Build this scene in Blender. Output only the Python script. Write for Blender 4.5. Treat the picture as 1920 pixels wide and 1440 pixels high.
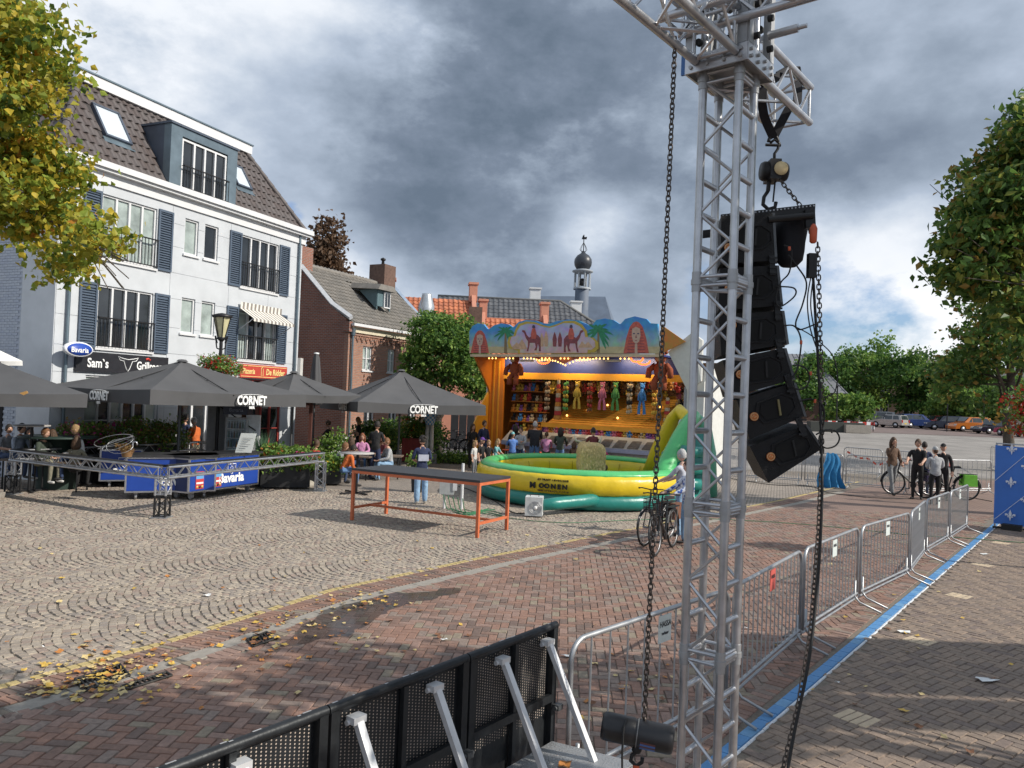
import bpy, math, random
import numpy as np
from mathutils import Vector, Matrix
random.seed(7); rng = np.random.default_rng(7)
for o in list(bpy.data.objects): bpy.data.objects.remove(o)
SC = bpy.context.scene; COL = SC.collection; PI = math.pi
def R(a): return math.radians(a)
# ---------------------------------------------------------------- camera
F = 1442.0; H = 2.7; PITCH = 28/1442; ROLL = .038
_r0 = Vector((1,0,0)); _u0 = Vector((0,-math.sin(PITCH),math.cos(PITCH))); FW = Vector((0,math.cos(PITCH),math.sin(PITCH)))
CR = math.cos(ROLL)*_r0+math.sin(ROLL)*_u0; CU = -math.sin(ROLL)*_r0+math.cos(ROLL)*_u0; CP = Vector((0,0,H))
cam = bpy.data.cameras.new('camera'); camo = bpy.data.objects.new('camera', cam); COL.objects.link(camo)
cam.sensor_width = 36; cam.lens = 36*F/1920; cam.clip_start = .05; cam.clip_end = 3000
M = Matrix((CR, CU, -FW)).transposed().to_4x4(); M.translation = CP; camo.matrix_world = M
SC.camera = camo
SC.view_settings.view_transform = 'Standard'; SC.view_settings.look = 'None'; SC.view_settings.exposure = 0.2; SC.view_settings.gamma = 1
SC.view_settings.use_curve_mapping = False
# ---------------------------------------------------------------- daylight
SUN = Vector((1.35,-.40,1.0)).normalized()
sl = bpy.data.lights.new('sun','SUN'); sl.energy = 4.2; sl.angle = R(.5); sl.color = (1,.93,.83)
so = bpy.data.objects.new('sun', sl); COL.objects.link(so); so.rotation_euler = SUN.to_track_quat('Z','Y').to_euler(); so.location = (20,-8,30)
W = bpy.data.worlds.new('World'); SC.world = W; W.use_nodes = True
def world():
    nt = W.node_tree; nt.nodes.clear(); N = nt.nodes.new; L = nt.links.new
    def math_(op, a, b=None, c=None, clamp=False):
        n = N('ShaderNodeMath'); n.operation = op; n.use_clamp = clamp
        for i, v in enumerate((a,b,c)):
            if v is None: continue
            if isinstance(v,(int,float)): n.inputs[i].default_value = v
            else: L(v, n.inputs[i])
        return n.outputs[0]
    out = N('ShaderNodeOutputWorld'); sky = N('ShaderNodeTexSky'); sky.sky_type = 'NISHITA'; sky.sun_disc = False
    sky.sun_elevation = math.asin(SUN.z); sky.sun_rotation = math.atan2(SUN.x, SUN.y); sky.air_density = 1.2; sky.dust_density = .6
    tn = N('ShaderNodeMix'); tn.data_type = 'RGBA'; tn.blend_type = 'MULTIPLY'; tn.inputs[0].default_value = 1; L(sky.outputs[0], tn.inputs[6]); tn.inputs[7].default_value = (.66,.90,1.35,1)
    b1 = N('ShaderNodeBackground'); L(tn.outputs[2], b1.inputs[0]); b1.inputs[1].default_value = .085
    tc = N('ShaderNodeTexCoord'); sep = N('ShaderNodeSeparateXYZ'); L(tc.outputs['Generated'], sep.inputs[0])
    px = sep.outputs[0]; py = sep.outputs[1]; pz = math_('MULTIPLY', sep.outputs[2], 1.7)
    cb = N('ShaderNodeCombineXYZ'); L(px, cb.inputs[0]); L(py, cb.inputs[1]); L(pz, cb.inputs[2])
    def noise(scale, det, rough, off, dist=0.):
        mp = N('ShaderNodeMapping'); L(cb.outputs[0], mp.inputs[0]); mp.inputs['Location'].default_value = off
        n = N('ShaderNodeTexNoise'); L(mp.outputs[0], n.inputs[0]); n.inputs['Scale'].default_value = scale
        n.inputs['Detail'].default_value = det; n.inputs['Roughness'].default_value = rough; n.inputs['Distortion'].default_value = dist
        return n.outputs[0]
    n1 = noise(2.3, 7, .50, (3.1,1.7,.4), 0.); n2 = noise(5.6, 8, .56, (9.1,4.2,2), 0.); n4 = noise(9.0, 6, .62, (2.2,5.5,1), 0.)
    nm = math_('ADD', math_('MULTIPLY', n4, 2.4), -.35)
    def blob(dx, dy, k, amp):       # a cloud mass or a gap at one compass bearing and height
        d = (FW+CR*(dx-960)/F+CU*(720-dy)/F).normalized()
        vm = N('ShaderNodeVectorMath'); vm.operation = 'DOT_PRODUCT'; L(tc.outputs['Generated'], vm.inputs[0]); vm.inputs[1].default_value = d
        e = math_('POWER', math_('MAXIMUM', vm.outputs['Value'], 0.0), k)
        return math_('MULTIPLY', e, amp)
    s = math_('ADD', math_('ADD', math_('MULTIPLY', n1, .66), math_('MULTIPLY', n2, .40)), .118)
    for b in ((1110,430,500,.34),(640,510,220,.26),(420,250,90,-.04),(950,250,12,-.03),(250,60,60,.05),(960,280,45,-.20),(680,60,200,.03),(150,120,25,.07),(60,400,40,.08),(1650,230,60,.06),(1680,420,60,-.06),(1500,700,60,.05),(1000,720,30,.08),(900,150,14,-.05),(1000,330,30,-.08),(1190,300,900,.10),(1500,330,160,-.12),(1630,610,260,.17),(1750,640,300,.2),(950,560,600,-.05),(760,440,200,-.07),(1180,330,500,-.08),(900,390,700,.13),(620,30,200,.03),(300,90,150,.06)):
        s = math_('ADD', s, math_('MULTIPLY', blob(*b), nm))
    rp = N('ShaderNodeValToRGB'); L(s, rp.inputs[0]); e = rp.color_ramp.elements
    e[0].position = .34; e[0].color = (.14,.185,.25,1); e[1].position = .90; e[1].color = (.95,.97,1,1)
    for p, c in ((.47,(.20,.25,.33,1)),(.565,(.31,.375,.47,1)),(.64,(.44,.515,.63,1)),(.70,(.60,.67,.77,1)),(.78,(.84,.88,.94,1))): k = e.new(p); k.color = c
    b2 = N('ShaderNodeBackground'); L(rp.outputs[0], b2.inputs[0]); b2.inputs[1].default_value = .92
    # gaps of blue where the cloud sheet thins, mostly low in the sky
    n3 = noise(4.2, 7, .55, (1.3,7.7,5), 0.)
    low = math_('SUBTRACT', 1.0, math_('MULTIPLY', math_('MAXIMUM', sep.outputs[2], 0.), 1.6), clamp=True)
    gsum = math_('MULTIPLY', n3, low)
    for b in ((1600,600,120,.16),(1680,590,260,.14),(1450,560,200,.10),(545,395,4000,.45),(1330,520,400,.10),(620,470,3000,.25),(960,590,900,.05)):
        gsum = math_('ADD', gsum, math_('MULTIPLY', blob(*b), nm))
    g = N('ShaderNodeMapRange'); L(gsum, g.inputs[0]); g.inputs[1].default_value = .55; g.inputs[2].default_value = .72; g.inputs[3].default_value = 1; g.inputs[4].default_value = .12
    mx = N('ShaderNodeMixShader'); L(g.outputs[0], mx.inputs[0]); L(b1.outputs[0], mx.inputs[1]); L(b2.outputs[0], mx.inputs[2])
    L(mx.outputs[0], out.inputs[0])
world()
# ---------------------------------------------------------------- pixel helpers: a pixel of the photograph to a point in the place
def ray(x, y): return FW+CR*((x-960)/F)+CU*((720-y)/F)
def G(x, y, z=0.):
    d = ray(x,y); return CP+d*((z-H)/d.z)
def D(x, y, Y):
    d = ray(x,y); return CP+d*(Y/d.y)
# ---------------------------------------------------------------- materials
MATS = {}
def mat(name, col, rough=.6, metal=0., var=.12, scale=8., bump=0., bscale=None, spec=.5, emit=None, estr=0., alpha=None, trans=0., col2=None, dirt=0., coat=0., sub=0.):
    if name in MATS: return MATS[name]
    m = bpy.data.materials.new(name); m.use_nodes = True; nt = m.node_tree; N = nt.nodes.new; L = nt.links.new
    b = nt.nodes['Principled BSDF']; MATS[name] = m
    b.inputs['Roughness'].default_value = rough; b.inputs['Metallic'].default_value = metal; b.inputs['Specular IOR Level'].default_value = spec
    tc = N('ShaderNodeTexCoord'); nz = N('ShaderNodeTexNoise'); L(tc.outputs['Object'], nz.inputs[0]); nz.inputs['Scale'].default_value = scale; nz.inputs['Detail'].default_value = 5
    nz.inputs['Roughness'].default_value = .6
    mx = N('ShaderNodeMix'); mx.data_type = 'RGBA'
    rg = N('ShaderNodeMapRange'); L(nz.outputs[0], rg.inputs[0]); rg.inputs[1].default_value = .3; rg.inputs[2].default_value = .7; L(rg.outputs[0], mx.inputs[0])
    c1 = [max(0,c*(1-var)) for c in col[:3]]; c2 = list(col2[:3]) if col2 else [min(1,c*(1+var)) for c in col[:3]]
    mx.inputs[6].default_value = (*c1,1); mx.inputs[7].default_value = (*c2,1); cout = mx.outputs[2]
    if dirt:
        n2 = N('ShaderNodeTexNoise'); L(tc.outputs['Object'], n2.inputs[0]); n2.inputs['Scale'].default_value = scale*.22; n2.inputs['Detail'].default_value = 8; n2.inputs['Roughness'].default_value = .7
        r2 = N('ShaderNodeMapRange'); L(n2.outputs[0], r2.inputs[0]); r2.inputs[1].default_value = .45; r2.inputs[2].default_value = .7; r2.inputs[4].default_value = dirt
        m2 = N('ShaderNodeMix'); m2.data_type = 'RGBA'; L(r2.outputs[0], m2.inputs[0]); L(cout, m2.inputs[6]); m2.inputs[7].default_value = (*[c*.35+.01 for c in col[:3]],1); cout = m2.outputs[2]
    L(cout, b.inputs['Base Color'])
    rr = N('ShaderNodeMapRange'); L(nz.outputs[0], rr.inputs[0]); rr.inputs[3].default_value = max(0,rough-.08); rr.inputs[4].default_value = min(1,rough+.1); L(rr.outputs[0], b.inputs['Roughness'])
    if bump:
        nb = N('ShaderNodeTexNoise'); L(tc.outputs['Object'], nb.inputs[0]); nb.inputs['Scale'].default_value = bscale or scale*3; nb.inputs['Detail'].default_value = 4
        bp = N('ShaderNodeBump'); L(nb.outputs[0], bp.inputs['Height']); bp.inputs['Strength'].default_value = bump; bp.inputs['Distance'].default_value = .02; L(bp.outputs[0], b.inputs['Normal'])
    if emit: b.inputs['Emission Color'].default_value = (*emit,1); b.inputs['Emission Strength'].default_value = estr
    if trans: b.inputs['Transmission Weight'].default_value = trans
    if coat: b.inputs['Coat Weight'].default_value = coat; b.inputs['Coat Roughness'].default_value = .05
    return m
def leafmat(name, col, tr=.35):
    if name in MATS: return MATS[name]
    m = bpy.data.materials.new(name); m.use_nodes = True; nt = m.node_tree; N = nt.nodes.new; L = nt.links.new; MATS[name] = m
    nt.nodes.clear(); out = N('ShaderNodeOutputMaterial'); d = N('ShaderNodeBsdfPrincipled'); t = N('ShaderNodeBsdfTranslucent'); mx = N('ShaderNodeMixShader')
    tc = N('ShaderNodeTexCoord'); nz = N('ShaderNodeTexNoise'); L(tc.outputs['Object'], nz.inputs[0]); nz.inputs['Scale'].default_value = 1.7; nz.inputs['Detail'].default_value = 6
    cm = N('ShaderNodeMix'); cm.data_type = 'RGBA'; L(nz.outputs[0], cm.inputs[0]); cm.inputs[6].default_value = (*[c*.6 for c in col],1); cm.inputs[7].default_value = (*[min(1,c*1.4) for c in col],1)
    d.inputs['Roughness'].default_value = .5; d.inputs['Specular IOR Level'].default_value = .3
    L(cm.outputs[2], d.inputs['Base Color']); L(cm.outputs[2], t.inputs[0]); mx.inputs[0].default_value = tr
    L(d.outputs[0], mx.inputs[1]); L(t.outputs[0], mx.inputs[2]); L(mx.outputs[0], out.inputs[0]); return m
def glassmat(name, col=(.03,.04,.05), rough=.04):
    if name in MATS: return MATS[name]
    m = mat(name, col, rough=rough, var=.5, scale=1.3, spec=.9); return m
# ---------------------------------------------------------------- mesh builder
class MB:
    def __init__(s): s.v = []; s.f = []; s.m = []; s.sm = []
    def add(s, vs, fs, mi=0, sm=False):
        n = len(s.v); s.v.extend([tuple(v) for v in vs]); s.f.extend([tuple(i+n for i in f) for f in fs]); s.m.extend([mi]*len(fs)); s.sm.extend([sm]*len(fs)); return s
    def box(s, c, d, mi=0, rot=None, top=1., topy=None):
        x, y, z = d[0]/2, d[1]/2, d[2]/2; ty = top if topy is None else topy
        vs = [Vector(p) for p in ((-x,-y,-z),(x,-y,-z),(x,y,-z),(-x,y,-z),(-x*top,-y*ty,z),(x*top,-y*ty,z),(x*top,y*ty,z),(-x*top,y*ty,z))]
        if rot is not None: vs = [rot@v for v in vs]
        c = Vector(c); return s.add([v+c for v in vs], [(3,2,1,0),(4,5,6,7),(0,1,5,4),(1,2,6,5),(2,3,7,6),(3,0,4,7)], mi)
    def bx(s, x0, x1, y0, y1, z0, z1, mi=0): return s.box(((x0+x1)/2,(y0+y1)/2,(z0+z1)/2),(abs(x1-x0),abs(y1-y0),abs(z1-z0)),mi)
    def tube(s, a, b, r, n=8, r2=None, mi=0, caps=True):
        a = Vector(a); b = Vector(b); r2 = r if r2 is None else r2; d = (b-a)
        if d.length < 1e-6: return s
        d.normalize(); q = d.to_track_quat('Z','Y'); vs = []
        for p, rr in ((a,r),(b,r2)):
            for i in range(n):
                t = 2*PI*i/n; vs.append(p+q@Vector((rr*math.cos(t),rr*math.sin(t),0)))
        s.add(vs, [(i,(i+1)%n,n+(i+1)%n,n+i) for i in range(n)], mi, n > 5)
        if caps: s.add(vs, [tuple(range(n-1,-1,-1)), tuple(range(n,2*n))], mi)
        return s
    def path(s, pts, r, n=8, mi=0, closed=False, radii=None):
        P = [Vector(p) for p in pts]; m = len(P); vs = []; up = None
        for i, p in enumerate(P):
            if closed: t = P[(i+1)%m]-P[i-1]
            else: t = P[min(i+1,m-1)]-P[max(i-1,0)]
            t.normalize()
            if up is None: up = Vector((0,0,1)) if abs(t.z) < .9 else Vector((1,0,0))
            x = t.cross(up); x = x.normalized() if x.length > 1e-5 else Vector((1,0,0)); y = x.cross(t).normalized(); up = y
            rr = radii[i] if radii else r
            for k in range(n):
                a = 2*PI*k/n; vs.append(p+x*rr*math.cos(a)+y*rr*math.sin(a))
        fs = []
        for i in range(m if closed else m-1):
            j = (i+1)%m
            for k in range(n): fs.append((i*n+k, i*n+(k+1)%n, j*n+(k+1)%n, j*n+k))
        if not closed: fs += [tuple(range(n-1,-1,-1)), tuple(range((m-1)*n,m*n))]
        return s.add(vs, fs, mi, n > 5)
    def lathe(s, prof, n=20, c=(0,0,0), mi=0, q=None, sx=1, sy=1):
        vs = []; c = Vector(c)
        for r, z in prof:
            for k in range(n):
                a = 2*PI*k/n; v = Vector((r*math.cos(a)*sx, r*math.sin(a)*sy, z)); vs.append((q@v if q else v)+c)
        fs = [(i*n+k, i*n+(k+1)%n, (i+1)*n+(k+1)%n, (i+1)*n+k) for i in range(len(prof)-1) for k in range(n)]
        s.add(vs, fs, mi, True); m = len(prof)
        if prof[0][0] > 1e-4: s.add(vs[:n], [tuple(range(n-1,-1,-1))], mi)
        if prof[-1][0] > 1e-4: s.add(vs[(m-1)*n:], [tuple(range(n))], mi)
        return s
    def ball(s, c, r, n=10, mi=0, q=None):
        r = (r,r,r) if isinstance(r,(int,float)) else r; c = Vector(c); k = max(4,n//2+1); vs = []; fs = []
        for i in range(k+1):
            ph = -PI/2+PI*i/k
            for j in range(n):
                a = 2*PI*j/n; v = Vector((r[0]*math.cos(ph)*math.cos(a), r[1]*math.cos(ph)*math.sin(a), r[2]*math.sin(ph))); vs.append((q@v if q else v)+c)
        for i in range(k):
            for j in range(n): fs.append((i*n+j, i*n+(j+1)%n, (i+1)*n+(j+1)%n, (i+1)*n+j))
        return s.add(vs, fs, mi, True)
    def prism(s, poly, vec, mi=0, mside=None):
        n = len(poly); P = [Vector(p) for p in poly]; V = Vector(vec)
        s.add(P+[p+V for p in P], [tuple(range(n-1,-1,-1)), tuple(range(n,2*n))], mi)
        return s.add(P+[p+V for p in P], [(i,(i+1)%n,n+(i+1)%n,n+i) for i in range(n)], mi if mside is None else mside)
    def quad(s, a, b, c, d, mi=0): return s.add([a,b,c,d], [(0,1,2,3)], mi)
    def mesh(s, name, mats, inv=None):
        me = bpy.data.meshes.new(name); vs = s.v if inv is None else [tuple(inv@Vector(v)) for v in s.v]
        me.from_pydata(vs, [], s.f)
        for m in (mats if isinstance(mats,(list,tuple)) else [mats]): me.materials.append(m)
        me.polygons.foreach_set('material_index', s.m); me.polygons.foreach_set('use_smooth', s.sm); me.update(); return me
    def obj(s, name, mats, parent=None, w=False, kind=None, label=None):
        inv = world_m(parent).inverted() if (w and parent) else None
        o = bpy.data.objects.new(name, s.mesh(name, mats, inv)); COL.objects.link(o)
        if parent: o.parent = parent
        if kind: o['kind'] = kind
        if label: o['label'] = label
        return o
def world_m(o):
    m = o.matrix_basis.copy()
    while o.parent: o = o.parent; m = o.matrix_basis@m
    return m
def tag(o, label=None, cat=None, group=None, kind=None):
    if label: o['label'] = label
    if cat: o['category'] = cat
    if group: o['group'] = group
    if kind: o['kind'] = kind
    return o
def thing(name, label, cat, loc=(0,0,0), rz=0., group=None, rot=None):
    o = bpy.data.objects.new(name, None); COL.objects.link(o); o.empty_display_size = .1
    o.location = loc; o.rotation_euler = rot if rot else (0,0,rz); return tag(o, label, cat, group)
def dup(o, parent=None):
    c = o.copy(); COL.objects.link(c)
    if parent: c.parent = parent
    for ch in KIDS(o): dup(ch, c)
    return c
def KIDS(o): return [x for x in o.children]
def inst(name, mesh, loc, rz=0., parent=None, scale=None, rot=None):
    o = bpy.data.objects.new(name, mesh); COL.objects.link(o); o.location = loc; o.rotation_euler = rot if rot else (0,0,rz)
    if scale: o.scale = scale
    if parent: o.parent = parent
    return o
def npmesh(name, V, Fq, mats, mi=None, smooth=False):
    """numpy verts (n,3) and faces (m,k)"""
    me = bpy.data.meshes.new(name); k = Fq.shape[1]; m = Fq.shape[0]
    me.vertices.add(len(V)); me.vertices.foreach_set('co', V.astype(np.float32).ravel())
    me.loops.add(m*k); me.loops.foreach_set('vertex_index', Fq.astype(np.int32).ravel())
    me.polygons.add(m); me.polygons.foreach_set('loop_start', np.arange(0,m*k,k,dtype=np.int32)); me.polygons.foreach_set('loop_total', np.full(m,k,dtype=np.int32))
    for x in (mats if isinstance(mats,(list,tuple)) else [mats]): me.materials.append(x)
    if mi is not None: me.polygons.foreach_set('material_index', mi.astype(np.int32))
    me.polygons.foreach_set('use_smooth', np.full(m, smooth)); me.update(calc_edges=True); return me
def pieces(name, stuffname, meshes, T, parent, limit=300):
    """T: list of (4x4 Matrix local to parent, variant). The pieces that show largest become objects, the rest one joined mesh."""
    pm = world_m(parent) if parent else Matrix.Identity(4)
    d = [(((pm@t[0]).translation-CP).length + (1e3 if (pm@t[0]).translation.y < .5 else 0), i) for i, t in enumerate(T)]; d.sort(); big = [i for _, i in d[:limit]]; rest = [i for _, i in d[limit:]]
    for i in big:
        o = bpy.data.objects.new(name, meshes[T[i][1]]); COL.objects.link(o); o.matrix_basis = T[i][0]
        if parent: o.parent = parent
    if rest:
        Vs = []; Fs = []; Ms = []; off = 0; cache = []
        for me in meshes:
            v = np.empty(len(me.vertices)*3, np.float32); me.vertices.foreach_get('co', v); v = v.reshape(-1,3)
            cache.append((v, [tuple(p.vertices) for p in me.polygons], [p.material_index for p in me.polygons]))
        mats = []; mats_of = []
        for me in meshes:
            ix = []
            for x in me.materials:
                if x not in mats: mats.append(x)
                ix.append(mats.index(x))
            mats_of.append(ix)
        for i in rest:
            t, k = T[i]; a = np.array(t); v, fs, ms = cache[k]
            Vs.append(v@a[:3,:3].T+a[:3,3]); Fs += [tuple(q+off for q in f) for f in fs]; Ms += [mats_of[k][q] for q in ms]; off += len(v)
        me = bpy.data.meshes.new(stuffname); me.from_pydata(np.concatenate(Vs).tolist(), [], Fs)
        for x in mats: me.materials.append(x)
        me.polygons.foreach_set('material_index', Ms); me.update()
        o = bpy.data.objects.new(stuffname, me); COL.objects.link(o); o['kind'] = 'stuff'
        if parent: o.parent = parent
    return len(big), len(rest)
_txt = {}
def text_obj(name, s, size, m, parent=None, loc=(0,0,0), rot=(PI/2,0,0), depth=.004, bold=.0, sx=1., shear=0., align='CENTER', mw=None):
    key = (s,size,depth,bold,shear,align)
    if key not in _txt:
        cu = bpy.data.curves.new('t','FONT'); cu.body = s; cu.size = size; cu.extrude = depth; cu.offset = bold; cu.align_x = align; cu.align_y = 'CENTER'; cu.shear = shear; cu.resolution_u = 3
        t = bpy.data.objects.new('t', cu); COL.objects.link(t); bpy.context.view_layer.update()
        me = bpy.data.meshes.new_from_object(t.evaluated_get(bpy.context.evaluated_depsgraph_get())); bpy.data.objects.remove(t); bpy.data.curves.remove(cu); me.materials.clear(); _txt[key] = me
    me = _txt[key].copy(); me.materials.append(m); o = bpy.data.objects.new(name, me); COL.objects.link(o)
    if mw is not None: o.matrix_basis = mw
    else: o.location = loc; o.rotation_euler = rot; o.scale = (sx,1,1)
    if parent: o.parent = parent
    return o
# ================================================================= GROUND
def brickmat(name, c, wet=False):
    return mat(name, c, rough=.8, var=.22, scale=22, bump=.35, bscale=90, dirt=.25)
BR = [brickmat('paving_red_a',(.265,.155,.115)), brickmat('paving_red_b',(.215,.135,.105)), brickmat('paving_red_c',(.275,.18,.145)), brickmat('paving_grey_red',(.235,.18,.15)), brickmat('paving_khaki',(.255,.21,.155)), brickmat('paving_dark',(.165,.115,.095))]
BR2 = [brickmat('walk_a',(.235,.18,.14)), brickmat('walk_b',(.205,.16,.13)), brickmat('walk_c',(.255,.192,.148)), brickmat('walk_d',(.185,.142,.12))]
CB = [mat('cobble_a',(.345,.295,.24),.8,var=.2,scale=25,bump=.4,dirt=.2), mat('cobble_b',(.295,.25,.205),.8,var=.2,scale=25,bump=.4,dirt=.2), mat('cobble_c',(.375,.32,.255),.8,var=.2,scale=25,bump=.4), mat('cobble_d',(.30,.235,.195),.8,var=.2,scale=25,bump=.4,dirt=.2), mat('cobble_e',(.26,.225,.195),.8,var=.2,scale=25,bump=.4)]
def sheetmat(name, c1, c2, joint, brick=(.2,.1), rot=0., jw=.012, big=.15):
    if name in MATS: return MATS[name]
    m = bpy.data.materials.new(name); m.use_nodes = True; nt = m.node_tree; N = nt.nodes.new; L = nt.links.new; MATS[name] = m; b = nt.nodes['Principled BSDF']; b.inputs['Roughness'].default_value = .85
    tc = N('ShaderNodeTexCoord'); mp = N('ShaderNodeMapping'); L(tc.outputs['Object'], mp.inputs[0]); mp.inputs['Rotation'].default_value = (0,0,rot)
    bt = N('ShaderNodeTexBrick'); L(mp.outputs[0], bt.inputs[0]); bt.inputs['Color1'].default_value = (*c1,1); bt.inputs['Color2'].default_value = (*c2,1); bt.inputs['Mortar'].default_value = (*joint,1)
    bt.inputs['Scale'].default_value = 1; bt.inputs['Mortar Size'].default_value = jw; bt.inputs['Brick Width'].default_value = brick[0]; bt.inputs['Row Height'].default_value = brick[1]
    nz = N('ShaderNodeTexNoise'); L(tc.outputs['Object'], nz.inputs[0]); nz.inputs['Scale'].default_value = .35; nz.inputs['Detail'].default_value = 9; nz.inputs['Roughness'].default_value = .65
    mr = N('ShaderNodeMapRange'); L(nz.outputs[0], mr.inputs[0]); mr.inputs[1].default_value = .3; mr.inputs[2].default_value = .7; mr.inputs[3].default_value = 1-big; mr.inputs[4].default_value = 1+big
    vm = N('ShaderNodeVectorMath'); vm.operation = 'SCALE'; L(bt.outputs[0], vm.inputs[0]); L(mr.outputs[0], vm.inputs['Scale']); L(vm.outputs[0], b.inputs['Base Color']); return m
M_join = mat('sand_joint',(.17,.145,.118),.95,var=.3,scale=30)
M_far = sheetmat('plaza_slabs',(.275,.255,.232),(.235,.218,.20),(.17,.158,.145),(.3,.15),.6,.008,.28)
M_redfar = sheetmat('red_paving_far',(.245,.165,.13),(.205,.135,.11),(.10,.08,.07),(.2,.1),.7,.008,.2)
M_cobfar = sheetmat('cobble_far',(.34,.295,.25),(.26,.23,.20),(.11,.09,.075),(.10,.10),.8,.012,.15)
M_asph = mat('asphalt',(.115,.115,.118),.9,var=.25,scale=3,bump=.3,bscale=160)
def sheet(name, poly, z, m, label=None):
    o = MB().add([(p[0],p[1],z) for p in poly], [tuple(range(len(poly)))]).obj(name, m); o['kind'] = 'structure'; return o
def area(poly):
    return sum(poly[i][0]*poly[(i+1)%len(poly)][1]-poly[(i+1)%len(poly)][0]*poly[i][1] for i in range(len(poly)))/2
def gz(x, y):      # the square rises gently towards the car park
    r = min(max(y-33,0),97)*.0172; f = min(max((x-3)/9,0),1); return r*f
def gsheet(name, x0, x1, y0, y1, dz, m, skew=0.):
    xs_ = sorted({x0,x1,*[v for v in (3,6,9,12,30,60,100,160) if x0 < v < x1]}); ys_ = sorted({y0,y1,*[v for v in (33,45,60,75,90,110,130,160) if y0 < v < y1]})
    b = MB(); vs = [(x,y,gz(x,y)+dz) for y in ys_ for x in xs_]; n = len(xs_)
    b.add(vs,[(j*n+i,j*n+i+1,(j+1)*n+i+1,(j+1)*n+i) for j in range(len(ys_)-1) for i in range(n-1)]); o = b.obj(name,m); o['kind'] = 'structure'; return o
gsheet('ground',-900,900,-60,1500,-.030,M_far)
# the border between the cobbled square and the red paving
YL = [G(*p) for p in ((-260,1345),(0,1285),(300,1205),(620,1105),(900,1045),(1190,990),(1460,938),(1700,881),(1850,836))]
def yl_at(Y):
    for a, b in zip(YL, YL[1:]):
        if a.y <= Y <= b.y: return a.x+(b.x-a.x)*(Y-a.y)/(b.y-a.y)
    a, b = (YL[0],YL[1]) if Y < YL[0].y else (YL[-2],YL[-1])
    return a.x+(b.x-a.x)*(Y-a.y)/(b.y-a.y)
def yl_np(Y): return np.interp(Y, [p.y for p in YL], [p.x for p in YL])
BL0 = Vector((1.95,6.3,0)); BL1 = Vector((11.75,18.75,0)); BLd = (BL1-BL0).normalized()
def bl_side(x, y): return (x-BL0.x)*BLd.y-(y-BL0.y)*BLd.x       # >0: right of the blue line
# joint bed under all loose-laid paving near the camera
sheet('joint_sand', [(-40,-6),(40,-6),(40,40),(-40,40)], -.014, M_join)
# far parts of the same surfaces, as sheets
ylp = [(p.x,p.y) for p in YL]
CF = 21.5       # cobbles laid as stones up to here
sheet('cobbled_square_far', [(-30,CF),(yl_at(CF),CF),(yl_at(30),30),(9,34),(-3,33),(-30,32)], -.006, M_cobfar)
sheet('cobbled_square_left', [(-30,7),(-16.2,7),(-16.2,CF-.01),(-30,CF-.01)], -.006, M_cobfar)
RF = 21.0; XR = 16.0
sheet('red_paving_far', [(yl_at(RF)+.8,RF),(40,RF),(40,32.9),(24,32.9),(19,32.9),(yl_at(30)+.8,30),(yl_at(23)+.8,23)], -.006, M_redfar)
sheet('red_paving_side', [(XR,-6),(40,-6),(40,RF-.01),(XR,RF-.01)], -.006, M_redfar)
sheet('red_paving_back', [(-7.5,-6),(XR,-6),(XR,2.3),(-7.5,2.3)], -.006, M_redfar)
sheet('side_street', [(-26,33.2),(-3,32.6),(4,34.5),(2,60),(-30,60)], -.0022, M_asph)
gsheet('parking_apron',26,160,76,135,-.012,mat('parking_brick',(.16,.12,.11),.9,var=.2,scale=.8,bump=.2,bscale=90))
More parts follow.
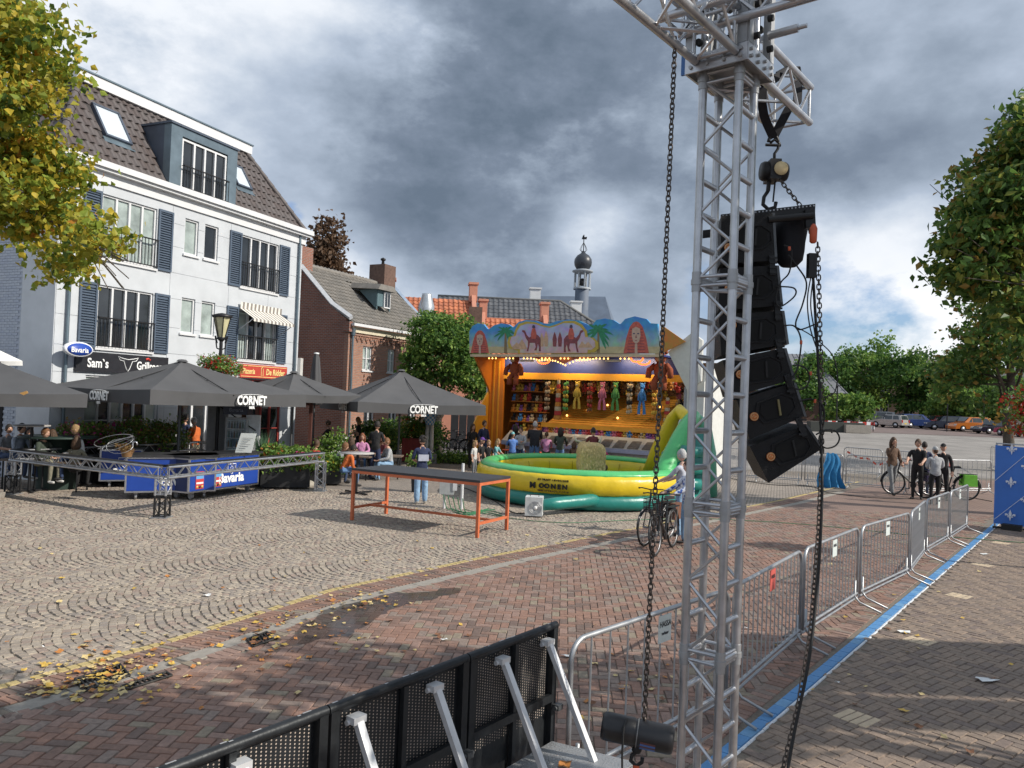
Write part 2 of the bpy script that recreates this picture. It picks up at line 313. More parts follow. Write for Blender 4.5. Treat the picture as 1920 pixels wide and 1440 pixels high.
# ------------------------------------------------- pavers
def paver_mesh(name, l, w, m, g=.004, bev=.005, h=.012, seed=0):
    r = random.Random(seed); x, y = l/2-g/2, w/2-g/2; j = lambda: r.uniform(-.0015,.0015)
    vs = [(-x,-y,-h),(x,-y,-h),(x,y,-h),(-x,y,-h)]+[(sx*(x-bev)+j(),sy*(y-bev)+j(),j()*.5) for sx, sy in ((-1,-1),(1,-1),(1,1),(-1,1))]
    return MB().add(vs, [(4,5,6,7),(0,1,5,4),(1,2,6,5),(2,3,7,6),(3,0,4,7)]).mesh(name, m)
def lay(name, stuff, centers, angs, l, w, mats, parent, limit=300, weights=None, jit=.0025, size=None):
    """centers (n,2) np, angs (n,) -> nearest 300 as objects, the rest one mesh"""
    n = len(centers); var = rng.choice(len(mats), n, p=weights); z = rng.uniform(-jit,jit*.6,n)
    # skip what the camera can never see
    d = np.hypot(centers[:,0], centers[:,1]); bear = np.degrees(np.arctan2(centers[:,0],centers[:,1]))
    vis = (np.abs(bear) < 42) & (centers[:,1] > 2.6)
    key = np.where(vis, d, d+1000); order = np.argsort(key); big = order[:limit]; rest = order[limit:]
    ms = [paver_mesh(name, l, w, m, seed=k) for k, m in enumerate(mats)]
    inv = world_m(parent).inverted() if parent else Matrix.Identity(4)
    for i in big:
        o = bpy.data.objects.new(name, ms[var[i]]); COL.objects.link(o); o.location = inv@Vector((centers[i,0],centers[i,1],z[i])); o.rotation_euler = (rng.normal(0,.006),rng.normal(0,.004),angs[i])
        if parent: o.parent = parent
    m = len(rest); c = centers[rest]; a = angs[rest]; g = .004+rng.uniform(0,.003,m); x = l/2-g/2; y = w/2-g/2
    if size is not None: x = x*size[rest]; 
    bev = .006; hx = np.stack([-x,x,x,-x,-x+bev,x-bev,x-bev,-x+bev],1); hy = np.stack([-y,-y,y,y,-y+bev,-y+bev,y-bev,y-bev],1)
    hz = np.concatenate([np.full((m,4),-.012), z[rest][:,None]+rng.normal(0,.0012,(m,4))],1)
    ca, sa = np.cos(a)[:,None], np.sin(a)[:,None]; V = np.stack([c[:,:1]+hx*ca-hy*sa, c[:,1:]+hx*sa+hy*ca, hz],2).reshape(-1,3)
    Fb = np.array([(4,5,6,7),(0,1,5,4),(1,2,6,5),(2,3,7,6),(3,0,4,7)]); Fq = (Fb[None]+(np.arange(m)*8)[:,None,None]).reshape(-1,4)
    me = npmesh(stuff, V, Fq, mats, np.repeat(var[rest],5)); o = bpy.data.objects.new(stuff, me); COL.objects.link(o); o['kind'] = 'stuff'
    if parent: o.parent = parent
def herring(x0, x1, y0, y1, ang, w=.1):
    ca, sa = math.cos(ang), math.sin(ang); Rr = max(abs(x1-x0),abs(y1-y0))*.75/w; cx, cy = (x0+x1)/2, (y0+y1)/2
    I, J = np.meshgrid(np.arange(-int(Rr),int(Rr)), np.arange(-int(Rr),int(Rr))); I = I.ravel(); J = J.ravel(); k = (I-J)%4
    h = k == 0; v = k == 3    # lying and standing bricks
    C1 = np.stack([I[h]+1., J[h]+.5],1)*w; C2 = np.stack([I[v]+.5, J[v]+1.],1)*w
    C = np.concatenate([C1,C2]); A = np.concatenate([np.zeros(len(C1)), np.full(len(C2),PI/2)])+ang
    X = C[:,0]*ca-C[:,1]*sa+cx; Y = C[:,0]*sa+C[:,1]*ca+cy; m = (X > x0)&(X < x1)&(Y > y0)&(Y < y1)&(np.abs(X) < Y*.74+2.2)
    return np.stack([X[m],Y[m]],1), A[m]
red = MB().add([(-8,2.3,-.020),(XR,2.3,-.020),(XR,RF,-.020),(-8,RF,-.020)], [(0,1,2,3)]).obj('red_brick_paving', M_join); red['kind'] = 'structure'
C, A = herring(-7.5,XR,2.3,RF,R(-4))
off = .86
YLx = yl_np(C[:,1]); side = C[:,0]-YLx; bs = (C[:,0]-BL0.x)*BLd.y-(C[:,1]-BL0.y)*BLd.x
sl_ = 1.19
selL = (side > off*sl_)&(bs < -.27); selR = bs > .26
lay('brick','brick_paving_beyond',C[selL],A[selL],.2,.1,BR,red,weights=[.25,.22,.2,.15,.08,.10])
C, A = herring(1,XR,2.3,RF,R(38)); bs = (C[:,0]-BL0.x)*BLd.y-(C[:,1]-BL0.y)*BLd.x; s = bs > .12
walk = MB().add([(1,2.3,-.022),(XR,2.3,-.022),(XR,RF,-.022)], [(0,1,2)]).obj('brick_walk', M_join); walk['kind'] = 'structure'
lay('brick','brick_walk_beyond',C[s],A[s],.2,.1,BR2,walk,weights=[.35,.25,.25,.15])
# rows of soldier bricks each side of the blue line
def along(P, step, offs, t0=0., t1=None):
    """points every step along polyline P, shifted right by offs"""
    out = []; acc = t0; L0 = 0
    for a, b in zip(P, P[1:]):
        d = (b-a); ln = d.length; d = d.normalized(); n = Vector((d.y,-d.x,0))
        while acc < L0+ln:
            p = a+d*(acc-L0)+n*offs; out.append((p.x,p.y,math.atan2(d.y,d.x))); acc += step
        L0 += ln
    return out
S = along([BL0-BLd*5, BL1],.1,-.22); S = np.array(S); S = S[S[:,1] < RF]
lay('brick','brick_border',S[:,:2],S[:,2]+PI/2,.2,.1,BR,red,limit=60,weights=[.25,.22,.2,.15,.08,.10])
# blue painted kerb line: bricks painted blue, a pale thin line outside
M_blue = mat('blue_paint',(.085,.25,.50),.6,var=.18,scale=14,bump=.15,bscale=70,dirt=.35); M_blue2 = mat('blue_paint_worn',(.14,.31,.52),.65,var=.2,scale=20,dirt=.4)
bl = MB().add([BL0-BLd*4.6+Vector((-.045,.035,-.012)), BL0-BLd*4.6+Vector((.045,-.035,-.012)), BL1+BLd*4+Vector((.045,-.035,-.012)), BL1+BLd*4+Vector((-.045,.035,-.012))], [(0,1,2,3)]).obj('blue_painted_line', M_blue); bl['kind'] = 'structure'
S = np.array(along([BL0-BLd*4.6, BL1+BLd*3.5],.21,0.)); keep = S[:,1] < 24
lay('paver','blue_pavers_beyond',S[keep][:,:2],S[keep][:,2],.21,.115,[M_blue,M_blue2],bl,limit=120,weights=[.75,.25])
tn = np.array(along([BL0-BLd*4.6, BL1+BLd*3.5],.3,.075))
lay('edge_strip','edge_strip_beyond',tn[:,:2],tn[:,2],.3,.03,[mat('white_line_paint',(.62,.66,.70),.6,var=.25,scale=30,dirt=.3)],bl,limit=40)
# ------------------------------------------------- gutter
gut = MB().add([(p.x+q*1.0,p.y-q*.0,-.018) for q in (0,) for p in YL]+[(p.x+1.1,p.y-.3,-.018) for p in reversed(YL)], [tuple(range(2*len(YL)))]).obj('gutter_strip', M_join); gut['kind'] = 'structure'
M_yel = mat('yellow_paint',(.50,.39,.17),.7,var=.25,scale=25,dirt=.55,bump=.2)
S = np.array(along(YL,.105,.02)); S = S[S[:,1] < 30]
pv = rng.random(len(S)) < .80
lay('yellow_stone','yellow_stones_beyond',S[pv][:,:2],S[pv][:,2],.1,.1,[M_yel],gut,limit=150)
lay('stone','stones_beyond',S[~pv][:,:2],S[~pv][:,2],.1,.1,CB,gut,limit=20)
k_ = 0
GB = []
for q in range(24):
    for x, y, a in along(YL,.2,.10+.0105+q*.021): pass
rows = []
for q, o_ in enumerate(np.arange(.125,.60,.051)): pass
S = np.array(along(YL,.068,.18)); S2 = np.array(along(YL,.068,.39))
GBs = np.concatenate([S,S2]); GBs = GBs[GBs[:,1] < RF+4]
lay('brick','gutter_bricks_beyond',GBs[:,:2],GBs[:,2]+PI/2+R(12),.2,.065,BR,gut,limit=200,weights=[.3,.25,.2,.1,.05,.10])
M_conc = mat('concrete_strip',(.30,.275,.24),.85,var=.2,scale=12,bump=.3,bscale=80,dirt=.3)
S = np.array(along(YL,.5,.62)); S = S[S[:,1] < 26]
lay('kerb_block','kerb_blocks_beyond',S[:,:2],S[:,2],.5,.22,[M_conc],gut,limit=60)
S = np.array(along(YL,.1,.79)); S = S[S[:,1] < RF]
lay('brick','brick_edge',S[:,:2],S[:,2]+PI/2,.2,.1,BR,gut,limit=100,weights=[.25,.22,.2,.15,.08,.10])
# ------------------------------------------------- cobbles in arcs
def cobbles():
    ax = R(42); Wc = 1.35; st = .100; rise = -.19; out = []; ang = []
    ux = np.array([math.cos(ax),math.sin(ax)]); uy = np.array([-math.sin(ax),math.cos(ax)]); nk = int(Wc/.092)
    for col in range(-28,28):
        for r_ in range(-260,260):
            base = r_*st
            t = (np.arange(nk)+.5)/nk*2-1; t = t+rng.normal(0,.006,nk); u = base+rise*(1-np.abs(t)**1.8)*(1+.18*math.sin(col*1.9+r_*.05))+rng.normal(0,.006,nk)+.05*math.sin(col*2.3+r_*.21); v = (col+t/2)*Wc+rng.normal(0,.004,nk)+.05*math.sin(r_*.13+col)
            sl = -1.8*rise*np.sign(t)*np.abs(t)**.8*2/Wc
            P = ux[None]*u[:,None]+uy[None]*v[:,None]+np.array([-4,14])
            out.append(P); ang.append(ax+PI/2-np.arctan(sl)+rng.normal(0,.07,nk))
    P = np.concatenate(out); a = np.concatenate(ang)
    # inside the square only
    yx = yl_np(P[:,1]); m = (P[:,0] < yx-.07)&(P[:,0] > -16.2)&(P[:,1] > 5.2)&(P[:,1] < CF)&(np.abs(P[:,0]) < P[:,1]*.72+1.0)
    return P[m], a[m]
sq = MB().add([(-16.2,5,-.020),(-4,5,-.020),(yl_at(10)-.1,10,-.020),(yl_at(16)-.1,16,-.020),(yl_at(CF)-.1,CF,-.020),(-16.2,CF,-.020)], [tuple(range(6))]).obj('cobbled_square', M_join); sq['kind'] = 'structure'
P_, a_ = cobbles()
lay('cobblestone','cobblestones_beyond',P_,a_,.092,.092,CB,sq,weights=[.28,.22,.18,.17,.15],jit=.004)
print('cobbles',len(P_))
# pale pavers set into the walk
M_pale = mat('pale_paver',(.50,.40,.28),.8,var=.15,scale=14,bump=.2,dirt=.15)
pp = MB().add([(2,2.35,-.024),(2.1,2.35,-.024),(2.1,2.45,-.024)], [(0,1,2)])
for i, (x, y) in enumerate(((1607,1346),(1725,1201),(1798,1117),(1842,1059),(1876,1018),(1902,985))):
    c = G(x,y); t = thing('pale_paver_patch', ['pale paver patch nearest the camera on the brown walk','pale paver patch second from the camera, in the shade band','pale paver patch just beyond the shadow on the walk','pale paver patch in the sun halfway along the walk','pale paver patch near the third barrier foot from the banner','pale paver patch close to the blue banner'][i], 'pavers', (c.x,c.y,.002), R(38), 'pale paver patches along the walk')
    me = paver_mesh('brick',.3,.075,M_pale,seed=i)
    for k in range(4): inst('brick', me, (0,(k-1.5)*.078,.0), 0, t)
# fallen leaves, drains, puddle
M_lv = [mat('leaf_yellow',(.55,.36,.07),.6,var=.3,scale=40), mat('leaf_orange',(.42,.17,.04),.6,var=.3,scale=40), mat('leaf_brown',(.17,.075,.035),.7,var=.3,scale=40), mat('leaf_pale',(.55,.43,.20),.6,var=.2,scale=40)]
def leafmesh(k):
    r = random.Random(k); s = .037; pts = []
    n = 8
    for i in range(n):
        a = 2*PI*i/n; rr = s*(1.0 if i%2 == 0 else .68)*r.uniform(.8,1.15); pts.append((rr*math.cos(a)*1.25, rr*math.sin(a), r.uniform(.0,.016)))
    return MB().add([(0,0,.004)]+pts, [(0,i+1,(i+1)%n+1) for i in range(n)]).mesh('leaf', M_lv[k%4])
LM = [leafmesh(k) for k in range(8)]
LT = []
def scatter(cx, cy, sx, sy, n, ks=(0,1,2,3,4,5,6,7)):
    for _ in range(n):
        p = G(random.gauss(cx,sx), random.gauss(cy,sy))
        LT.append((Matrix.Translation((p.x,p.y,.006+random.random()*.012))@Matrix.Rotation(random.uniform(0,6.28),4,'Z')@Matrix.Rotation(random.uniform(-.4,.4),4,'X')@Matrix.Scale(random.uniform(.55,1.1),4), random.choice(ks)))
scatter(190,1262,70,24,120,(0,1,3,4,7,0,3)); scatter(260,1240,120,34,50,(0,1,3,5)); scatter(495,1196,30,18,42,(1,2,5,6,0)); scatter(600,1165,85,30,70); scatter(690,1130,35,10,28)
scatter(120,1295,35,10,35,(0,3,1)); scatter(700,1250,300,90,34); scatter(1700,1200,130,120,36,(0,3,7,2)); scatter(500,1050,350,60,40,(0,3,1)); scatter(1180,1290,60,30,16)
fl = thing('fallen_leaves','yellow and brown autumn leaves scattered over the gutter and the paving','leaves')
LT = [t for t in LT if t[0].translation.y > 2.8]
LT2 = LT[:300]
for t in LT2:
    o = bpy.data.objects.new('leaf', LM[t[1]]); COL.objects.link(o); o.matrix_basis = t[0]; o.parent = fl
vs = MB()
for t, k in LT[300:]:
    me = LM[k]; vs.add([t@v.co for v in me.vertices], [tuple(p.vertices) for p in me.polygons], k%4)
if LT[300:]: vs.obj('small_leaves', M_lv, fl, kind='stuff')
M_iron = mat('cast_iron',(.05,.048,.045),.6,.7,var=.3,scale=20); M_hole = mat('drain_void',(.006,.006,.006),.9)
def grate(label, corners, n, along_long=False):
    P = [G(*c) for c in corners]; c = sum(P,Vector())/4; t = thing('drain_grate', label, 'drain', (c.x,c.y,.004))
    b = MB(); b.add([p+Vector((0,0,.0)) for p in P], [(0,1,2,3)]); b.obj('drain_pit', M_hole, t, w=True)
    fr = MB()
    for i in range(4): fr.tube(P[i]+Vector((0,0,.008)), P[(i+1)%4]+Vector((0,0,.008)), .012, 6)
    fr.obj('grate_frame', M_iron, t, w=True)
    for i in range(1,n):
        a = P[0].lerp(P[1],i/n)+Vector((0,0,.008)); b_ = P[3].lerp(P[2],i/n)+Vector((0,0,.008)); MB().tube(a,b_,.009,5).obj('bar', M_iron, t, w=True)
grate('square cast iron street drain half covered by yellow leaves', ((140,1275),(225,1247),(243,1268),(158,1298)), 11)
grate('narrow slotted kerb drain beside the leafy street drain', ((228,1288),(312,1262),(322,1268),(240,1294)), 9)
grate('street drain under red leaves beside the puddle', ((463,1200),(500,1186),(512,1200),(475,1214)), 6)
M_wet = mat('puddle_water',(.045,.043,.045),.03,var=.1,scale=2,spec=.9)
pud = [(520,1212),(548,1193),(572,1172),(600,1150),(640,1136),(690,1122),(745,1112),(800,1108),(850,1100),(870,1106),(815,1122),(760,1134),(722,1150),(690,1172),(648,1192),(600,1200),(560,1212)]
pud = [((a[0]+(b_[0]-a[0])*q/4)+random.uniform(-7,7),(a[1]+(b_[1]-a[1])*q/4)+random.uniform(-2.6,2.6)) for a, b_ in zip(pud,pud[1:]+pud[:1]) for q in range(4)]
pm_ = MB().add([G(*p)+Vector((0,0,.0032)) for p in pud], [tuple(range(len(pud)))]).obj('puddle', M_wet); M_wet.node_tree.nodes['Principled BSDF'].inputs['Alpha'].default_value = .5; tag(pm_,'shallow dark puddle with floating leaves along the kerb strip','puddle')
# ================================================================= BUILDINGS
M_white = mat('white_paint',(.66,.67,.68),.5,var=.04,scale=3,dirt=.06); M_clad = mat('grey_white_cladding',(.53,.56,.59),.6,var=.07,scale=1.5,dirt=.16)
M_shut = mat('blue_grey_shutter',(.075,.105,.15),.5,var=.12,scale=6); M_glassd = glassmat('dark_window_glass',(.02,.024,.028)); M_curt = glassmat('curtained_glass',(.34,.40,.38),.1)
M_blk = mat('black_metal',(.018,.018,.02),.45,.3,var=.3,scale=12); M_zinc = mat('zinc_sheet',(.15,.20,.235),.42,.5,var=.15,scale=2); M_zincd = mat('zinc_dark',(.085,.105,.14),.5,.4,var=.15,scale=2)
M_tile = mat('brown_roof_tile',(.10,.086,.083),.6,var=.25,scale=5,bump=.2); M_pbrick = mat('painted_brick',(.42,.46,.53),.7,var=.07,scale=4,bump=.2,dirt=.1)
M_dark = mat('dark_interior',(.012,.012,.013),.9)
def sub_rects(x0,x1,z0,z1,ops):
    xs = sorted({x0,x1,*[min(max(v,x0),x1) for o in ops for v in (o[0],o[1])]}); zs = sorted({z0,z1,*[min(max(v,z0),z1) for o in ops for v in (o[2],o[3])]}); out = []
    for i in range(len(xs)-1):
        run = None
        for k in range(len(zs)-1):
            cx, cz = (xs[i]+xs[i+1])/2, (zs[k]+zs[k+1])/2
            hole = any(o[0] < cx < o[1] and o[2] < cz < o[3] for o in ops)
            if hole:
                if run: out.append(run); run = None
            else: run = [xs[i],xs[i+1],run[2] if run else zs[k],zs[k+1]]
        if run: out.append(run)
    return out
def window(par, x0, x1, z0, z1, cols=2, rows=1, fr=.06, dep=.10, glass=None, frame=None, sill=True, sillm=None, name='window', glasses=None):
    frame = frame or M_white; glass = glass or M_glassd; t = MB(); y0 = dep-.05
    t.bx(x0,x0+fr,y0,dep+.03,z0,z1); t.bx(x1-fr,x1,y0,dep+.03,z0,z1); t.bx(x0+fr,x1-fr,y0,dep+.03,z1-fr,z1); t.bx(x0+fr,x1-fr,y0,dep+.03,z0,z0+fr)
    w = (x1-x0-2*fr)/cols; h = (z1-z0-2*fr)/rows
    for i in range(1,cols): t.bx(x0+fr+w*i-fr*.6,x0+fr+w*i+fr*.6,y0-.012,dep+.025,z0+fr,z1-fr)
    for k in range(1,rows): t.bx(x0+fr,x1-fr,y0+.008,dep+.02,z0+fr+h*k-fr*.35,z0+fr+h*k+fr*.35)
    f = t.obj(name, frame, par)
    for i in range(cols):
        for k in range(rows):
            g = glasses[i] if glasses else glass
            MB().bx(x0+fr+w*i+.01,x0+fr+w*(i+1)-.01,dep+.004,dep+.012,z0+fr+h*k,z0+fr+h*(k+1)).obj('pane', g, f)
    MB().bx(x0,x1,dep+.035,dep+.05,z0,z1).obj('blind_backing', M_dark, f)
    if sill: MB().bx(x0-.06,x1+.06,-.06,dep-.05,z0-.07,z0-.003).obj('sill', sillm or M_white, f)
    return f
def shutter(par, x0, x1, z0, z1):
    f = MB(); f.bx(x0,x0+.06,-.055,-.005,z0,z1).bx(x1-.06,x1,-.055,-.005,z0,z1).bx(x0+.06,x1-.06,-.055,-.005,z0,z0+.07).bx(x0+.06,x1-.06,-.055,-.005,z1-.07,z1)
    f.bx(x0+.06,x1-.06,-.022,-.01,z0+.07,z1-.07); s = f.obj('shutter', M_shut, par); rot = Matrix.Rotation(R(-35),3,'X')
    n = int((z1-z0-.14)/.075); me = MB().box((0,0,0),(x1-x0-.12,.045,.012),rot=rot).mesh('slat', M_shut)
    for k in range(n): inst('slat', me, ((x0+x1)/2,-.04,z0+.07+.0375+k*.075), 0, s)
def railing(par, x0, x1, z0, z1, y=-.10, step=.115):
    t = MB().bx(x0,x1,y-.02,y+.02,z1-.035,z1).bx(x0,x1,y-.015,y+.015,z0,z0+.03)
    t.bx(x0,x0+.03,y-.012,y+.1,z1-.03,z1-.005).bx(x1-.03,x1,y-.012,y+.1,z1-.03,z1-.005).bx(x0,x0+.03,y+.016,y+.1,z0,z0+.025).bx(x1-.03,x1,y+.016,y+.1,z0,z0+.025)
    r = t.obj('balcony_railing', M_blk, par); me = MB().bx(-.008,.008,-.008,.008,0,z1-z0-.05).mesh('bar', M_blk)
    n = int((x1-x0)/step)
    for k in range(n+1): inst('bar', me, (x0+.02+(x1-x0-.04)*k/n,y,z0+.02), 0, r)
def tilemesh(w=.30, h=.36, m=None, seg=6):
    vs = []; prof = [(-.5,.0),(-.38,.030),(-.2,.040),(-.02,.022),(.15,.0),(.5,-.004)]
    for (yy,zz) in ((0,.028),(h,.0)):
        for px, pz in prof: vs.append((px*w, yy, pz+zz))
    for px, pz in prof: vs.append((px*w, 0, pz-.008))
    n = 6; return MB().add(vs, [(i,i+1,n+i+1,n+i) for i in range(n-1)]+[(2*n+i,2*n+i+1,i+1,i) for i in range(n-1)]).mesh('tile', m or M_tile)
# ---- white apartment building with the grill room
bang = R(66.84); A = Vector((-12.38,20.70,0))
wb = thing('apartment_building','white three-storey building with blue-grey shutters, tiled mansard roof and grill room sign','building', A, bang)
LB = 10.12; HB = 8.42
ops = []
for x0, x1 in ((1.27,3.18),(6.84,8.76)):
    for z0, z1 in ((3.72,5.52),(6.29,8.13)): ops.append((x0,x1,z0,z1))
for x0, x1 in ((4.28,4.85),(5.12,5.72)):
    for z0, z1 in ((4.42,5.56),(6.97,8.12)): ops.append((x0,x1,z0,z1))
ops += [(1.0,3.55,.35,2.92),(4.3,5.6,.05,2.5),(7.2,9.25,.35,3.05)]
b = MB()
for r_ in sub_rects(.02,LB-.02,0,HB,ops): b.bx(r_[0],r_[1],.03,.30,r_[2],r_[3])
b.obj('wall', mat('joint_grey',(.30,.32,.35),.8,var=.1), wb)
xs = [0,1.27,3.78,6.3,8.3,LB]; zs = [0,1.0,2.0,2.98,3.72,4.55,5.47,6.29,7.12,7.85,HB]
for i in range(5):
    for k in range(len(zs)-1):
        rr = sub_rects(xs[i]+.005,xs[i+1]-.005,zs[k]+.005,zs[k+1]-.005,ops)
        if rr:
            for r_ in rr: MB().bx(r_[0],r_[1],0,.028,r_[2],r_[3]).obj('wall_panel', M_clad, wb)
# white frieze and gutter
MB().bx(-.12,LB+.12,-.06,.3,HB+.004,8.80).obj('frieze', M_white, wb)
MB().bx(-.30,LB+.3,-.30,.3,8.806,8.98).bx(-.24,LB+.24,-.22,-.062,8.72,8.80).obj('eaves_gutter', M_white, wb)
for x0, x1, gl in ((1.27,3.18,None),(6.84,8.76,None)):
    for z0, z1 in ((3.72,5.52),(6.29,8.13)):
        cur = [M_curt]*4 if (x0 < 2 and z0 > 6) else ([M_curt,M_glassd,M_glassd,M_curt] if x0 > 2 and z0 < 6 else [M_glassd]*4)
        window(wb,x0,x1,z0,z1,4,1,.055,glasses=cur); railing(wb,x0-.02,x1+.02,z0+.03,z0+.88)
        w_ = .56; shutter(wb,x0-.04-w_,x0-.04,z0-.02,z1+.03); shutter(wb,x1+.04,x1+.04+w_,z0-.02,z1+.03)
for x0, x1 in ((4.28,4.85),(5.12,5.72)):
    for z0, z1 in ((4.42,5.56),(6.97,8.12)):
        window(wb,x0,x1,z0,z1,1,1,.055,glass=M_curt if x0 < 5 or z0 < 5 else M_glassd)
window(wb,1.0,3.55,.35,2.92,6,4,.05,glasses=[M_curt,M_glassd,M_curt,M_glassd,M_glassd,M_curt]); window(wb,4.3,5.6,.05,2.5,2,1,.07,name='door',sill=False); window(wb,7.2,9.25,.35,3.05,4,3,.05,frame=mat('red_frame',(.32,.05,.04),.5))
# mansard: eaves at 8.98, top at 11.9 set back 1.75
SB = 1.75; ZT = 11.75; DB = 9.5
def roofp(x, s_, side='f'):
    """front slope point at distance fraction s_"""
    return Vector((x, SB*s_+.05, 8.98+(ZT-8.98)*s_))
sl_len = math.hypot(SB,ZT-8.98); pitch = math.atan2(ZT-8.98,SB)
MB().add([(-.1,.02,8.95),(LB+.1,.02,8.95),(LB-SB+.35,SB,ZT-.03),(SB-.1,SB,ZT-.03)], [(0,1,2,3)]).add([(-.1,.02,8.95),(SB-.1,SB,ZT-.03),(SB-.1,DB-SB,ZT-.03),(-.1,DB,8.95)],[(0,1,2,3)]).add([(LB+.1,.02,8.95),(LB+.1,DB,8.95),(LB-SB+.35,DB-SB,ZT-.03),(LB-SB+.35,SB,ZT-.03)],[(0,1,2,3)]).obj('roof_deck', mat('roof_felt',(.05,.045,.045),.9), wb)
T = []; tm = tilemesh(); tm2 = tilemesh(m=mat('brown_roof_tile_b',(.085,.068,.064),.6,var=.25,scale=5,bump=.2))
dorx0, dorx1 = 3.55,6.42
skys = [(1.75,2.62,.36,.72),(7.15,7.85,.36,.66)]
hrow = .335; nr = int(sl_len/hrow)
for k in range(nr+1):
    s0 = k*hrow/sl_len
    xl = -.05+s0*SB; xr = LB+.1-s0*(SB-.3)
    n = int((xr-xl)/.265)
    for i in range(n+1):
        x = xl+.12+i*.265+(0 if k%2 == 0 else 0)
        if x > xr-.08: continue
        if dorx0+.05 < x < dorx1-.05 and s0 < .70: continue
        if any(a-.1 < x < b_+.1 and lo-.08 < s0+.04 < hi+.0 for a,b_,lo,hi in skys): continue
        p = roofp(x,s0); T.append((Matrix.Translation(p+Vector((0,-.015,.01)))@Matrix.Rotation(pitch,4,'X'), random.choice((0,0,1))))
for k in range(nr+1):
    s0 = k*hrow/sl_len; ya = -.0+s0*SB
    for i in range(34):
        y = ya+.15+i*.265
        if y > DB-s0*SB: break
        p = Vector((-.08+s0*SB, y, 8.98+(ZT-8.98)*s0+.01)); T.append((Matrix.Translation(p)@Matrix.Rotation(-PI/2,4,'Z')@Matrix.Rotation(pitch,4,'X'), random.choice((0,1,1))))
rf = thing_roof = MB().bx(SB-.1,LB-SB+.35,SB+.02,DB-SB,ZT-.4,ZT-.02).obj('roof', M_zincd, wb)
pieces('tile','roof_tiles',[tm,tm2],T,rf)
hip = MB()
for k in range(9):
    a = Vector((-.1+SB*k/9,.0+SB*k/9,8.98+(ZT-8.98)*k/9+.03)); c = Vector((-.1+SB*(k+1.1)/9,.0+SB*(k+1.1)/9,8.98+(ZT-8.98)*(k+1.1)/9+.03)); hip.tube(a,c,.13,8,.105)
    a2 = Vector((LB+.1-(SB-.25)*k/9,.0+SB*k/9,8.98+(ZT-8.98)*k/9+.03)); c2 = Vector((LB+.1-(SB-.25)*(k+1.1)/9,.0+SB*(k+1.1)/9,8.98+(ZT-8.98)*(k+1.1)/9+.03)); hip.tube(a2,c2,.10,8,.08)
hip.obj('hip_tiles', M_tile, rf, kind='stuff')
MB().bx(SB-.25,LB-SB+.55,SB-.12,DB-SB+.1,ZT,ZT+.32).obj('roof_fascia', M_white, wb)
MB().bx(SB-.29,LB-SB+.59,SB-.16,DB-SB+.14,ZT+.324,ZT+.37).obj('roof_edge_trim', M_zinc, wb)
for a,b_,lo,hi in skys:
    p = roofp((a+b_)/2,(lo+hi)/2); rot = Matrix.Rotation(pitch,3,'X'); w_ = b_-a; h_ = (hi-lo)*sl_len
    t = MB()
    for cx, cy, dx, dy in ((-w_/2,0,.07,h_),(w_/2,0,.07,h_),(0,-h_/2,w_+.07,.07),(0,h_/2,w_+.07,.07)): t.box(p+rot@Vector((cx,cy,.08)),(dx,dy,.12),rot=rot)
    f = t.obj('skylight', M_zincd, wb); MB().box(p+rot@Vector((0,0,.10)),(w_-.05,h_-.05,.015),rot=rot).obj('pane', mat('sky_glass',(.55,.62,.68),.08,spec=.9,var=.05), f)
    MB().box(p+rot@Vector((0,-h_/2-.14,.06)),(w_+.2,.2,.012),rot=rot).obj('lead_apron', M_zinc, f)
dm = MB()
zt = 10.95; zb = 8.985
dm.bx(dorx0,dorx0+.45,-.02,.28,zb,zt-.28,0).bx(dorx1-.45,dorx1,-.02,.28,zb,zt-.28,0).bx(dorx0,dorx1,-.02,.28,zt-.278,zt,0)
dm.prism([(dorx0+.001,.282,zb),(dorx0+.001,1.3,zt),(dorx0+.001,.282,zt)],(.05,0,0),1).prism([(dorx1-.051,.282,zb),(dorx1-.051,1.3,zt),(dorx1-.051,.282,zt)],(.05,0,0),1)
dm.bx(dorx0-.05,dorx1+.05,-.07,1.35,zt+.003,zt+.07,1)
dor = dm.obj('dormer', [M_zinc,M_zincd], wb)
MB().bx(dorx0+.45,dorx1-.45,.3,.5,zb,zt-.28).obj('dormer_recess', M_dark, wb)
window(wb,dorx0+.47,dorx1-.47,9.03,10.62,4,1,.06,dep=.06); railing(wb,dorx0+.45,dorx1-.45,9.02,9.75,y=-.14)
# side wall (painted brick) running back from the near corner, local +y
sw = MB().bx(0,.25,.02,DB,0,8.45); sw.obj('side_wall', mat('mortar_blue_grey',(.39,.43,.49),.8), wb)
MB().bx(-.025,-.003,.005,1.35,0,8.42).obj('corner_panel', M_clad, wb); MB().bx(-.06,.25,.31,DB,8.45,8.80).obj('side_frieze', M_white, wb); MB().bx(-.30,-.062,-.062,DB,8.806,8.98).obj('side_gutter', M_white, wb)
bm_ = [MB().box((0,0,0),(.02,.212,.065)).mesh('brick', m) for m in (M_pbrick, mat('painted_brick_b',(.40,.44,.52),.7,var=.07,scale=4), mat('painted_brick_c',(.44,.48,.545),.7,var=.07,scale=4))]
T = []
swin = [(3.1,4.2,4.55,5.75),(3.1,4.2,7.0,8.1),(1.9,3.3,0,2.6)]
for k in range(int(8.4/.077)):
    for i in range(int((6.5-1.36)/.222)):
        y = 1.36+.111+i*.222+(.111 if k%2 else 0); z = .045+k*.077
        if any(a-.06 < y < b_+.06 and c-.06 < z < d+.04 for a,b_,c,d in swin): continue
        T.append((Matrix.Translation((-.008,y,z)), random.randrange(3)))
pieces('brick','side_wall_bricks',bm_,T,wb,limit=300)
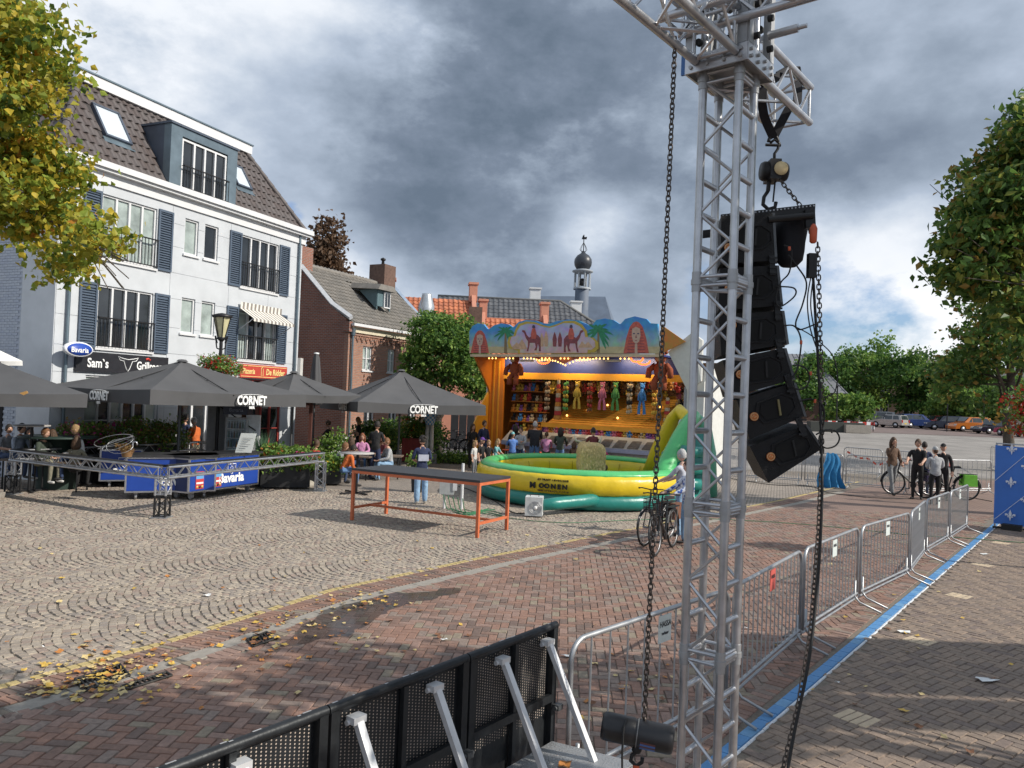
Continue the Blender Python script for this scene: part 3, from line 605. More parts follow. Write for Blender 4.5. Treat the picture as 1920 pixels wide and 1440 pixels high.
for a,b_,c,d in swin[:2]:
    t = MB(); t.bx(-.05,.0,a,a+.07,c,d).bx(-.05,.0,b_-.07,b_,c,d).bx(-.05,0,a+.07,b_-.07,c,c+.07).bx(-.05,0,a+.07,b_-.07,d-.07,d).bx(-.045,0,(a+b_)/2-.03,(a+b_)/2+.03,c+.07,d-.07)
    f = t.obj('window', M_white, wb); MB().bx(-.03,-.02,a+.07,b_-.07,c+.07,d-.07).obj('pane', M_curt if c < 5 else M_glassd, f); MB().bx(-.1,0,a-.08,b_+.08,c-.08,c-.003).obj('sill', M_shut, f)
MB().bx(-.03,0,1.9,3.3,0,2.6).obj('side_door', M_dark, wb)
MB().bx(0.26,LB-.05,DB-.2,DB,0,8.8).bx(LB-.25,LB-.02,.31,DB-.2,0,8.8).obj('rear_wall', M_clad, wb)
dp = MB(); 
for x in (.32,LB-.25): dp.tube((x,-.08,.0),(x,-.08,8.72),.045,8)
dp.obj('downpipe', M_zinc, wb)
# grill room sign, light box, striped awning, pizzeria sign
sg = MB().bx(.62,3.78,-.09,-.004,3.02,3.58).obj('shop_sign', mat('sign_black',(.02,.021,.026),.35), wb)
M_txtw = mat('lettering_white',(.85,.86,.85),.5,var=.03); M_txtr = mat('lettering_red',(.7,.06,.04),.5,var=.05)
text_obj('lettering','Sam`s',.36,M_txtw,sg,(1.30,-.096,3.26),(PI/2,0,0),.003,.008,.8); text_obj('lettering','Grillroom',.34,M_txtw,sg,(3.12,-.096,3.26),(PI/2,0,0),.003,.008,.75)
def line_art(name, pts, r, m, par, y, closed=False):
    return MB().path([(p[0],y,p[1]) for p in pts], r, 4, closed=closed).obj(name, m, par)
line_art('bull_emblem',[(1.95,3.50),(2.02,3.40),(2.15,3.38),(2.24,3.16),(2.30,3.08),(2.36,3.16),(2.45,3.38),(2.58,3.40),(2.65,3.50),(2.5,3.46),(2.30,3.43),(2.1,3.46)],.012,M_txtw,sg,-.098,True)
line_art('chilli_emblem',[(2.93,3.47),(3.0,3.50),(3.08,3.46)],.03,M_txtr,sg,-.10)
lb = MB().prism([(x,-.55,z) for x,z in ((.30,3.48),(.95,3.48),(1.02,3.60),(.85,3.70),(.66,3.80),(.55,3.70),(.25,3.62))],(0,.12,0)); 
lb = MB().lathe([(.0,-.07),(.40,-.07),(.43,-.04),(.43,.04),(.40,.07),(0,.07)],24,q=Matrix.Rotation(PI/2,3,'X'),sx=1,sy=.48,c=(.42,-.40,3.60)).obj('light_box', mat('box_white',(.75,.76,.78),.4), wb)
MB().lathe([(.0,-.08),(.37,-.08),(.37,.08),(0,.08)],24,q=Matrix.Rotation(PI/2,3,'X'),sx=1,sy=.45,c=(.42,-.40,3.60)).obj('blue_disc', mat('brand_blue',(.02,.07,.38),.4,var=.05), lb)
text_obj('lettering','Bavaria',.2,M_txtw,lb,(.42,-.485,3.58),(PI/2,0,0),.002,.004,.9)
rs = MB().bx(6.95,9.42,-.09,-.004,3.10,3.58).obj('restaurant_sign', mat('sign_red',(.48,.06,.04),.45,var=.08), wb); M_gold = mat('lettering_gold',(.80,.62,.25),.5,var=.05)
MB().bx(6.99,9.38,-.094,-.0905,3.14,3.16).bx(6.99,9.38,-.094,-.0905,3.52,3.54).obj('gold_lines', M_gold, rs)
text_obj('lettering','Pizzeria',.27,M_gold,rs,(7.35,-.098,3.33),(PI/2,0,0),.002,.006,.75,shear=.2); text_obj('lettering','De Ridder',.30,M_gold,rs,(8.75,-.098,3.33),(PI/2,0,0),.002,.008,.8,shear=.15)
line_art('knight_emblem',[(8.0,3.20),(8.0,3.46),(8.05,3.50),(8.1,3.46),(8.1,3.20)],.015,M_gold,rs,-.098,True)
aw = MB(); n = 22; x0, x1 = 6.80,8.95
for i in range(n):
    a, c = x0+(x1-x0)*i/n, x0+(x1-x0)*(i+1)/n
    aw.add([(a,-.10,5.52),(c,-.10,5.52),(c,-.72,5.16),(a,-.72,5.16)],[(0,1,2,3)],i%2).add([(a,-.722,5.16),(c,-.722,5.16),(c,-.722,5.06),(a,-.722,5.06)],[(0,1,2,3)],i%2).add([(a,-.10,5.525),(c,-.10,5.525),(c,-.12,5.75),(a,-.12,5.75)],[(0,1,2,3)],i%2)
awo = aw.obj('awning', [mat('awning_cream',(.72,.70,.64),.8),mat('awning_grey',(.24,.22,.20),.8)], wb)
MB().tube((x0,-.06,4.75),(x0,-.70,5.15),.015).tube((x1,-.06,4.75),(x1,-.70,5.15),.015).obj('awning_arm', M_white, awo)
# ---- red brick house with dormer
M_brk = None
def brickwall(name, c1, c2, mortar=(.30,.27,.24), rz=0.):
    if name in MATS: return MATS[name]
    m = bpy.data.materials.new(name); m.use_nodes = True; nt = m.node_tree; N = nt.nodes.new; L = nt.links.new; MATS[name] = m; b = nt.nodes['Principled BSDF']; b.inputs['Roughness'].default_value = .85
    tc = N('ShaderNodeTexCoord'); sp = N('ShaderNodeSeparateXYZ'); L(tc.outputs['Object'], sp.inputs[0]); ad = N('ShaderNodeMath'); L(sp.outputs[0], ad.inputs[0]); L(sp.outputs[1], ad.inputs[1])
    cb = N('ShaderNodeCombineXYZ'); L(ad.outputs[0], cb.inputs[0]); L(sp.outputs[2], cb.inputs[1]); bt = N('ShaderNodeTexBrick'); L(cb.outputs[0], bt.inputs[0])
    bt.inputs['Color1'].default_value = (*c1,1); bt.inputs['Color2'].default_value = (*c2,1); bt.inputs['Mortar'].default_value = (*mortar,1); bt.inputs['Scale'].default_value = 1
    bt.inputs['Mortar Size'].default_value = .010; bt.inputs['Brick Width'].default_value = .22; bt.inputs['Row Height'].default_value = .075
    nz = N('ShaderNodeTexNoise'); L(tc.outputs['Object'], nz.inputs[0]); nz.inputs['Scale'].default_value = .9; nz.inputs['Detail'].default_value = 8; mr = N('ShaderNodeMapRange'); L(nz.outputs[0], mr.inputs[0]); mr.inputs[3].default_value = .6; mr.inputs[4].default_value = 1.35
    vm = N('ShaderNodeVectorMath'); vm.operation = 'SCALE'; L(bt.outputs[0], vm.inputs[0]); L(mr.outputs[0], vm.inputs['Scale']); L(vm.outputs[0], b.inputs['Base Color'])
    bp = N('ShaderNodeBump'); L(bt.outputs['Fac'], bp.inputs['Height']); bp.invert = True; bp.inputs['Distance'].default_value = .01; L(bp.outputs[0], b.inputs['Normal']); return m
M_rb = brickwall('red_brick',(.32,.115,.07),(.24,.09,.06)); M_rb2 = brickwall('orange_brick',(.42,.20,.125),(.33,.15,.10))
M_gtile = mat('grey_roof_tile',(.20,.185,.165),.8,var=.25,scale=3,bump=.3,dirt=.3); M_gtile2 = mat('grey_roof_tile_b',(.165,.155,.14),.8,var=.25,scale=3)
rh = thing('brick_house','two-storey red brick house with grey tiled roof, dormer and square chimney','house',(-7.31,34,0),R(63))
LH = 7.6; DH = 6.6; EH = 5.75; RH = 8.55
# front wall along +x local, faces -y; gable at x=0 facing -x; depth +y
wo = [(1.05,1.75,3.75,4.85),(2.95,3.55,3.75,4.85),(4.75,5.4,3.75,4.85),(1.3,2.1,0.1,2.2),(3.2,3.9,.9,2.1),(4.8,5.5,.9,2.1)]
b = MB()
for r_ in sub_rects(0,LH,0,EH,wo): b.bx(r_[0],r_[1],0,.22,r_[2],r_[3])
b.obj('wall', M_rb2, rh)
for i, w_ in enumerate(wo): window(rh,*w_,2,2 if i < 3 else 1,.06,dep=.12,glass=M_curt if i < 3 else M_glassd,sillm=M_white if i < 3 else M_white, name='window' if i != 3 else 'door')
mid = DH/2
gab = [(0,.222,0),(0,DH,0),(0,DH,EH+.2),(0,mid+.55,RH),(0,mid-.1,RH),(0,1.1,EH+.85),(0,.222,EH+.25)]
MB().prism(gab,(.22,0,0)).obj('gable_wall', M_rb, rh); MB().prism([(x+LH-.22,y,z) for x,y,z in gab],(.22,0,0)).bx(.23,LH-.23,DH-.2,DH,0,EH).obj('far_gable_wall', M_rb, rh)
cop = [(-.05,-.05,EH+.28),(-.05,1.05,EH+.92),(-.05,mid-.1,RH+.12)]
MB().path([(-.0+.06,y,z) for _,y,z in cop],.13,4).obj('gable_coping', mat('coping_grey',(.50,.52,.55),.6), rh); MB().path([(LH-.10,y,z) for _,y,z in cop],.11,4).obj('far_gable_coping', mat('coping_blue',(.33,.42,.55),.6), rh)
MB().bx(-.12,.1,-.12,.25,EH-.35,EH+.1).obj('gable_kneeler', M_rb, rh)
# front roof slope tiles
sl2 = Vector((0,mid-.1-(-.1),RH-EH-.15)); L2 = sl2.length; p2 = math.atan2(sl2.z,sl2.y)
rdeck = MB().add([(.15,-.15,EH+.05),(LH-.15,-.15,EH+.05),(LH-.15,mid-.1,RH),(.15,mid-.1,RH)],[(0,1,2,3)]).add([(.15,DH+.15,EH+.05),(.15,mid-.1,RH),(LH-.15,mid-.1,RH),(LH-.15,DH+.15,EH+.05)],[(0,1,2,3)]).obj('roof', M_gtile2, rh)
tg = [tilemesh(.30,.33,M_gtile),tilemesh(.30,.33,M_gtile2)]; T = []
for k in range(int(L2/.30)+1):
    for i in range(int((LH-.5)/.27)):
        x = .38+i*.27; s_ = k*.30/L2
        if 2.85 < x < 4.2 and .30 < s_ < .78: continue
        T.append((Matrix.Translation((x,-.12+(mid+.02)*s_,EH+.08+(RH-EH-.05)*s_))@Matrix.Rotation(p2,4,'X'), random.randrange(2)))
pieces('tile','roof_tiles',tg,T,rdeck,limit=260)
MB().tube((.2,mid-.1,RH+.03),(LH-.2,mid-.1,RH+.03),.12,8).obj('ridge_tiles', M_gtile, rdeck)
MB().bx(-.02,LH+.02,-.32,-.16,EH-.08,EH+.04).obj('gutter', M_white, rh); MB().bx(.1,LH,-.1,-.004,EH-.35,EH-.085).obj('cornice', mat('cream_trim',(.62,.56,.42),.7), rh)
zz_ = MB()
for i in range(22):
    a = .3+i*.33; zz_.tube((a,-.03,EH-.75),(a+.165,-.03,EH-.5),.03,4).tube((a+.165,-.03,EH-.5),(a+.33,-.03,EH-.75),.03,4)
zz_.bx(.1,LH,-.05,-.004,EH-.47,EH-.40).obj('zigzag_brickwork', M_rb2, rh)
dz = MB(); dz.bx(3.0,4.05,.78,.86,6.95,7.75); df = dz.obj('dormer', mat('dormer_green',(.09,.15,.17),.6), rh)
MB().prism([(2.98,.8,6.78),(2.98,1.9,7.75),(2.98,.8,7.75)],(.06,0,0)).prism([(4.01,.8,6.78),(4.01,1.9,7.75),(4.01,.8,7.75)],(.06,0,0)).obj('dormer_cheek', mat('dormer_green',(.09,.15,.17),.6), rh)
MB().prism([(2.75,.55,7.72),(4.3,.55,7.72),(4.05,.6,8.0),(3.0,.6,8.0)],(0,1.75,.12)).obj('dormer_roof', M_gtile2, rh)
f = MB().bx(3.45,3.95,.70,.775,6.9,7.68).obj('window', M_white, rh); MB().bx(3.50,3.68,.69,.698,6.96,7.62).bx(3.72,3.90,.69,.698,6.96,7.62).obj('pane', M_glassd, f)
MB().bx(LH-1.55,LH-.55,mid-.6,mid+.4,RH-.6,RH+1.05).obj('chimney', mat('chimney_brown',(.14,.085,.065),.9,var=.3,scale=7,dirt=.3), rh)
MB().lathe([(.1,0),(.07,.25),(.14,.3),(.14,.38),(0,.45)],8,c=(LH-1.05,mid-.1,RH+1.05)).obj('chimney_cowl', M_blk, rh)
MB().bx(-.1,.75,mid-.4,mid+.4,RH-1.2,RH+.85).obj('gable_chimney', M_rb, rh)
MB().tube((.18,-.1,0),(.18,-.1,EH-.45),.05,8).tube((.18,-.1,EH-.5),(.18,-.1,EH-.2),.10,6,.12).obj('downpipe', M_zinc, rh)
# ---- orange roofed houses, grey roofed hall, tower, behind
M_ot = mat('orange_roof_tile',(.44,.15,.07),.7,var=.3,scale=2,dirt=.25); M_ot2 = mat('orange_roof_tile_b',(.36,.12,.06),.7,var=.3,scale=2); M_stuc = mat('terracotta_stucco',(.55,.25,.17),.8,var=.12,scale=1,dirt=.1)
def tiled(par, P0, P1, P2, P3, m1, m2, w=.35, h=.42, limit=120, name='tile'):
    """tiles over the quad P0-P1 (eave) P3-P2 (ridge), local coords"""
    P0,P1,P2,P3 = map(Vector,(P0,P1,P2,P3)); ex = (P1-P0).normalized(); up = (P3-P0); up = (up-ex*up.dot(ex)); Ls = up.length; ey = up.normalized(); n = ex.cross(ey).normalized()
    rotm = Matrix((ex,ey,n)).transposed().to_4x4(); T = []; sc = Matrix.Diagonal((w/.30,1,1.3,1))
    for k in range(int(Ls/h)):
        s_ = k*h/Ls; a = P0.lerp(P3,s_); b_ = P1.lerp(P2,s_); ln = (b_-a).length; nn = int(ln/(w*.93)); 
        for i in range(nn):
            p = a+ex*(w*.5+i*w*.93); T.append((Matrix.Translation(p+n*.02)@rotm@sc, random.randrange(2)))
    pieces(name,'roof_tiles',[tilemesh(.30,h*1.08,m1),tilemesh(.30,h*1.08,m2)],T,par,limit=limit)
def gable_house(name, label, loc, rz, Lx, Dy, eh, rhh, mw, mr1, mr2, par_gables=True, chim=True, limit=60, cat='house', wins=()):
    t = thing(name, label, cat, loc, rz); b = MB(); b.bx(0,Lx,0,.25,0,eh).bx(0,Lx,Dy-.25,Dy,0,eh).obj('wall', mw, t)
    over = .45 if par_gables else -.02; g = [(0,0,0),(0,Dy,0),(0,Dy,eh),(0,Dy/2+.3,rhh+over),(0,Dy/2-.3,rhh+over),(0,0,eh)]
    g = [(x,y if 0 < y < Dy else y+(-.02 if y == 0 else .02),z) for x,y,z in g]
    MB().prism([(-.02,y,z) for x,y,z in g],(.27,0,0)).prism([(Lx-.25,y,z) for x,y,z in g],(.27,0,0)).obj('gable', mw, t)
    rf_ = MB().add([(.24,-.25,eh-.1),(Lx-.24,-.25,eh-.1),(Lx-.24,Dy/2,rhh),(.24,Dy/2,rhh)],[(0,1,2,3)]).add([(.24,Dy+.25,eh-.1),(.24,Dy/2,rhh),(Lx-.24,Dy/2,rhh),(Lx-.24,Dy+.25,eh-.1)],[(0,1,2,3)]).obj('roof', mr2, t)
    tiled(rf_,(.25,-.25,eh-.08),(Lx-.25,-.25,eh-.08),(Lx-.25,Dy/2,rhh+.02),(.25,Dy/2,rhh+.02),mr1,mr2,limit=limit)
    if chim:
        for x in (0.12,Lx-.12): MB().bx(x-.25,x+.25,Dy/2-.45,Dy/2+.45,rhh+over-.6,rhh+over+.55).bx(x-.32,x+.32,Dy/2-.52,Dy/2+.52,rhh+over+.553,rhh+over+.7).obj('chimney', mw, t)
    for w_ in wins: window(t,*w_)
    return t
# far row: placed by what shows above the stall
oh = gable_house('orange_roof_house','house with orange pantile roof and terracotta stepped gable behind the round green tree',(-7.6,45.5,0),R(8),5.6,9,5.5,9.1,M_stuc,M_ot,M_ot2,limit=100)
oh2 = gable_house('small_orange_house','lower orange-tiled house with a terracotta gable left of the fairground fascia',(-1.9,47,0),R(5),4.3,7,5.0,8.0,M_stuc,M_ot,M_ot2,limit=60)
MB().bx(-.9,-.1,-.4,.5,0,8.2).obj('brown_chimney', mat('chimney_brown',(.14,.085,.065)), oh2)
M_gal = mat('galvanised_steel',(.55,.58,.60),.35,.8,var=.12,scale=4)
vp = thing('vent_pipe','galvanised steel ventilation pipe with flared cap by the orange roof','vent pipe',D(797,640,42)+Vector((0,0,-3)))
MB().lathe([(.25,-3),(.25,3.9),(.42,4.5),(.44,4.9),(.27,5.5),(.27,5.6),(0,5.6)],20).obj('pipe', M_gal, vp); MB().lathe([(.28,1.2),(.28,1.3)],20).lathe([(.28,3.1),(.28,3.2)],20).obj('pipe_band', M_gal, vp)
M_sl = mat('slate_dark',(.075,.08,.09),.65,var=.2,scale=2); M_sl2 = mat('slate_grey',(.15,.15,.145),.75,var=.2,scale=2,dirt=.2); M_slb = mat('slate_blue',(.10,.13,.18),.6,var=.15,scale=1)
gh = thing('grey_roof_hall','long hall with dark grey tiled hipped roof and white chimneys','building',(-6.3,66,0),R(3))
GX = 14.4
b = MB().bx(0,GX+2,0,.3,0,7.2).bx(0,.3,.301,9.5,0,7.2).bx(GX+1.7,GX+2,.301,9.5,0,7.2).bx(0,GX+2,9.5,9.8,0,7.2); b.obj('wall', M_rb2, gh)
hr = MB().add([(-.6,-.6,7.3),(GX+2.6,-.6,7.3),(GX-3.6,5,11.9),(-.6,5,11.9)],[(0,1,2,3)]).obj('roof', M_sl, gh)
MB().add([(GX+2.6,-.6,7.3),(GX+2.6,10.4,7.3),(GX-3.6,5,11.9)],[(0,1,2)]).obj('roof_hip', M_sl2, gh); MB().add([(-.6,10.4,7.3),(-.6,5,11.9),(GX-3.6,5,11.9),(GX+2.6,10.4,7.3)],[(0,1,2,3)]).obj('rear_roof', M_sl, gh)
tiled(hr,(-.6,-.62,7.33),(GX+2.5,-.62,7.33),(GX-3.7,5,11.95),(-.6,5,11.95),M_sl,mat('slate_dark_b',(.095,.10,.11),.65,var=.2,scale=2),w=.5,h=.6,limit=80)
MB().path([(-.6,5,11.95),(GX-3.6,5,11.95),(GX+2.6,-.6,7.35)],.16,6).obj('ridge_tiles', M_sl2, gh)
MB().bx(-.7,GX+2.7,-.95,-.62,6.95,7.32).obj('eaves_board', mat('eaves_blue_grey',(.20,.22,.27),.6), gh)
for x in (8.6,12.6):
    MB().bx(x-.5,x+.5,7,8,9.5,13.3 if x < 10 else 12.2).bx(x-.6,x+.6,6.9,8.1,13.303 if x < 10 else 12.203,13.45 if x < 10 else 12.35).obj('white_chimney', M_white, gh)
ch = thing('church','church with steep blue slate roof behind the hall','church',(3.4,82,0),R(-12))
ch_r = [(0,0,8),(0,8.5,14.9),(0,17,8)]
MB().bx(0,8,0,17,0,8).obj('wall', M_rb2, ch); MB().add([(0,-.3,7.9),(8,-.3,7.9),(5.4,8.5,15.0),(-3.4,8.5,15.0)],[(0,1,2,3)]).add([(-3.4,8.5,15),(5.4,8.5,15),(8,17,7.9),(0,17,7.9)],[(0,1,2,3)]).add([(8,-.3,7.9),(8,17,7.9),(5.4,8.5,15)],[(0,1,2)]).obj('roof', M_slb, ch)
tw = thing('onion_dome_tower','slender bell tower with dark onion dome, open lantern and weather vane','tower',D(1090,580,84)*1.0)
tw.location.z = 0; tz = lambda y: D(1090,y,84).z
b = MB().lathe([(1.05,6),(1.05,tz(545)),(.98,tz(543))],4,q=Matrix.Rotation(R(40),3,'Z')); b.lathe([(1.9,5),(1.0,tz(575))],4,q=Matrix.Rotation(R(40),3,'Z')); b.obj('tower_base', M_slb, tw)
b = MB(); z0, z1 = tz(543), tz(510)
for k in range(8):
    a = 2*PI*k/8+.2; b.tube((.86*math.cos(a),.86*math.sin(a),z0),(.86*math.cos(a),.86*math.sin(a),z1),.09,6)
b.lathe([(.98,z0),(.98,z0+.18),(.8,z0+.18)],16).lathe([(.8,z1-.15),(1.15,z1),(1.15,z1+.12),(.3,z1+.4)],16).obj('lantern', mat('lantern_grey',(.30,.33,.36),.6), tw)
MB().lathe([(.1,z0+.4),(.38,z0+.5),(.42,z0+.8),(.2,z0+1.2),(0,z0+1.25)],10).obj('bell', M_blk, tw)
c_ = tz(492); MB().lathe([(.35,tz(508)),(.72,c_-.72),(.93,c_-.35),(.98,c_),(.93,c_+.35),(.66,c_+.75),(.28,c_+1.0),(.12,c_+1.25)],20).obj('onion_dome', mat('dome_slate',(.035,.04,.05),.4,var=.2), tw)
zt_ = tz(440); sp_ = MB().tube((0,0,c_+1),(0,0,zt_),.05,6)
for k in range(8):
    a = 2*PI*k/8; sp_.path([(.03*math.cos(a),.03*math.sin(a),tz(476)),(.4*math.cos(a),.4*math.sin(a),tz(468)),(.25*math.cos(a),.25*math.sin(a),tz(462)),(0,0,tz(454))],.022,4)
sp_.obj('spire_cage', M_blk, tw); MB().prism([(-.25,0,zt_-.5),(.3,0,zt_-.5),(.35,0,zt_-.2),(.1,0,zt_-.25),(-.1,0,zt_-.05)],(0,.03,0)).obj('weather_vane', M_blk, tw)
# villa with white bays among the trees, the barn-like shed left of it, house at the far right
M_bge = brickwall('villa_brick',(.62,.42,.32),(.55,.36,.28),(.6,.55,.5))
def at_scale(px, py, Y): return D(px,py,Y)
vl = thing('villa','pale brick villa with white bay windows seen between the trees','house',D(1652,781,118).to_3d(),R(-20))
vl.location = (D(1652,781,118).x-5,118,1.2)
MB().bx(0,15,0,8,0,7.4).obj('wall', M_bge, vl); MB().prism([(-.5,-.5,7.4),(15.5,-.5,7.4),(12,4,10.2),(3,4,10.2)],(0,6,0)).obj('roof', M_gtile, vl)
for x in (1.2,4.2,7.5,10.5,12.8):
    window(vl,x,x+1.3,1.2,3.6,3,2,.09,dep=-.15,name='bay_window'); window(vl,x+.1,x+1.2,4.5,6.3,2,2,.09,dep=-.12)
MB().bx(5.4,7.3,-.4,-.02,7.2,9.3).bx(-.1,15.1,-.12,-.003,3.9,4.15).bx(-.1,15.1,-.12,-.003,6.9,7.2).obj('white_trim', M_white, vl)
shd = thing('metal_roof_hall','low brick hall with grey standing seam roof beyond the speakers','building',(D(1420,760,108).x-2,108,1.2),R(-6)); shd.scale = (1.25,1.25,1.25)
MB().bx(0,10,0,8,0,3.2).obj('wall', brickwall('dark_brick',(.16,.07,.05),(.12,.06,.045)), shd)
rfs = MB().add([(-1,-1,3.2),(11,-1,3.2),(8.2,4,7.7),(2,4,7.7)],[(0,1,2,3)]).add([(11,-1,3.2),(11,9,3.2),(8.2,4,7.7)],[(0,1,2)]).add([(-1,-1,3.2),(2,4,7.7),(-1,9,3.2)],[(0,1,2)]).obj('roof', mat('seam_roof',(.22,.225,.24),.5,.3), shd)
sm = MB()
for i in range(13):
    a = Vector((-.6+i*.95,-1,3.22)); bb = Vector((2+.3+i*.48,4,7.72)); sm.tube(a,bb,.035,4)
sm.obj('seam', mat('seam_roof_dark',(.12,.125,.13),.5,.3), rfs)
for x in (1.5,5.0,8.3): window(shd,x,x+1.3,.9,2.3,2,1,.08,dep=-.04)
fh = thing('dark_gable_house','dark brick house with slate roof half hidden by the right-hand trees','house',(D(1880,700,120).x-2,120,1.2),R(-25))
MB().bx(0,12,0,9,0,4.5).obj('wall', brickwall('dark_brick',(.16,.07,.05),(.12,.06,.045)), fh); MB().prism([(-.4,-.4,4.5),(12.4,-.4,4.5),(12.4,4.5,8.6),(-.4,4.5,8.6)],(0,.2,.05)).prism([(-.4,9.4,4.5),(12.4,9.4,4.5),(12.4,4.5,8.6),(-.4,4.5,8.6)],(0,.2,.05)).obj('roof', M_sl2, fh)
for x in (1.5,5.2,8.8): window(fh,x,x+1.3,1.0,2.8,2,1,.09,dep=-.04)
# ================================================================= TREES AND PLANTS
M_bark = mat('bark',(.085,.07,.055),.95,var=.35,scale=6,bump=.6,bscale=25)
def foliage(name, mats, blobs, n, size, parent, seed=0, wts=None, droop=.3, named=0, nname='leaf', elong=1.5, flat=0., shell=.55):
    """leaf-sized faces in clumps over the blobs [(centre, radii, weight)]; world coordinates made local to parent"""
    g = np.random.default_rng(seed); inv = world_m(parent).inverted() if parent else Matrix.Identity(4)
    w = np.array([b[2] if len(b) > 2 else b[1][0]*b[1][2] for b in blobs], float); w /= w.sum(); P = []
    cl = max(12, n//26); which = g.choice(len(blobs), cl, p=w)
    for i, (c, r, *_) in enumerate(blobs):
        k = (which == i).sum()
        if not k: continue
        d = g.normal(size=(k,3)); d /= np.linalg.norm(d,axis=1)[:,None]; rad = shell+(1-shell)*g.random(k)**.6; rad *= 1+g.uniform(-.12,.12,k); P.append(np.array(c)+d*rad[:,None]*np.array(r))
    cc = np.concatenate(P); per = n//len(cc)+1; cs = size*3.0
    ctr = np.repeat(cc,per,0)+np.tanh(g.normal(0,1,(len(cc)*per,3))/1.3)*1.3*np.array([cs,cs,cs*.55])*g.uniform(.5,1.3,(len(cc),1)).repeat(per,0); m = len(ctr)
    clm = np.repeat(g.choice(len(mats),len(cc),p=wts),per); alt = g.choice(len(mats),m,p=wts); mi = np.where(g.random(m) < .55, clm, alt)
    s = size*g.uniform(.6,1.3,m); nrm = g.normal(size=(m,3))*np.array([1,1,1]); nrm[:,2] += .5+flat; nrm /= np.linalg.norm(nrm,axis=1)[:,None]
    t = g.normal(size=(m,3)); t[:,2] -= droop; t -= nrm*(t*nrm).sum(1)[:,None]; t /= np.linalg.norm(t,axis=1)[:,None]+1e-9; u = np.cross(nrm,t)
    a = s[:,None]*elong; b_ = s[:,None]
    V = np.stack([ctr-t*a*.5, ctr-t*a*.12+u*b_*.5+nrm*b_*.12, ctr+t*a*.5-nrm*b_*.1, ctr-t*a*.12-u*b_*.5+nrm*b_*.12],1).reshape(-1,3)
    Mi = np.array(inv); V = V@Mi[:3,:3].T+Mi[:3,3]; Fq = np.arange(m*4).reshape(-1,4)
    # nearest leaves as objects
    if named:
        d = np.linalg.norm(ctr-np.array(CP),axis=1); pxy = np.array([[ (Vector(c)-CP).dot(CR)/max(.1,(Vector(c)-CP).dot(FW)) ] for c in ctr[:0]])
        order = np.argsort(d); take = []
        for i in order:
            q = Vector(ctr[i])-CP; w_ = q.dot(FW)
            if w_ > .5 and abs(q.dot(CR)/w_) < .66 and abs(q.dot(CU)/w_) < .5: take.append(i)
            if len(take) >= named: break
        take = np.array(take); keep = np.ones(m,bool); keep[take] = False
        bm = {}
        for i in take:
            k = mi[i]
            if k not in bm: bm[k] = MB().add([(-.5*elong,0,0),(-.25*elong,.36,.08),(.05*elong,.5,.12),(.5*elong,0,-.1),(.05*elong,-.5,.12),(-.25*elong,-.36,.08)],[(0,1,2,3,4,5)]).mesh(nname, mats[k])
            o = bpy.data.objects.new(nname, bm[k]); COL.objects.link(o); o.matrix_basis = inv@(Matrix.Translation(ctr[i])@Matrix((t[i],u[i],nrm[i])).transposed().to_4x4()@Matrix.Scale(float(s[i]),4)); o.parent = parent
        Fq = Fq[keep]; mi = mi[keep]
        me = npmesh(name, V, Fq, mats, mi)
    else: me = npmesh(name, V, Fq, mats, mi)
    o = bpy.data.objects.new(name, me); COL.objects.link(o); o['kind'] = 'stuff' if parent else 'stuff'
    if parent: o.parent = parent
    return o
def limbs(parent, base, top, r0, ends, seed=0, name='trunk'):
    g = random.Random(seed); b = MB(); base = Vector(base); top = Vector(top); pts = [base.lerp(top,i/5)+Vector((g.uniform(-1,1),g.uniform(-1,1),0))*r0*.5*(i > 0) for i in range(6)]
    b.path(pts, r0, 9, radii=[r0*1.35,r0,r0*.9,r0*.75,r0*.55,r0*.3]); t = b.obj(name, M_bark, parent, w=True)
    l = MB()
    for e in ends:
        e = Vector(e); s = base.lerp(top, g.uniform(.35,.85)); m = s.lerp(e,.5)+Vector((g.uniform(-.3,.3),g.uniform(-.3,.3),g.uniform(0,.4)))*(e-s).length*.3
        l.path([s,m,e], r0*.3, 6, radii=[r0*.35,r0*.2,r0*.05])
        for _ in range(3):
            e2 = e+Vector((g.uniform(-1,1),g.uniform(-1,1),g.uniform(-.6,.8)))*(e-s).length*.14; l.path([m.lerp(e,g.uniform(.2,.8)),e2],r0*.08,5,radii=[r0*.1,r0*.02])
    if ends: l.obj('limbs', M_bark, parent, w=True)
    return t
def tree(name, label, base, h, r, tr, mats, n, size, seed, crown0=.35, group=None, wts=None, cat='tree', named=0, squash=1.0, lean=(0,0), nb=9, droop=.3):
    base = Vector(base); base.z += gz(base.x,base.y); t = thing(name, label, cat, base, 0, group); g = random.Random(seed); bl = []; cz = h*(crown0+1)/2; hz = h*(1-crown0)/2
    bl.append((base+Vector((0,0,cz)),(r*.75,r*.75,hz*.8),2.2))
    for i in range(nb):
        a = 2*PI*i/nb+g.uniform(-.4,.4); zz = g.uniform(-.75,.85); rr = r*math.sqrt(max(.05,1-zz*zz*.8))*.68
        bl.append((base+Vector((math.cos(a)*rr+lean[0]*(zz+1),math.sin(a)*rr,cz+zz*hz)),(r*g.uniform(.25,.42),)*2+(hz*g.uniform(.2,.36)*squash,),1.))
    limbs(t, base-Vector((0,0,.1)), base+Vector((0,0,h*.8)), tr, [Vector(b[0]) for b in bl[1:]], seed)
    foliage('crown', mats, [(tuple(b[0]),b[1],b[2]) for b in bl], n, size, t, seed, wts, named=named, droop=droop); return t
Lg = [leafmat('leaf_green',(.12,.23,.05),.4), leafmat('leaf_dark',(.06,.13,.035),.4), leafmat('leaf_bright',(.23,.34,.07),.4)]
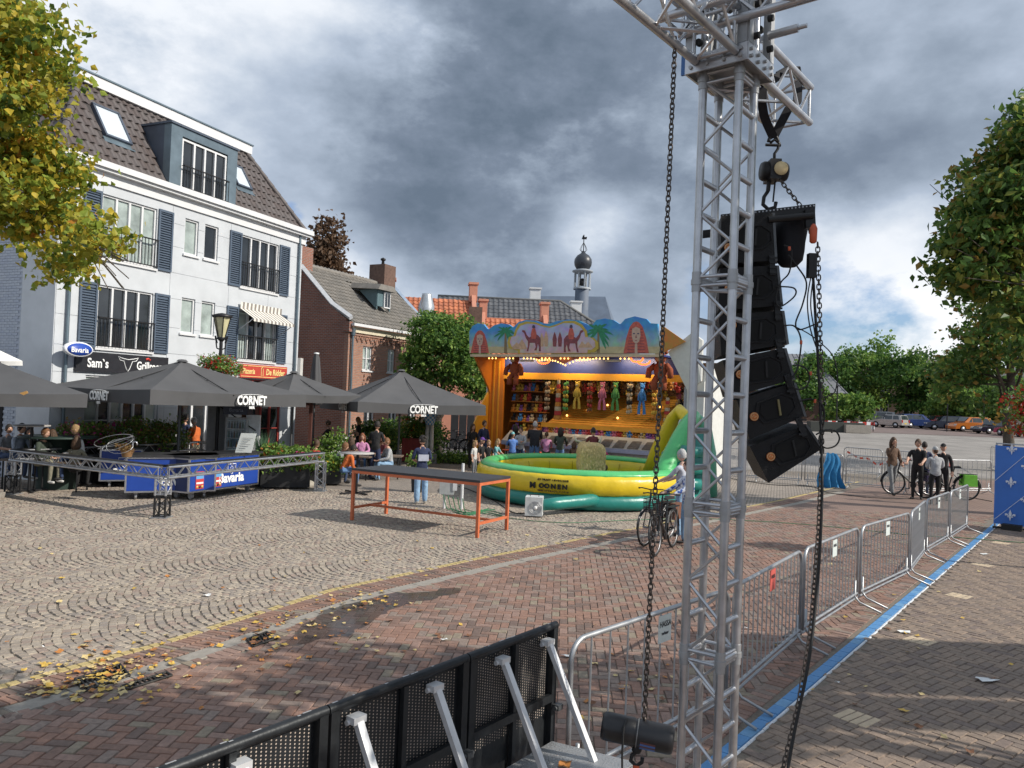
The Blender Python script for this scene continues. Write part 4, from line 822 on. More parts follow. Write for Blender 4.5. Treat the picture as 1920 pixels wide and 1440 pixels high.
Ly = [leafmat('lime_yellow',(.55,.43,.05),.45), leafmat('lime_green',(.27,.34,.05),.45), leafmat('lime_olive',(.38,.36,.05),.45), leafmat('lime_orange',(.45,.20,.03)), leafmat('lime_deep',(.09,.15,.03))]
Lc = [leafmat('chestnut_green',(.11,.20,.045),.42), leafmat('chestnut_dark',(.06,.12,.03),.42), leafmat('chestnut_rust',(.28,.18,.04),.42), leafmat('chestnut_yellow',(.27,.30,.06),.42)]
Lcop = [leafmat('copper_leaf',(.10,.06,.035)), leafmat('copper_leaf_b',(.14,.085,.05))]
# yellow lime tree hanging in from the left
yt = thing('lime_tree','lime tree with yellow and green autumn leaves hanging in from the left edge','tree',(-8.3,7.6,0))
Y0 = 8.6
spots = [((20,60),.75),((60,110),.7),((-60,150),1.1),((105,55),.42),((70,200),.45),((30,250),.75),((-40,330),1.1),((90,290),.5),((150,320),.35),((60,360),.7),((110,400),.6),((40,430),.5),((170,440),.4),((130,480),.38),((190,430),.32),((90,340),.6),((-80,20),1.2),((130,510),.22),((120,130),.28),((205,462),.2),((20,20),.7)]
bl = [(tuple(D(p[0]-16,p[1],Y0+random.uniform(-.7,.7))),(r*.56,r*.56,r*.40),r*r+.05) for p, r in spots]
bl += [((-9.5,8,7.5),(2.2,2.2,1.8),2.),((-10.5,6.5,5.5),(1.8,2,1.6),1.5)]
limbs(yt,(-9.6,7.0,0),(-9.2,7.6,8.2),.26,[b[0] for b in (bl[0],bl[6],bl[9])],3)
foliage('crown',Ly,bl,19000,.074,yt,11,[.30,.30,.26,.03,.11],named=300,elong=1.15,droop=.6,shell=.2)
tw_ = MB(); g_ = random.Random(5); s0 = D(150,470,Y0)
for k in range(14):
    e = D(g_.uniform(185,245),g_.uniform(480,545),Y0); tw_.path([s0,s0.lerp(e,.5)+Vector((0,0,.08)),e],.006,4)
tw_.path([D(30,380,Y0),D(110,420,Y0),D(150,470,Y0),D(200,500,Y0)],.02,5,radii=[.03,.022,.015,.006]).obj('bare_twigs', M_bark, yt, w=True)
# round green tree in front of the brick house
gt = G(817,828,0); gt = Vector((-3.35,36.0,0))
t = thing('round_street_tree','round clipped green tree in front of the brick house','tree',gt); limbs(t,gt,gt+Vector((.1,0,4.5)),.19,[gt+Vector((x,y,z)) for x,y,z in ((-1.2,0,4),(1.2,.2,4),(0,1,5),(.3,-1,5),(-.8,.5,5.3))],8)
foliage('crown',Lg,[(tuple(D(835,668,36)),(1.75,1.6,1.6),3.2),(tuple(D(815,620,36)),(1.1,1.1,.85),1.5),(tuple(D(865,640,36)),(1.0,1.1,1.1),1.4),(tuple(D(885,700,36)),(.95,1,.8),1.),(tuple(D(900,730,36)),(.55,.7,.45),.5),(tuple(D(785,690,36)),(.7,.9,.9),.8)],15000,.125,t,21,[.45,.25,.30])
tree('copper_beech','dark copper beech rising behind the gap between the two houses',(-13.1,50,0),13.2,2.3,.35,Lcop,8000,.22,31,.3)
# right-hand chestnut trees
rt = thing('chestnut_tree','large chestnut tree with green and rusty leaves at the right edge','tree',(16.6,21,0)); Y1 = 20
sp = [((1900,300),1.2),((1870,360),1.3),((1830,400),1.2),((1800,440),.9),((1860,470),1.5),((1790,500),.8),((1830,540),1.1),((1900,560),1.4),((1890,430),1.6),((1960,350),1.8),((1980,500),2.),((1880,600),.9),((1780,385),.55),((1850,300),.7),((1895,250),.6),((1770,520),.4),((1945,660),.8),((1960,250),1.4),((2050,200),2.5),((1795,330),.35),((1765,470),.35),((1905,238),.9),((1930,215),1.0)]
bl = [(tuple(D(p[0]+22,p[1],Y1+random.uniform(-1,1.5))),(r*.72,r*.72,r*.45),r*r+.1) for p, r in sp]
limbs(rt,(16.9,21,0),(16.2,20.5,10),.32,[b[0] for b in bl[:20]],4); foliage('crown',Lc,bl,19000,.145,rt,12,[.46,.20,.08,.26],elong=1.7,droop=.7,shell=.1)
tree('maple_tree','bushy dark tree behind the chestnut at the right edge',(24.5,38,0),9,3.4,.25,Lc,7000,.2,33,.15,wts=[.5,.3,.1,.1])
# belt of trees beyond the parking
far = [(1497,668,104,3.6,0,'dark green tree directly left of the hanging cables'),(1562,655,112,4.6,0,'dark rounded tree just right of the hanging chain'),(1628,633,116,4.4,2,'tall bright green tree with a ragged top'),(1703,658,108,5.4,0,'broad green tree behind the dark blue car'),(1752,690,106,4.2,0,'lower green tree beside the broad one'),(1805,658,124,4.6,2,'tall yellowish green tree beyond the parked cars'),(1842,690,136,5,3,'pale green conical tree behind the yellowish one'),(1850,712,100,4.6,0,'low green tree above the orange car'),(1592,745,98,2.6,1,'small bright green tree in front of the villa'),(1892,700,96,4.4,1,'dark tree between the cars and the chestnut'),(1340,700,112,5.5,0,'dark tree seen through the scaffold tower'),(1800,735,97,3.6,2,'bright low tree beside the street lamp')]
kinds = [[.4,.45,.15],[.4,.2,.4],[.35,.1,.55],[.3,.1,.6]]
for i, (px, py, Y, r, k, lb) in enumerate(far):
    p = D(px,py,Y); tree('broadleaf_tree', lb, (p.x,Y,0), p.z-gz(p.x,Y), r, .25, Lg, 5200, .34, 40+i, .14, 'belt of trees beyond the parking', kinds[k])
for i, (px, Y, h) in enumerate(((1420,150,9),(1575,140,10),(1680,150,11),(1760,150,9),(1850,150,12),(1930,140,12),(1980,100,10),(1250,130,8),(1180,135,7))):
    p = D(px,760,Y); tree('distant_tree', ['distant tree behind the hall','distant tree behind the bright ragged tree','distant tree behind the villa','distant tree far beyond the blue car','distant tree beyond the yellowish tree','distant tree at the right edge','tree just outside the right edge','distant tree behind the stall right side','distant tree behind the stall roof'][i],(p.x,Y,0),h,5,.25,Lg,1500,.5,70+i,.1,'distant trees')
# low hedge and grass strips
def hedge(name, label, x0, x1, y0, y1, h, n, size=.08, mats=None, cat='hedge', seed=1):
    c = Vector(((x0+x1)/2,(y0+y1)/2,0)); t = thing(name,label,cat,c); bl = []
    k = max(2,int(max(x1-x0,y1-y0)/.6))
    for i in range(k): bl.append(((x0+(x1-x0)*(i+.5)/k,y0+(y1-y0)*(i+.5)/k,h*.5),((x1-x0)/k*.7 if x1-x0 > .6 else .35,.35,h*.5),1))
    foliage('leaves', mats or Lg, bl, n, size, t, seed, shell=.3); MB().bx(x0+.1,x1-.1,min(y0,y1)+.05,max(y0,y1)-.05+.1,0,h*.45).obj('woody_base', M_bark, t, w=True); return t
p = G(855,872); hedge('low_hedge','low green hedge beside the path left of the inflatable',p.x-1.3,p.x+1.1,p.y+.6,p.y+.9,.42,1600,seed=3)
# ================================================================= STAGE RIG
M_alu = mat('aluminium',(.52,.53,.55),.33,.85,var=.16,scale=9,bump=.05,dirt=.12); M_alud = mat('aluminium_dull',(.42,.43,.44),.5,.7,var=.15,scale=7,dirt=.2)
M_blkp = mat('black_paint',(.012,.012,.013),.5,var=.4,scale=6,spec=.4); M_chain = mat('chain_steel',(.10,.085,.075),.45,.8,var=.3,scale=30); M_web = mat('black_webbing',(.012,.012,.016),.85,var=.3,scale=40)
M_rub = mat('rubber_black',(.014,.014,.014),.7,var=.2); M_org = mat('badge_orange',(.62,.19,.05),.5,var=.1)
def truss(par, P, Q, u, w=.24, r=.025, bay=.215, rb=.010, m=None, faces=(0,1,2,3), rungs=(), ends=True, thin=5, rr=.016):
    """square truss from P to Q, u a vector across; w spacing of the chords"""
    m = m or M_alu; P = Vector(P); Q = Vector(Q); d = (Q-P).normalized(); u = Vector(u); u = (u-d*u.dot(d)).normalized(); v = d.cross(u); L_ = (Q-P).length
    cs = [(u*a+v*b)*(w/2) for a, b in ((-1,-1),(1,-1),(1,1),(-1,1))]
    for c in cs: MB().tube(P+c,Q+c,r,12).obj('chord', m, par, w=True)
    n = max(2,round(L_/bay)); n += n%2
    for f in sorted({*faces,*rungs}):
        a, b = cs[f], cs[(f+1)%4]
        for k in range(n if f in faces else 0):
            s0, s1 = (a,b) if k%2 == 0 else (b,a)
            MB().tube(P+d*(L_*k/n)+s0, P+d*(L_*(k+1)/n)+s1, rb, thin).obj('brace', m, par, w=True)
        if f in rungs:
            for k in range(n+1): MB().tube(P+d*(L_*k/n)+a, P+d*(L_*k/n)+b, rr, 8).obj('rung', m, par, w=True)
    if ends:
        for t in (.02,L_-.02):
            e = MB()
            for f in range(4):
                MB().tube(P+d*t+cs[f],P+d*t+cs[(f+1)%4],rb*1.15,6).obj('end_brace', m, par, w=True)
    return cs
AZ = R(39); ta = Vector((math.sin(AZ),math.cos(AZ),0)); tb = Vector((math.cos(AZ),-math.sin(AZ),0)); TC = Vector((1.20,4.46,0))
tow = thing('truss_tower','tall aluminium truss tower standing in front of the inflatable, right of centre','truss tower',TC)
z = .12
for z1 in (1.28,2.12,3.42,4.60):
    truss(tow, TC+Vector((0,0,z)), TC+Vector((0,0,z1-.006)), ta, .218, .0245, .215, .0095, faces=(1,3), rungs=(0,2), rr=.0175)
    for c in (1,-1):
        for e in (1,-1):
            q = TC+ta*.109*c+tb*.109*e; MB().tube(q+Vector((0,0,z1-.06)),q+Vector((0,0,z1+.055)),.0285,12).tube(q+Vector((0,0,z1-.02)),q+Vector((0,0,z1+.01)),.033,12).obj('coupler', M_alud, tow, w=True)
    MB().tube(TC+Vector((0,0,z1-.05))+ta*.109+tb*.109,TC+Vector((0,0,z1-.05))-ta*.109-tb*.109,.009,5).obj('cross_brace', M_alu, tow, w=True)
    z = z1+.006
MB().bx(-.4,.4,-.4,.4,0,.02).obj('base_plate', M_alud, tow)
# tower continues above through the sleeve block
truss(tow, TC+Vector((0,0,4.61)), TC+Vector((0,0,6.4)), ta, .218, .0245, .215, .0095)
rotB = Matrix((ta,-tb,Vector((0,0,1)))).transposed()
slv = thing('sleeve_block','aluminium sleeve block round the top of the truss tower','sleeve block',TC+Vector((0,0,4.62)))
for f, (n_, t_) in enumerate(((ta,tb),(-ta,tb),(tb,ta),(-tb,ta))):
    c = TC+n_*.185+Vector((0,0,4.96)); rot = Matrix((t_,n_,Vector((0,0,1)))).transposed()
    if rot.determinant() < 0: rot = Matrix((-t_,n_,Vector((0,0,1)))).transposed()
    for zz in (-.29,.29): MB().box(c+Vector((0,0,zz)),(.37,.012,.10),rot=rot).obj('plate', M_alu, slv, w=True)
    for sx in (-.155,.155): MB().box(c+rot@Vector((sx,0.001,0)),(.055,.014,.477),rot=rot).obj('upright', M_alud, slv, w=True)
    bo = MB()
    for sx in (-.15,-.05,.05,.15):
        for zz in (-.31,-.27,.27,.31):
            q = c+rot@Vector((sx,0,zz)); bo.tube(q,q+n_*.018,.011,8)
    bo.obj('bolts', M_alud, slv, w=True, kind='stuff')
    for zz in (-.18,0,.18):
        for sx in (-.1,.1):
            q = c+rot@Vector((sx,0,zz)); MB().tube(q,q+n_*.03,.02,8).obj('roller', M_rub, slv, w=True)
MB().box(TC+Vector((0,0,4.655)),(.36,.36,.012),rot=Matrix.Rotation(-AZ,3,'Z')).obj('bottom_plate', M_alud, slv, w=True)
MB().box(TC-ta*.12-tb*.21+Vector((0,0,4.72)),(.07,.015,.14),rot=Matrix.Rotation(-AZ,3,'Z')).obj('blue_plate', mat('blue_enamel',(.05,.16,.42),.5), slv, w=True)
for zz, l_ in ((5.16,.13),(5.02,.10),(4.86,.17)):
    q = TC+tb*.19+ta*.10+Vector((0,0,zz)); MB().tube(q,q+tb*l_,.024,10).tube(q+tb*l_,q+tb*(l_+.05),.013,8).obj('connector_stub', M_alu, slv, w=True)
# main beam (towards the camera, up left), cross beam (right), stub carrying the speakers
mb_ = thing('roof_truss','aluminium roof truss running from the tower out through the top left','truss',TC+Vector((0,0,4.9)))
truss(mb_, TC-ta*.20+Vector((0,0,4.80)), TC-ta*2.6+Vector((0,0,4.80)), tb, .24,.025,.24,.010)
mb2 = thing('cross_truss','aluminium cross truss leaving the tower at the top right edge','truss',TC+tb*.3+Vector((0,0,5.05)))
truss(mb2, TC-tb*.22-ta*.33+Vector((0,0,4.97)), TC+tb*2.1-ta*.33+Vector((0,0,4.97)), ta, .24,.025,.24,.010)
st = thing('outrigger_truss','short truss stub that carries the hanging speakers','truss',TC+ta*.2+Vector((0,0,4.8)))
truss(st, TC+ta*.20+Vector((0,0,4.78)), TC+ta*1.06+Vector((0,0,4.78)), tb, .24,.025,.21,.010)
# slings, hoist, line array
HP = D(1450,258,5.05)
sling = thing('lifting_sling','black webbing sling looped over the truss stub','sling',HP)
def ribbon(pts, w=.05, th=.008, side=None):
    b = MB(); P = [Vector(p) for p in pts]; vs = []
    for i, p in enumerate(P):
        t = (P[min(i+1,len(P)-1)]-P[max(i-1,0)]).normalized(); s_ = (side or Vector((1,0,0))); s_ = (s_-t*s_.dot(t)).normalized(); n = t.cross(s_)
        vs += [p-s_*w/2-n*th, p+s_*w/2-n*th, p+s_*w/2+n*th, p-s_*w/2+n*th]
    fs = [(i*4+k,i*4+(k+1)%4,i*4+4+(k+1)%4,i*4+4+k) for i in range(len(P)-1) for k in range(4)]+[(3,2,1,0),(len(P)*4-4,len(P)*4-3,len(P)*4-2,len(P)*4-1)]
    return b.add(vs,fs)
s1 = TC+ta*.85+Vector((0,0,4.66))
ribbon([HP,D(1478,205,5.05),D(1495,190,5.1),D(1497,150,5.25),D(1494,130,5.3),D(1480,128,5.2),D(1462,138,5.0)],.055).obj('strap', M_web, sling, w=True)
ribbon([HP,D(1438,232,5.0),D(1432,215,4.95),D(1428,190,4.9),D(1430,165,4.9)],.055).obj('strap', M_web, sling, w=True)
ribbon([D(1430,165,4.9),D(1450,150,4.95),D(1480,128,5.1)],.05,side=Vector((0,0,1))).obj('strap', M_web, sling, w=True)
def ringy(c, rx, rz, r, n=14, a0=0, a1=2*PI, ax='xz'):
    out = []
    for i in range(n+1):
        a = a0+(a1-a0)*i/n; out.append(Vector(c)+Vector((rx*math.cos(a),0,rz*math.sin(a))) if ax == 'xz' else Vector(c)+Vector((0,rx*math.cos(a),rz*math.sin(a))))
    return out
def link_mesh(l, w, r, m):
    P = []
    for i in range(12):
        a = 2*PI*i/12; P.append((w/2*math.cos(a),0,(l/2-w/2)*(1 if math.sin(a) > 1e-6 else (-1 if math.sin(a) < -1e-6 else 0))+w/2*math.sin(a)))
    return MB().path(P, r, 5, closed=True).mesh('link', m)
def chain(name, label, pts, pitch=.030, l=.040, w=.026, r=.0042, cat='chain', m=None, wob=.0):
    P = [Vector(p) for p in pts]; t = thing(name,label,cat,P[0]); me = link_mesh(l,w,r,m or M_chain); L_ = 0; acc = pitch/2; k = 0
    for a, b in zip(P,P[1:]):
        d = b-a; ln = d.length; q = d.to_track_quat('Z','Y')
        while acc < L_+ln:
            p = a+d*((acc-L_)/ln); o = bpy.data.objects.new('link', me); COL.objects.link(o); o.parent = t
            o.matrix_basis = Matrix.Translation(p-P[0])@q.to_matrix().to_4x4()@Matrix.Rotation((PI/2 if k%2 else 0)+random.uniform(-.15,.15)+.5,4,'Z'); k += 1; acc += pitch
        L_ += ln
    return t
MB().path(ringy(HP+Vector((0,0,-.03)),.03,.045,.012,12,PI*1.0,0),.012,6).tube(HP+Vector((-.05,0,-.05)),HP+Vector((.05,0,-.05)),.010,8).obj('shackle', M_blkp, sling, w=True)
hc = D(1451,322,5.05)
ho = thing('chain_hoist','black chain hoist with orange end cap hanging above the speakers','chain hoist',hc)
MB().lathe([(0,-.085),(.055,-.085),(.064,-.07),(.064,.07),(.055,.085),(0,.085)],18,q=Matrix.Rotation(PI/2,3,'Y')).box((-.01,.0,.0),(.07,.15,.13)).obj('body', M_blkp, ho)
MB().lathe([(0,.085),(.038,.085),(.038,.09),(0,.09)],16,q=Matrix.Rotation(PI/2,3,'Y')).obj('end_cap', M_org, ho); MB().lathe([(0,-.005),(.045,0),(.045,.004),(0,.004)],16,c=(.02,-.08,.0),q=Matrix.Rotation(PI/2,3,'X')).obj('badge', mat('badge_cream',(.7,.55,.30),.5), ho)
MB().path([(0,0,.05),(0,0,.12),(.02,0,.15),(.03,0,.19),(0,0,.215),(-.03,0,.19)],.010,6).obj('top_hook', M_blkp, ho)
hk = hc+Vector((-.035,0,-.13)); MB().tube((-.03,0,-.06),(-.035,0,-.13),.014,6).path([(-.035,0,-.13),(-.06,0,-.17),(-.065,0,-.22),(-.03,0,-.25),(.015,0,-.235),(.02,0,-.2)],.013,6).tube((.01,0,-.06),(-.0,0,-.2),.006,5).obj('load_hook', M_blkp, ho)
SA = thing('line_array','curved hanging line array of six black loudspeakers','line array',D(1440,395,5.0))
YF = 4.78
def pq(x, y, Y=YF): return D(x,y,Y)
polys = [[(1352,404),(1448,398),(1453,489),(1350,495)],[(1349,503),(1456,497),(1464,573),(1347,583)],[(1347,591),(1466,582),(1475,645),(1352,667)],[(1354,675),(1470,652),(1487,712),(1374,744)],[(1381,750),(1488,717),(1508,781),(1405,825)],[(1405,837),(1510,797),(1541,842),(1441,906)]]
badge = [(1365,465),(1366,540),(1372,610),(1387,702),(1413,781),(1444,856)]
M_grille = mat('speaker_grille',(.008,.008,.009),.75,var=.4,scale=60,bump=.5,bscale=200)
M_spk = mat('speaker_textured',(.0065,.0065,.0075),.55,var=.5,scale=30,bump=.4,bscale=160,spec=.35)
for k, pl in enumerate(polys):
    P = [pq(*p) for p in pl]; c = sum(P,Vector())/4; P = [c+(p-c)*.99 for p in P]
    b = MB().prism(P,(.10,.60,0)); s_ = b.obj('loudspeaker', M_spk, SA, w=True)
    ex = (P[1]-P[0]).normalized(); ez = Vector((-ex.z,0,ex.x)); cc = c+ex*.03
    # raised frame rim, recess with horn mouth, handle, badge, rear hinges
    rim = [cc+ex*x+ez*z_ for x, z_ in ((-.13,.0),(-.10,.065),(.06,.075),(.12,.03),(.12,-.03),(.06,-.075),(-.10,-.065))]
    MB().path([p+Vector((0,-.004,0)) for p in rim],.006,5,closed=True).obj('recess_rim', M_grille, s_, w=True)
    MB().prism([cc+(p-cc)*.8+Vector((0,-.006,0)) for p in rim],(0,.004,0)).obj('recess', M_hole, s_, w=True)
    MB().box(cc+ex*.02+Vector((0,-.012,0)),(.012,.012,.10),rot=Matrix.Rotation(-math.atan2(ex.z,ex.x)+.15,3,'Y')).obj('handle', mat('handle_brass',(.20,.17,.08),.5,.4) if k == 4 else M_rub, s_, w=True)
    bd = pq(*badge[k]); MB().lathe([(0,0),(.027,0),(.027,.005),(0,.005)],18,c=bd+Vector((0,-.010,0)),q=Matrix.Rotation(PI/2,3,'X')).obj('badge', M_org, s_, w=True)
    MB().path([bd+Vector((.022*math.cos(a),-.017,.022*math.sin(a))) for a in [2*PI*i/14 for i in range(14)]],.0018,4,closed=True).path([bd+Vector((x,-.017,z_)) for x, z_ in ((-.012,-.004),(-.004,.012),(0,-.008),(.012,.004))],.002,4).obj('badge_mark', M_txtr if False else mat('badge_cream',(.7,.55,.30),.5), s_, w=True)
    MB().prism([P[1]+Vector((.002,0,0)),P[1]+Vector((.018,0,.0)),P[2]+Vector((.018,0,0)),P[2]+Vector((.002,0,0))],(.10,.60,0)).obj('rear_panel', mat('speaker_back',(.10,.105,.11),.45,.4,var=.3,scale=9), s_, w=True)
    if k:
        e = P[1]-ex*.03; hgm = MB()
        hgm.box(e+Vector((0,-.01,.0)),(.035,.018,.12),rot=Matrix.Rotation(-math.atan2(ex.z,ex.x),3,'Y'))
        for q in range(4): hgm.box(e+Vector((.004,-.02,-.045+.03*q)),(.045,.012,.012))
        hgm.obj('hinge', M_blkp, s_, w=True)
# pale case ends glimpsed between the boxes
fr = MB(); a0, a1 = pq(1352,402,4.8), pq(1529,382,4.8); fr.tube(a0,a1,.006,4)
Ln = (a1-a0).length; ex = (a1-a0).normalized()
for dy in (0,.45):
    o_ = Vector((0,dy,0)); f_ = MB(); f_.prism([a0+o_,a1+o_,a1+o_+Vector((0,0,-.055)),a0+o_+Vector((0,0,-.055))],(0,.012,0)).obj('flying_frame', M_blkp, SA, w=True)
ho_ = MB()
for q in range(26):
    c = a0+ex*(Ln*(q+.5)/26)+Vector((0,-.002,-.012)); ho_.lathe([(0,0),(.0055,0),(.0055,.003),(0,.003)],8,c=c,q=Matrix.Rotation(PI/2,3,'X'))
ho_.obj('frame_holes', mat('hole_light',(.45,.48,.52),.6), SA, w=True)
MB().tube(pq(1430,410),pq(1522,402),.02,8).bx(0,.0001,0,.0001,0,.0001).obj('frame_crossbar', M_blkp, SA, w=True) if False else MB().tube(pq(1440,412),pq(1524,404),.022,8).obj('frame_crossbar', M_blkp, SA, w=True)
MB().prism([pq(1510,393),pq(1528,390),pq(1530,424),pq(1512,428)],(0,.03,0)).obj('frame_tail', M_blkp, SA, w=True)
# chain bag
bagc = pq(1483,455,4.95); bg = thing('chain_bag','black cloth chain bag hanging behind the top speaker','bag',bagc)
vs = []; n = 20
prof = [(.095,.165),(.098,.10),(.094,.02),(.090,-.06),(.082,-.12),(.05,-.155),(0,-.165)]
b = MB()
for (r_, z_) in prof:
    for k in range(n):
        a = 2*PI*k/n; rr = r_*(1+.07*math.sin(5*a+z_*9)+.03*math.sin(11*a)); vs.append((rr*math.cos(a)+.012*z_*5, rr*math.sin(a), z_))
b.add(vs,[(i*n+k,i*n+(k+1)%n,(i+1)*n+(k+1)%n,(i+1)*n+k) for i in range(len(prof)-1) for k in range(n)],0,True).obj('bag_cloth', M_web, bg); MB().path([(r_*1.02,y_,.165) for r_, y_ in [(.095*math.cos(2*PI*i/16),.095*math.sin(2*PI*i/16)) for i in range(16)]],.008,5,closed=True).obj('bag_rim', M_rub, bg)
chain('hoist_chain','steel chain running from the hoist to the right end of the flying frame',[D(1463,338,5.0),D(1490,372,4.98),D(1512,400,4.96),D(1518,440,4.96)],.027,.036,.022,.004)
chain('long_load_chain','long steel chain hanging beside the black cable right of the speakers',[D(1533,455,4.75),D(1536,560,4.75),D(1541,760,4.75),D(1541,860,4.7),D(1534,1000,4.6),D(1520,1180,4.45),D(1497,1320,4.3),D(1466,1450,4.2)],.029,.038,.024,.0042)
pl_ = pq(1525,438,4.74); plg = thing('power_connector','orange and black power connector at the top of the hanging cable','connector',pl_)
MB().lathe([(.012,-.06),(.022,-.05),(.024,.03),(.016,.05),(.008,.06)],12).obj('plug', mat('plug_orange',(.55,.10,.04),.5), plg); MB().box((-.004,0,-.20),(.05,.045,.15)).obj('junction_box', M_blkp, plg)
def cable(label, pts, r=.006, m=None, name='cable', cat='cable', sm=True):
    P = [Vector(p) for p in pts]
    if sm:
        out = []
        for i in range(len(P)-1):
            p0, p1, p2, p3 = P[max(i-1,0)],P[i],P[i+1],P[min(i+2,len(P)-1)]
            for k in range(6):
                t = k/6; out.append(.5*((2*p1)+(p2-p0)*t+(2*p0-5*p1+4*p2-p3)*t*t+(3*p1-p0-3*p2+p3)*t**3))
        out.append(P[-1]); P = out
    o = MB().path(P, r, 6).obj(name, m or M_rub); return tag(o,label,cat)
cable('thick black power cable hanging down beside the long chain',[D(*p) for p in ((1522,480,4.74),(1527,560,4.75),(1535,700,4.74),(1540,820,4.72),(1541,940,4.6),(1534,1080,4.5),(1518,1230,4.3),(1490,1370,4.2),(1474,1460,4.1))],.0085)
cable('black cable looping from the chain bag down to the second speaker',[pq(*p,4.74) for p in ((1470,460),(1484,470),(1480,510),(1464,530),(1455,560),(1463,575),(1490,555),(1488,540),(1455,537))],.005)
cable('long black cable swinging from the bag out to the main cable',[pq(*p,4.74) for p in ((1478,478),(1495,500),(1512,530),(1505,570),(1492,605),(1500,618),(1535,605))],.005)
cable('black cable dropping from the junction box',[pq(*p,4.73) for p in ((1522,512),(1514,560),(1518,610),(1530,650))],.004)
cable('second thin cable dropping from the junction box',[pq(*p,4.73) for p in ((1526,512),(1520,570),(1527,620),(1532,660))],.004)
cable('cable loop plugged into the third speaker',[pq(*p,4.73) for p in ((1468,611),(1490,612),(1502,640),(1495,690),(1484,712),(1490,728),(1508,728),(1518,710),(1510,690),(1488,684))],.005)
cable('cable curving from the fourth speaker to the main cable',[pq(*p,4.73) for p in ((1490,612),(1515,625),(1535,640),(1560,665),(1570,700),(1565,735),(1545,745))],.0035)
cable('cable arching from the fifth speaker',[pq(*p,4.73) for p in ((1500,752),(1520,748),(1540,757),(1546,780),(1540,810))],.005)
cable('cable coil by the lowest speaker',[pq(*p,4.7) for p in ((1530,815),(1548,806),(1566,808),(1574,822),(1566,836),(1548,840),(1536,828),(1540,812),(1556,806),(1560,812))],.005)
for q,(x,y) in enumerate(((1480,466),(1502,642),(1520,700),(1528,752))):
    tag(MB().lathe([(.007,-.012),(.0085,-.01),(.0085,.01),(.007,.012)],8,c=pq(x,y,4.73)).obj('cable_tape', mat('plug_orange',(.55,.10,.04),.5)),['orange tape on the cable by the chain bag','orange tape on the cable loop at the third speaker','orange tape at the right of the cable loop','orange tape on the arching cable'][q],'tape','orange tape rings on the cables')
# left hanging chain and big hoist
c0 = D(1266,70,4.2); c1 = D(1208,1352,4.15)
chain('left_load_chain','long steel chain hanging left of the tower down to the black hoist',[c0,c0.lerp(c1,.5)+Vector((.004,0,0)),c1],.0285,.038,.025,.0042)
mc = D(1195,1374,4.15); hx = (D(1262,1388,4.12)-D(1128,1358,4.2)); hl = hx.length; hx.normalize()
bh = thing('chain_hoist','large black cylindrical chain hoist hanging low at the bottom of the picture','chain hoist',mc)
q3 = hx.to_track_quat('Z','Y').to_matrix(); MB().lathe([(0,-hl/2),(.062,-hl/2),(.072,-hl/2+.012),(.074,-hl/2+.03),(.074,-.02),(.070,-.015),(.070,.0),(.074,.005),(.074,hl/2-.03),(.070,hl/2-.01),(.06,hl/2),(0,hl/2)],28,q=q3).obj('body', mat('hoist_black',(.014,.014,.016),.4,var=.5,scale=7,dirt=.3), bh)
MB().lathe([(.0755,-.003),(.0755,.003)],28,q=q3,c=q3@Vector((0,0,.0))).obj('seam', mat('seam_line',(.14,.14,.14),.5), bh)
pp2 = MB()
for k in range(5):
    for j in range(4):
        pass
pv_ = [];
for k in range(6):
    a = -PI/2+(-.5+k/5)*.9
    for zq in (.02,.085): pv_.append(q3@Vector((math.sin(a+PI/2)*.0755,0,zq)))
lab = MB()
yv = q3@Vector((1,0,0)); zv = q3@Vector((0,1,0)); front = Vector((-.25,-.95,-.1)); front = (front-hx*front.dot(hx)).normalized(); upv = hx.cross(front)*-1 if (hx.cross(front)).z < 0 else hx.cross(front)
vs = []
for k in range(6):
    a = (-.9+k*.17)
    for zq in (.02,.10): vs.append(hx*zq+(front*math.cos(a)+upv*math.sin(a))*.0756)
lab.add(vs,[(2*k,2*k+1,2*k+3,2*k+2) for k in range(5)],0); lab.m = [0,0,1,0,1]; lab.obj('type_plate', [mat('label_blue',(.05,.12,.35),.4),mat('label_dark',(.10,.04,.04),.5)], bh)
MB().path([(0,0,-.07),(.0,0,-.10),(-.025,0,-.12),(-.03,0,-.15),(0,0,-.175),(.03,0,-.155),(.032,0,-.13)],.011,7).lathe([(.02,-.105),(.028,-.09),(.02,-.07)],10).obj('hook', M_blkp, bh)
MB().tube((-.0,0,-.17),(-.01,0,-.30),.018,6).obj('sling_loop', mat('plug_orange',(.55,.10,.04),.5), bh)
cable('thin black cable draped over the big hoist and hanging down',[mc+Vector(v) for v in ((-.06,-.02,.078),(-.085,-.075,.05),(-.09,-.085,-.03),(-.088,-.08,-.14),(-.07,-.07,-.4))],.0055)
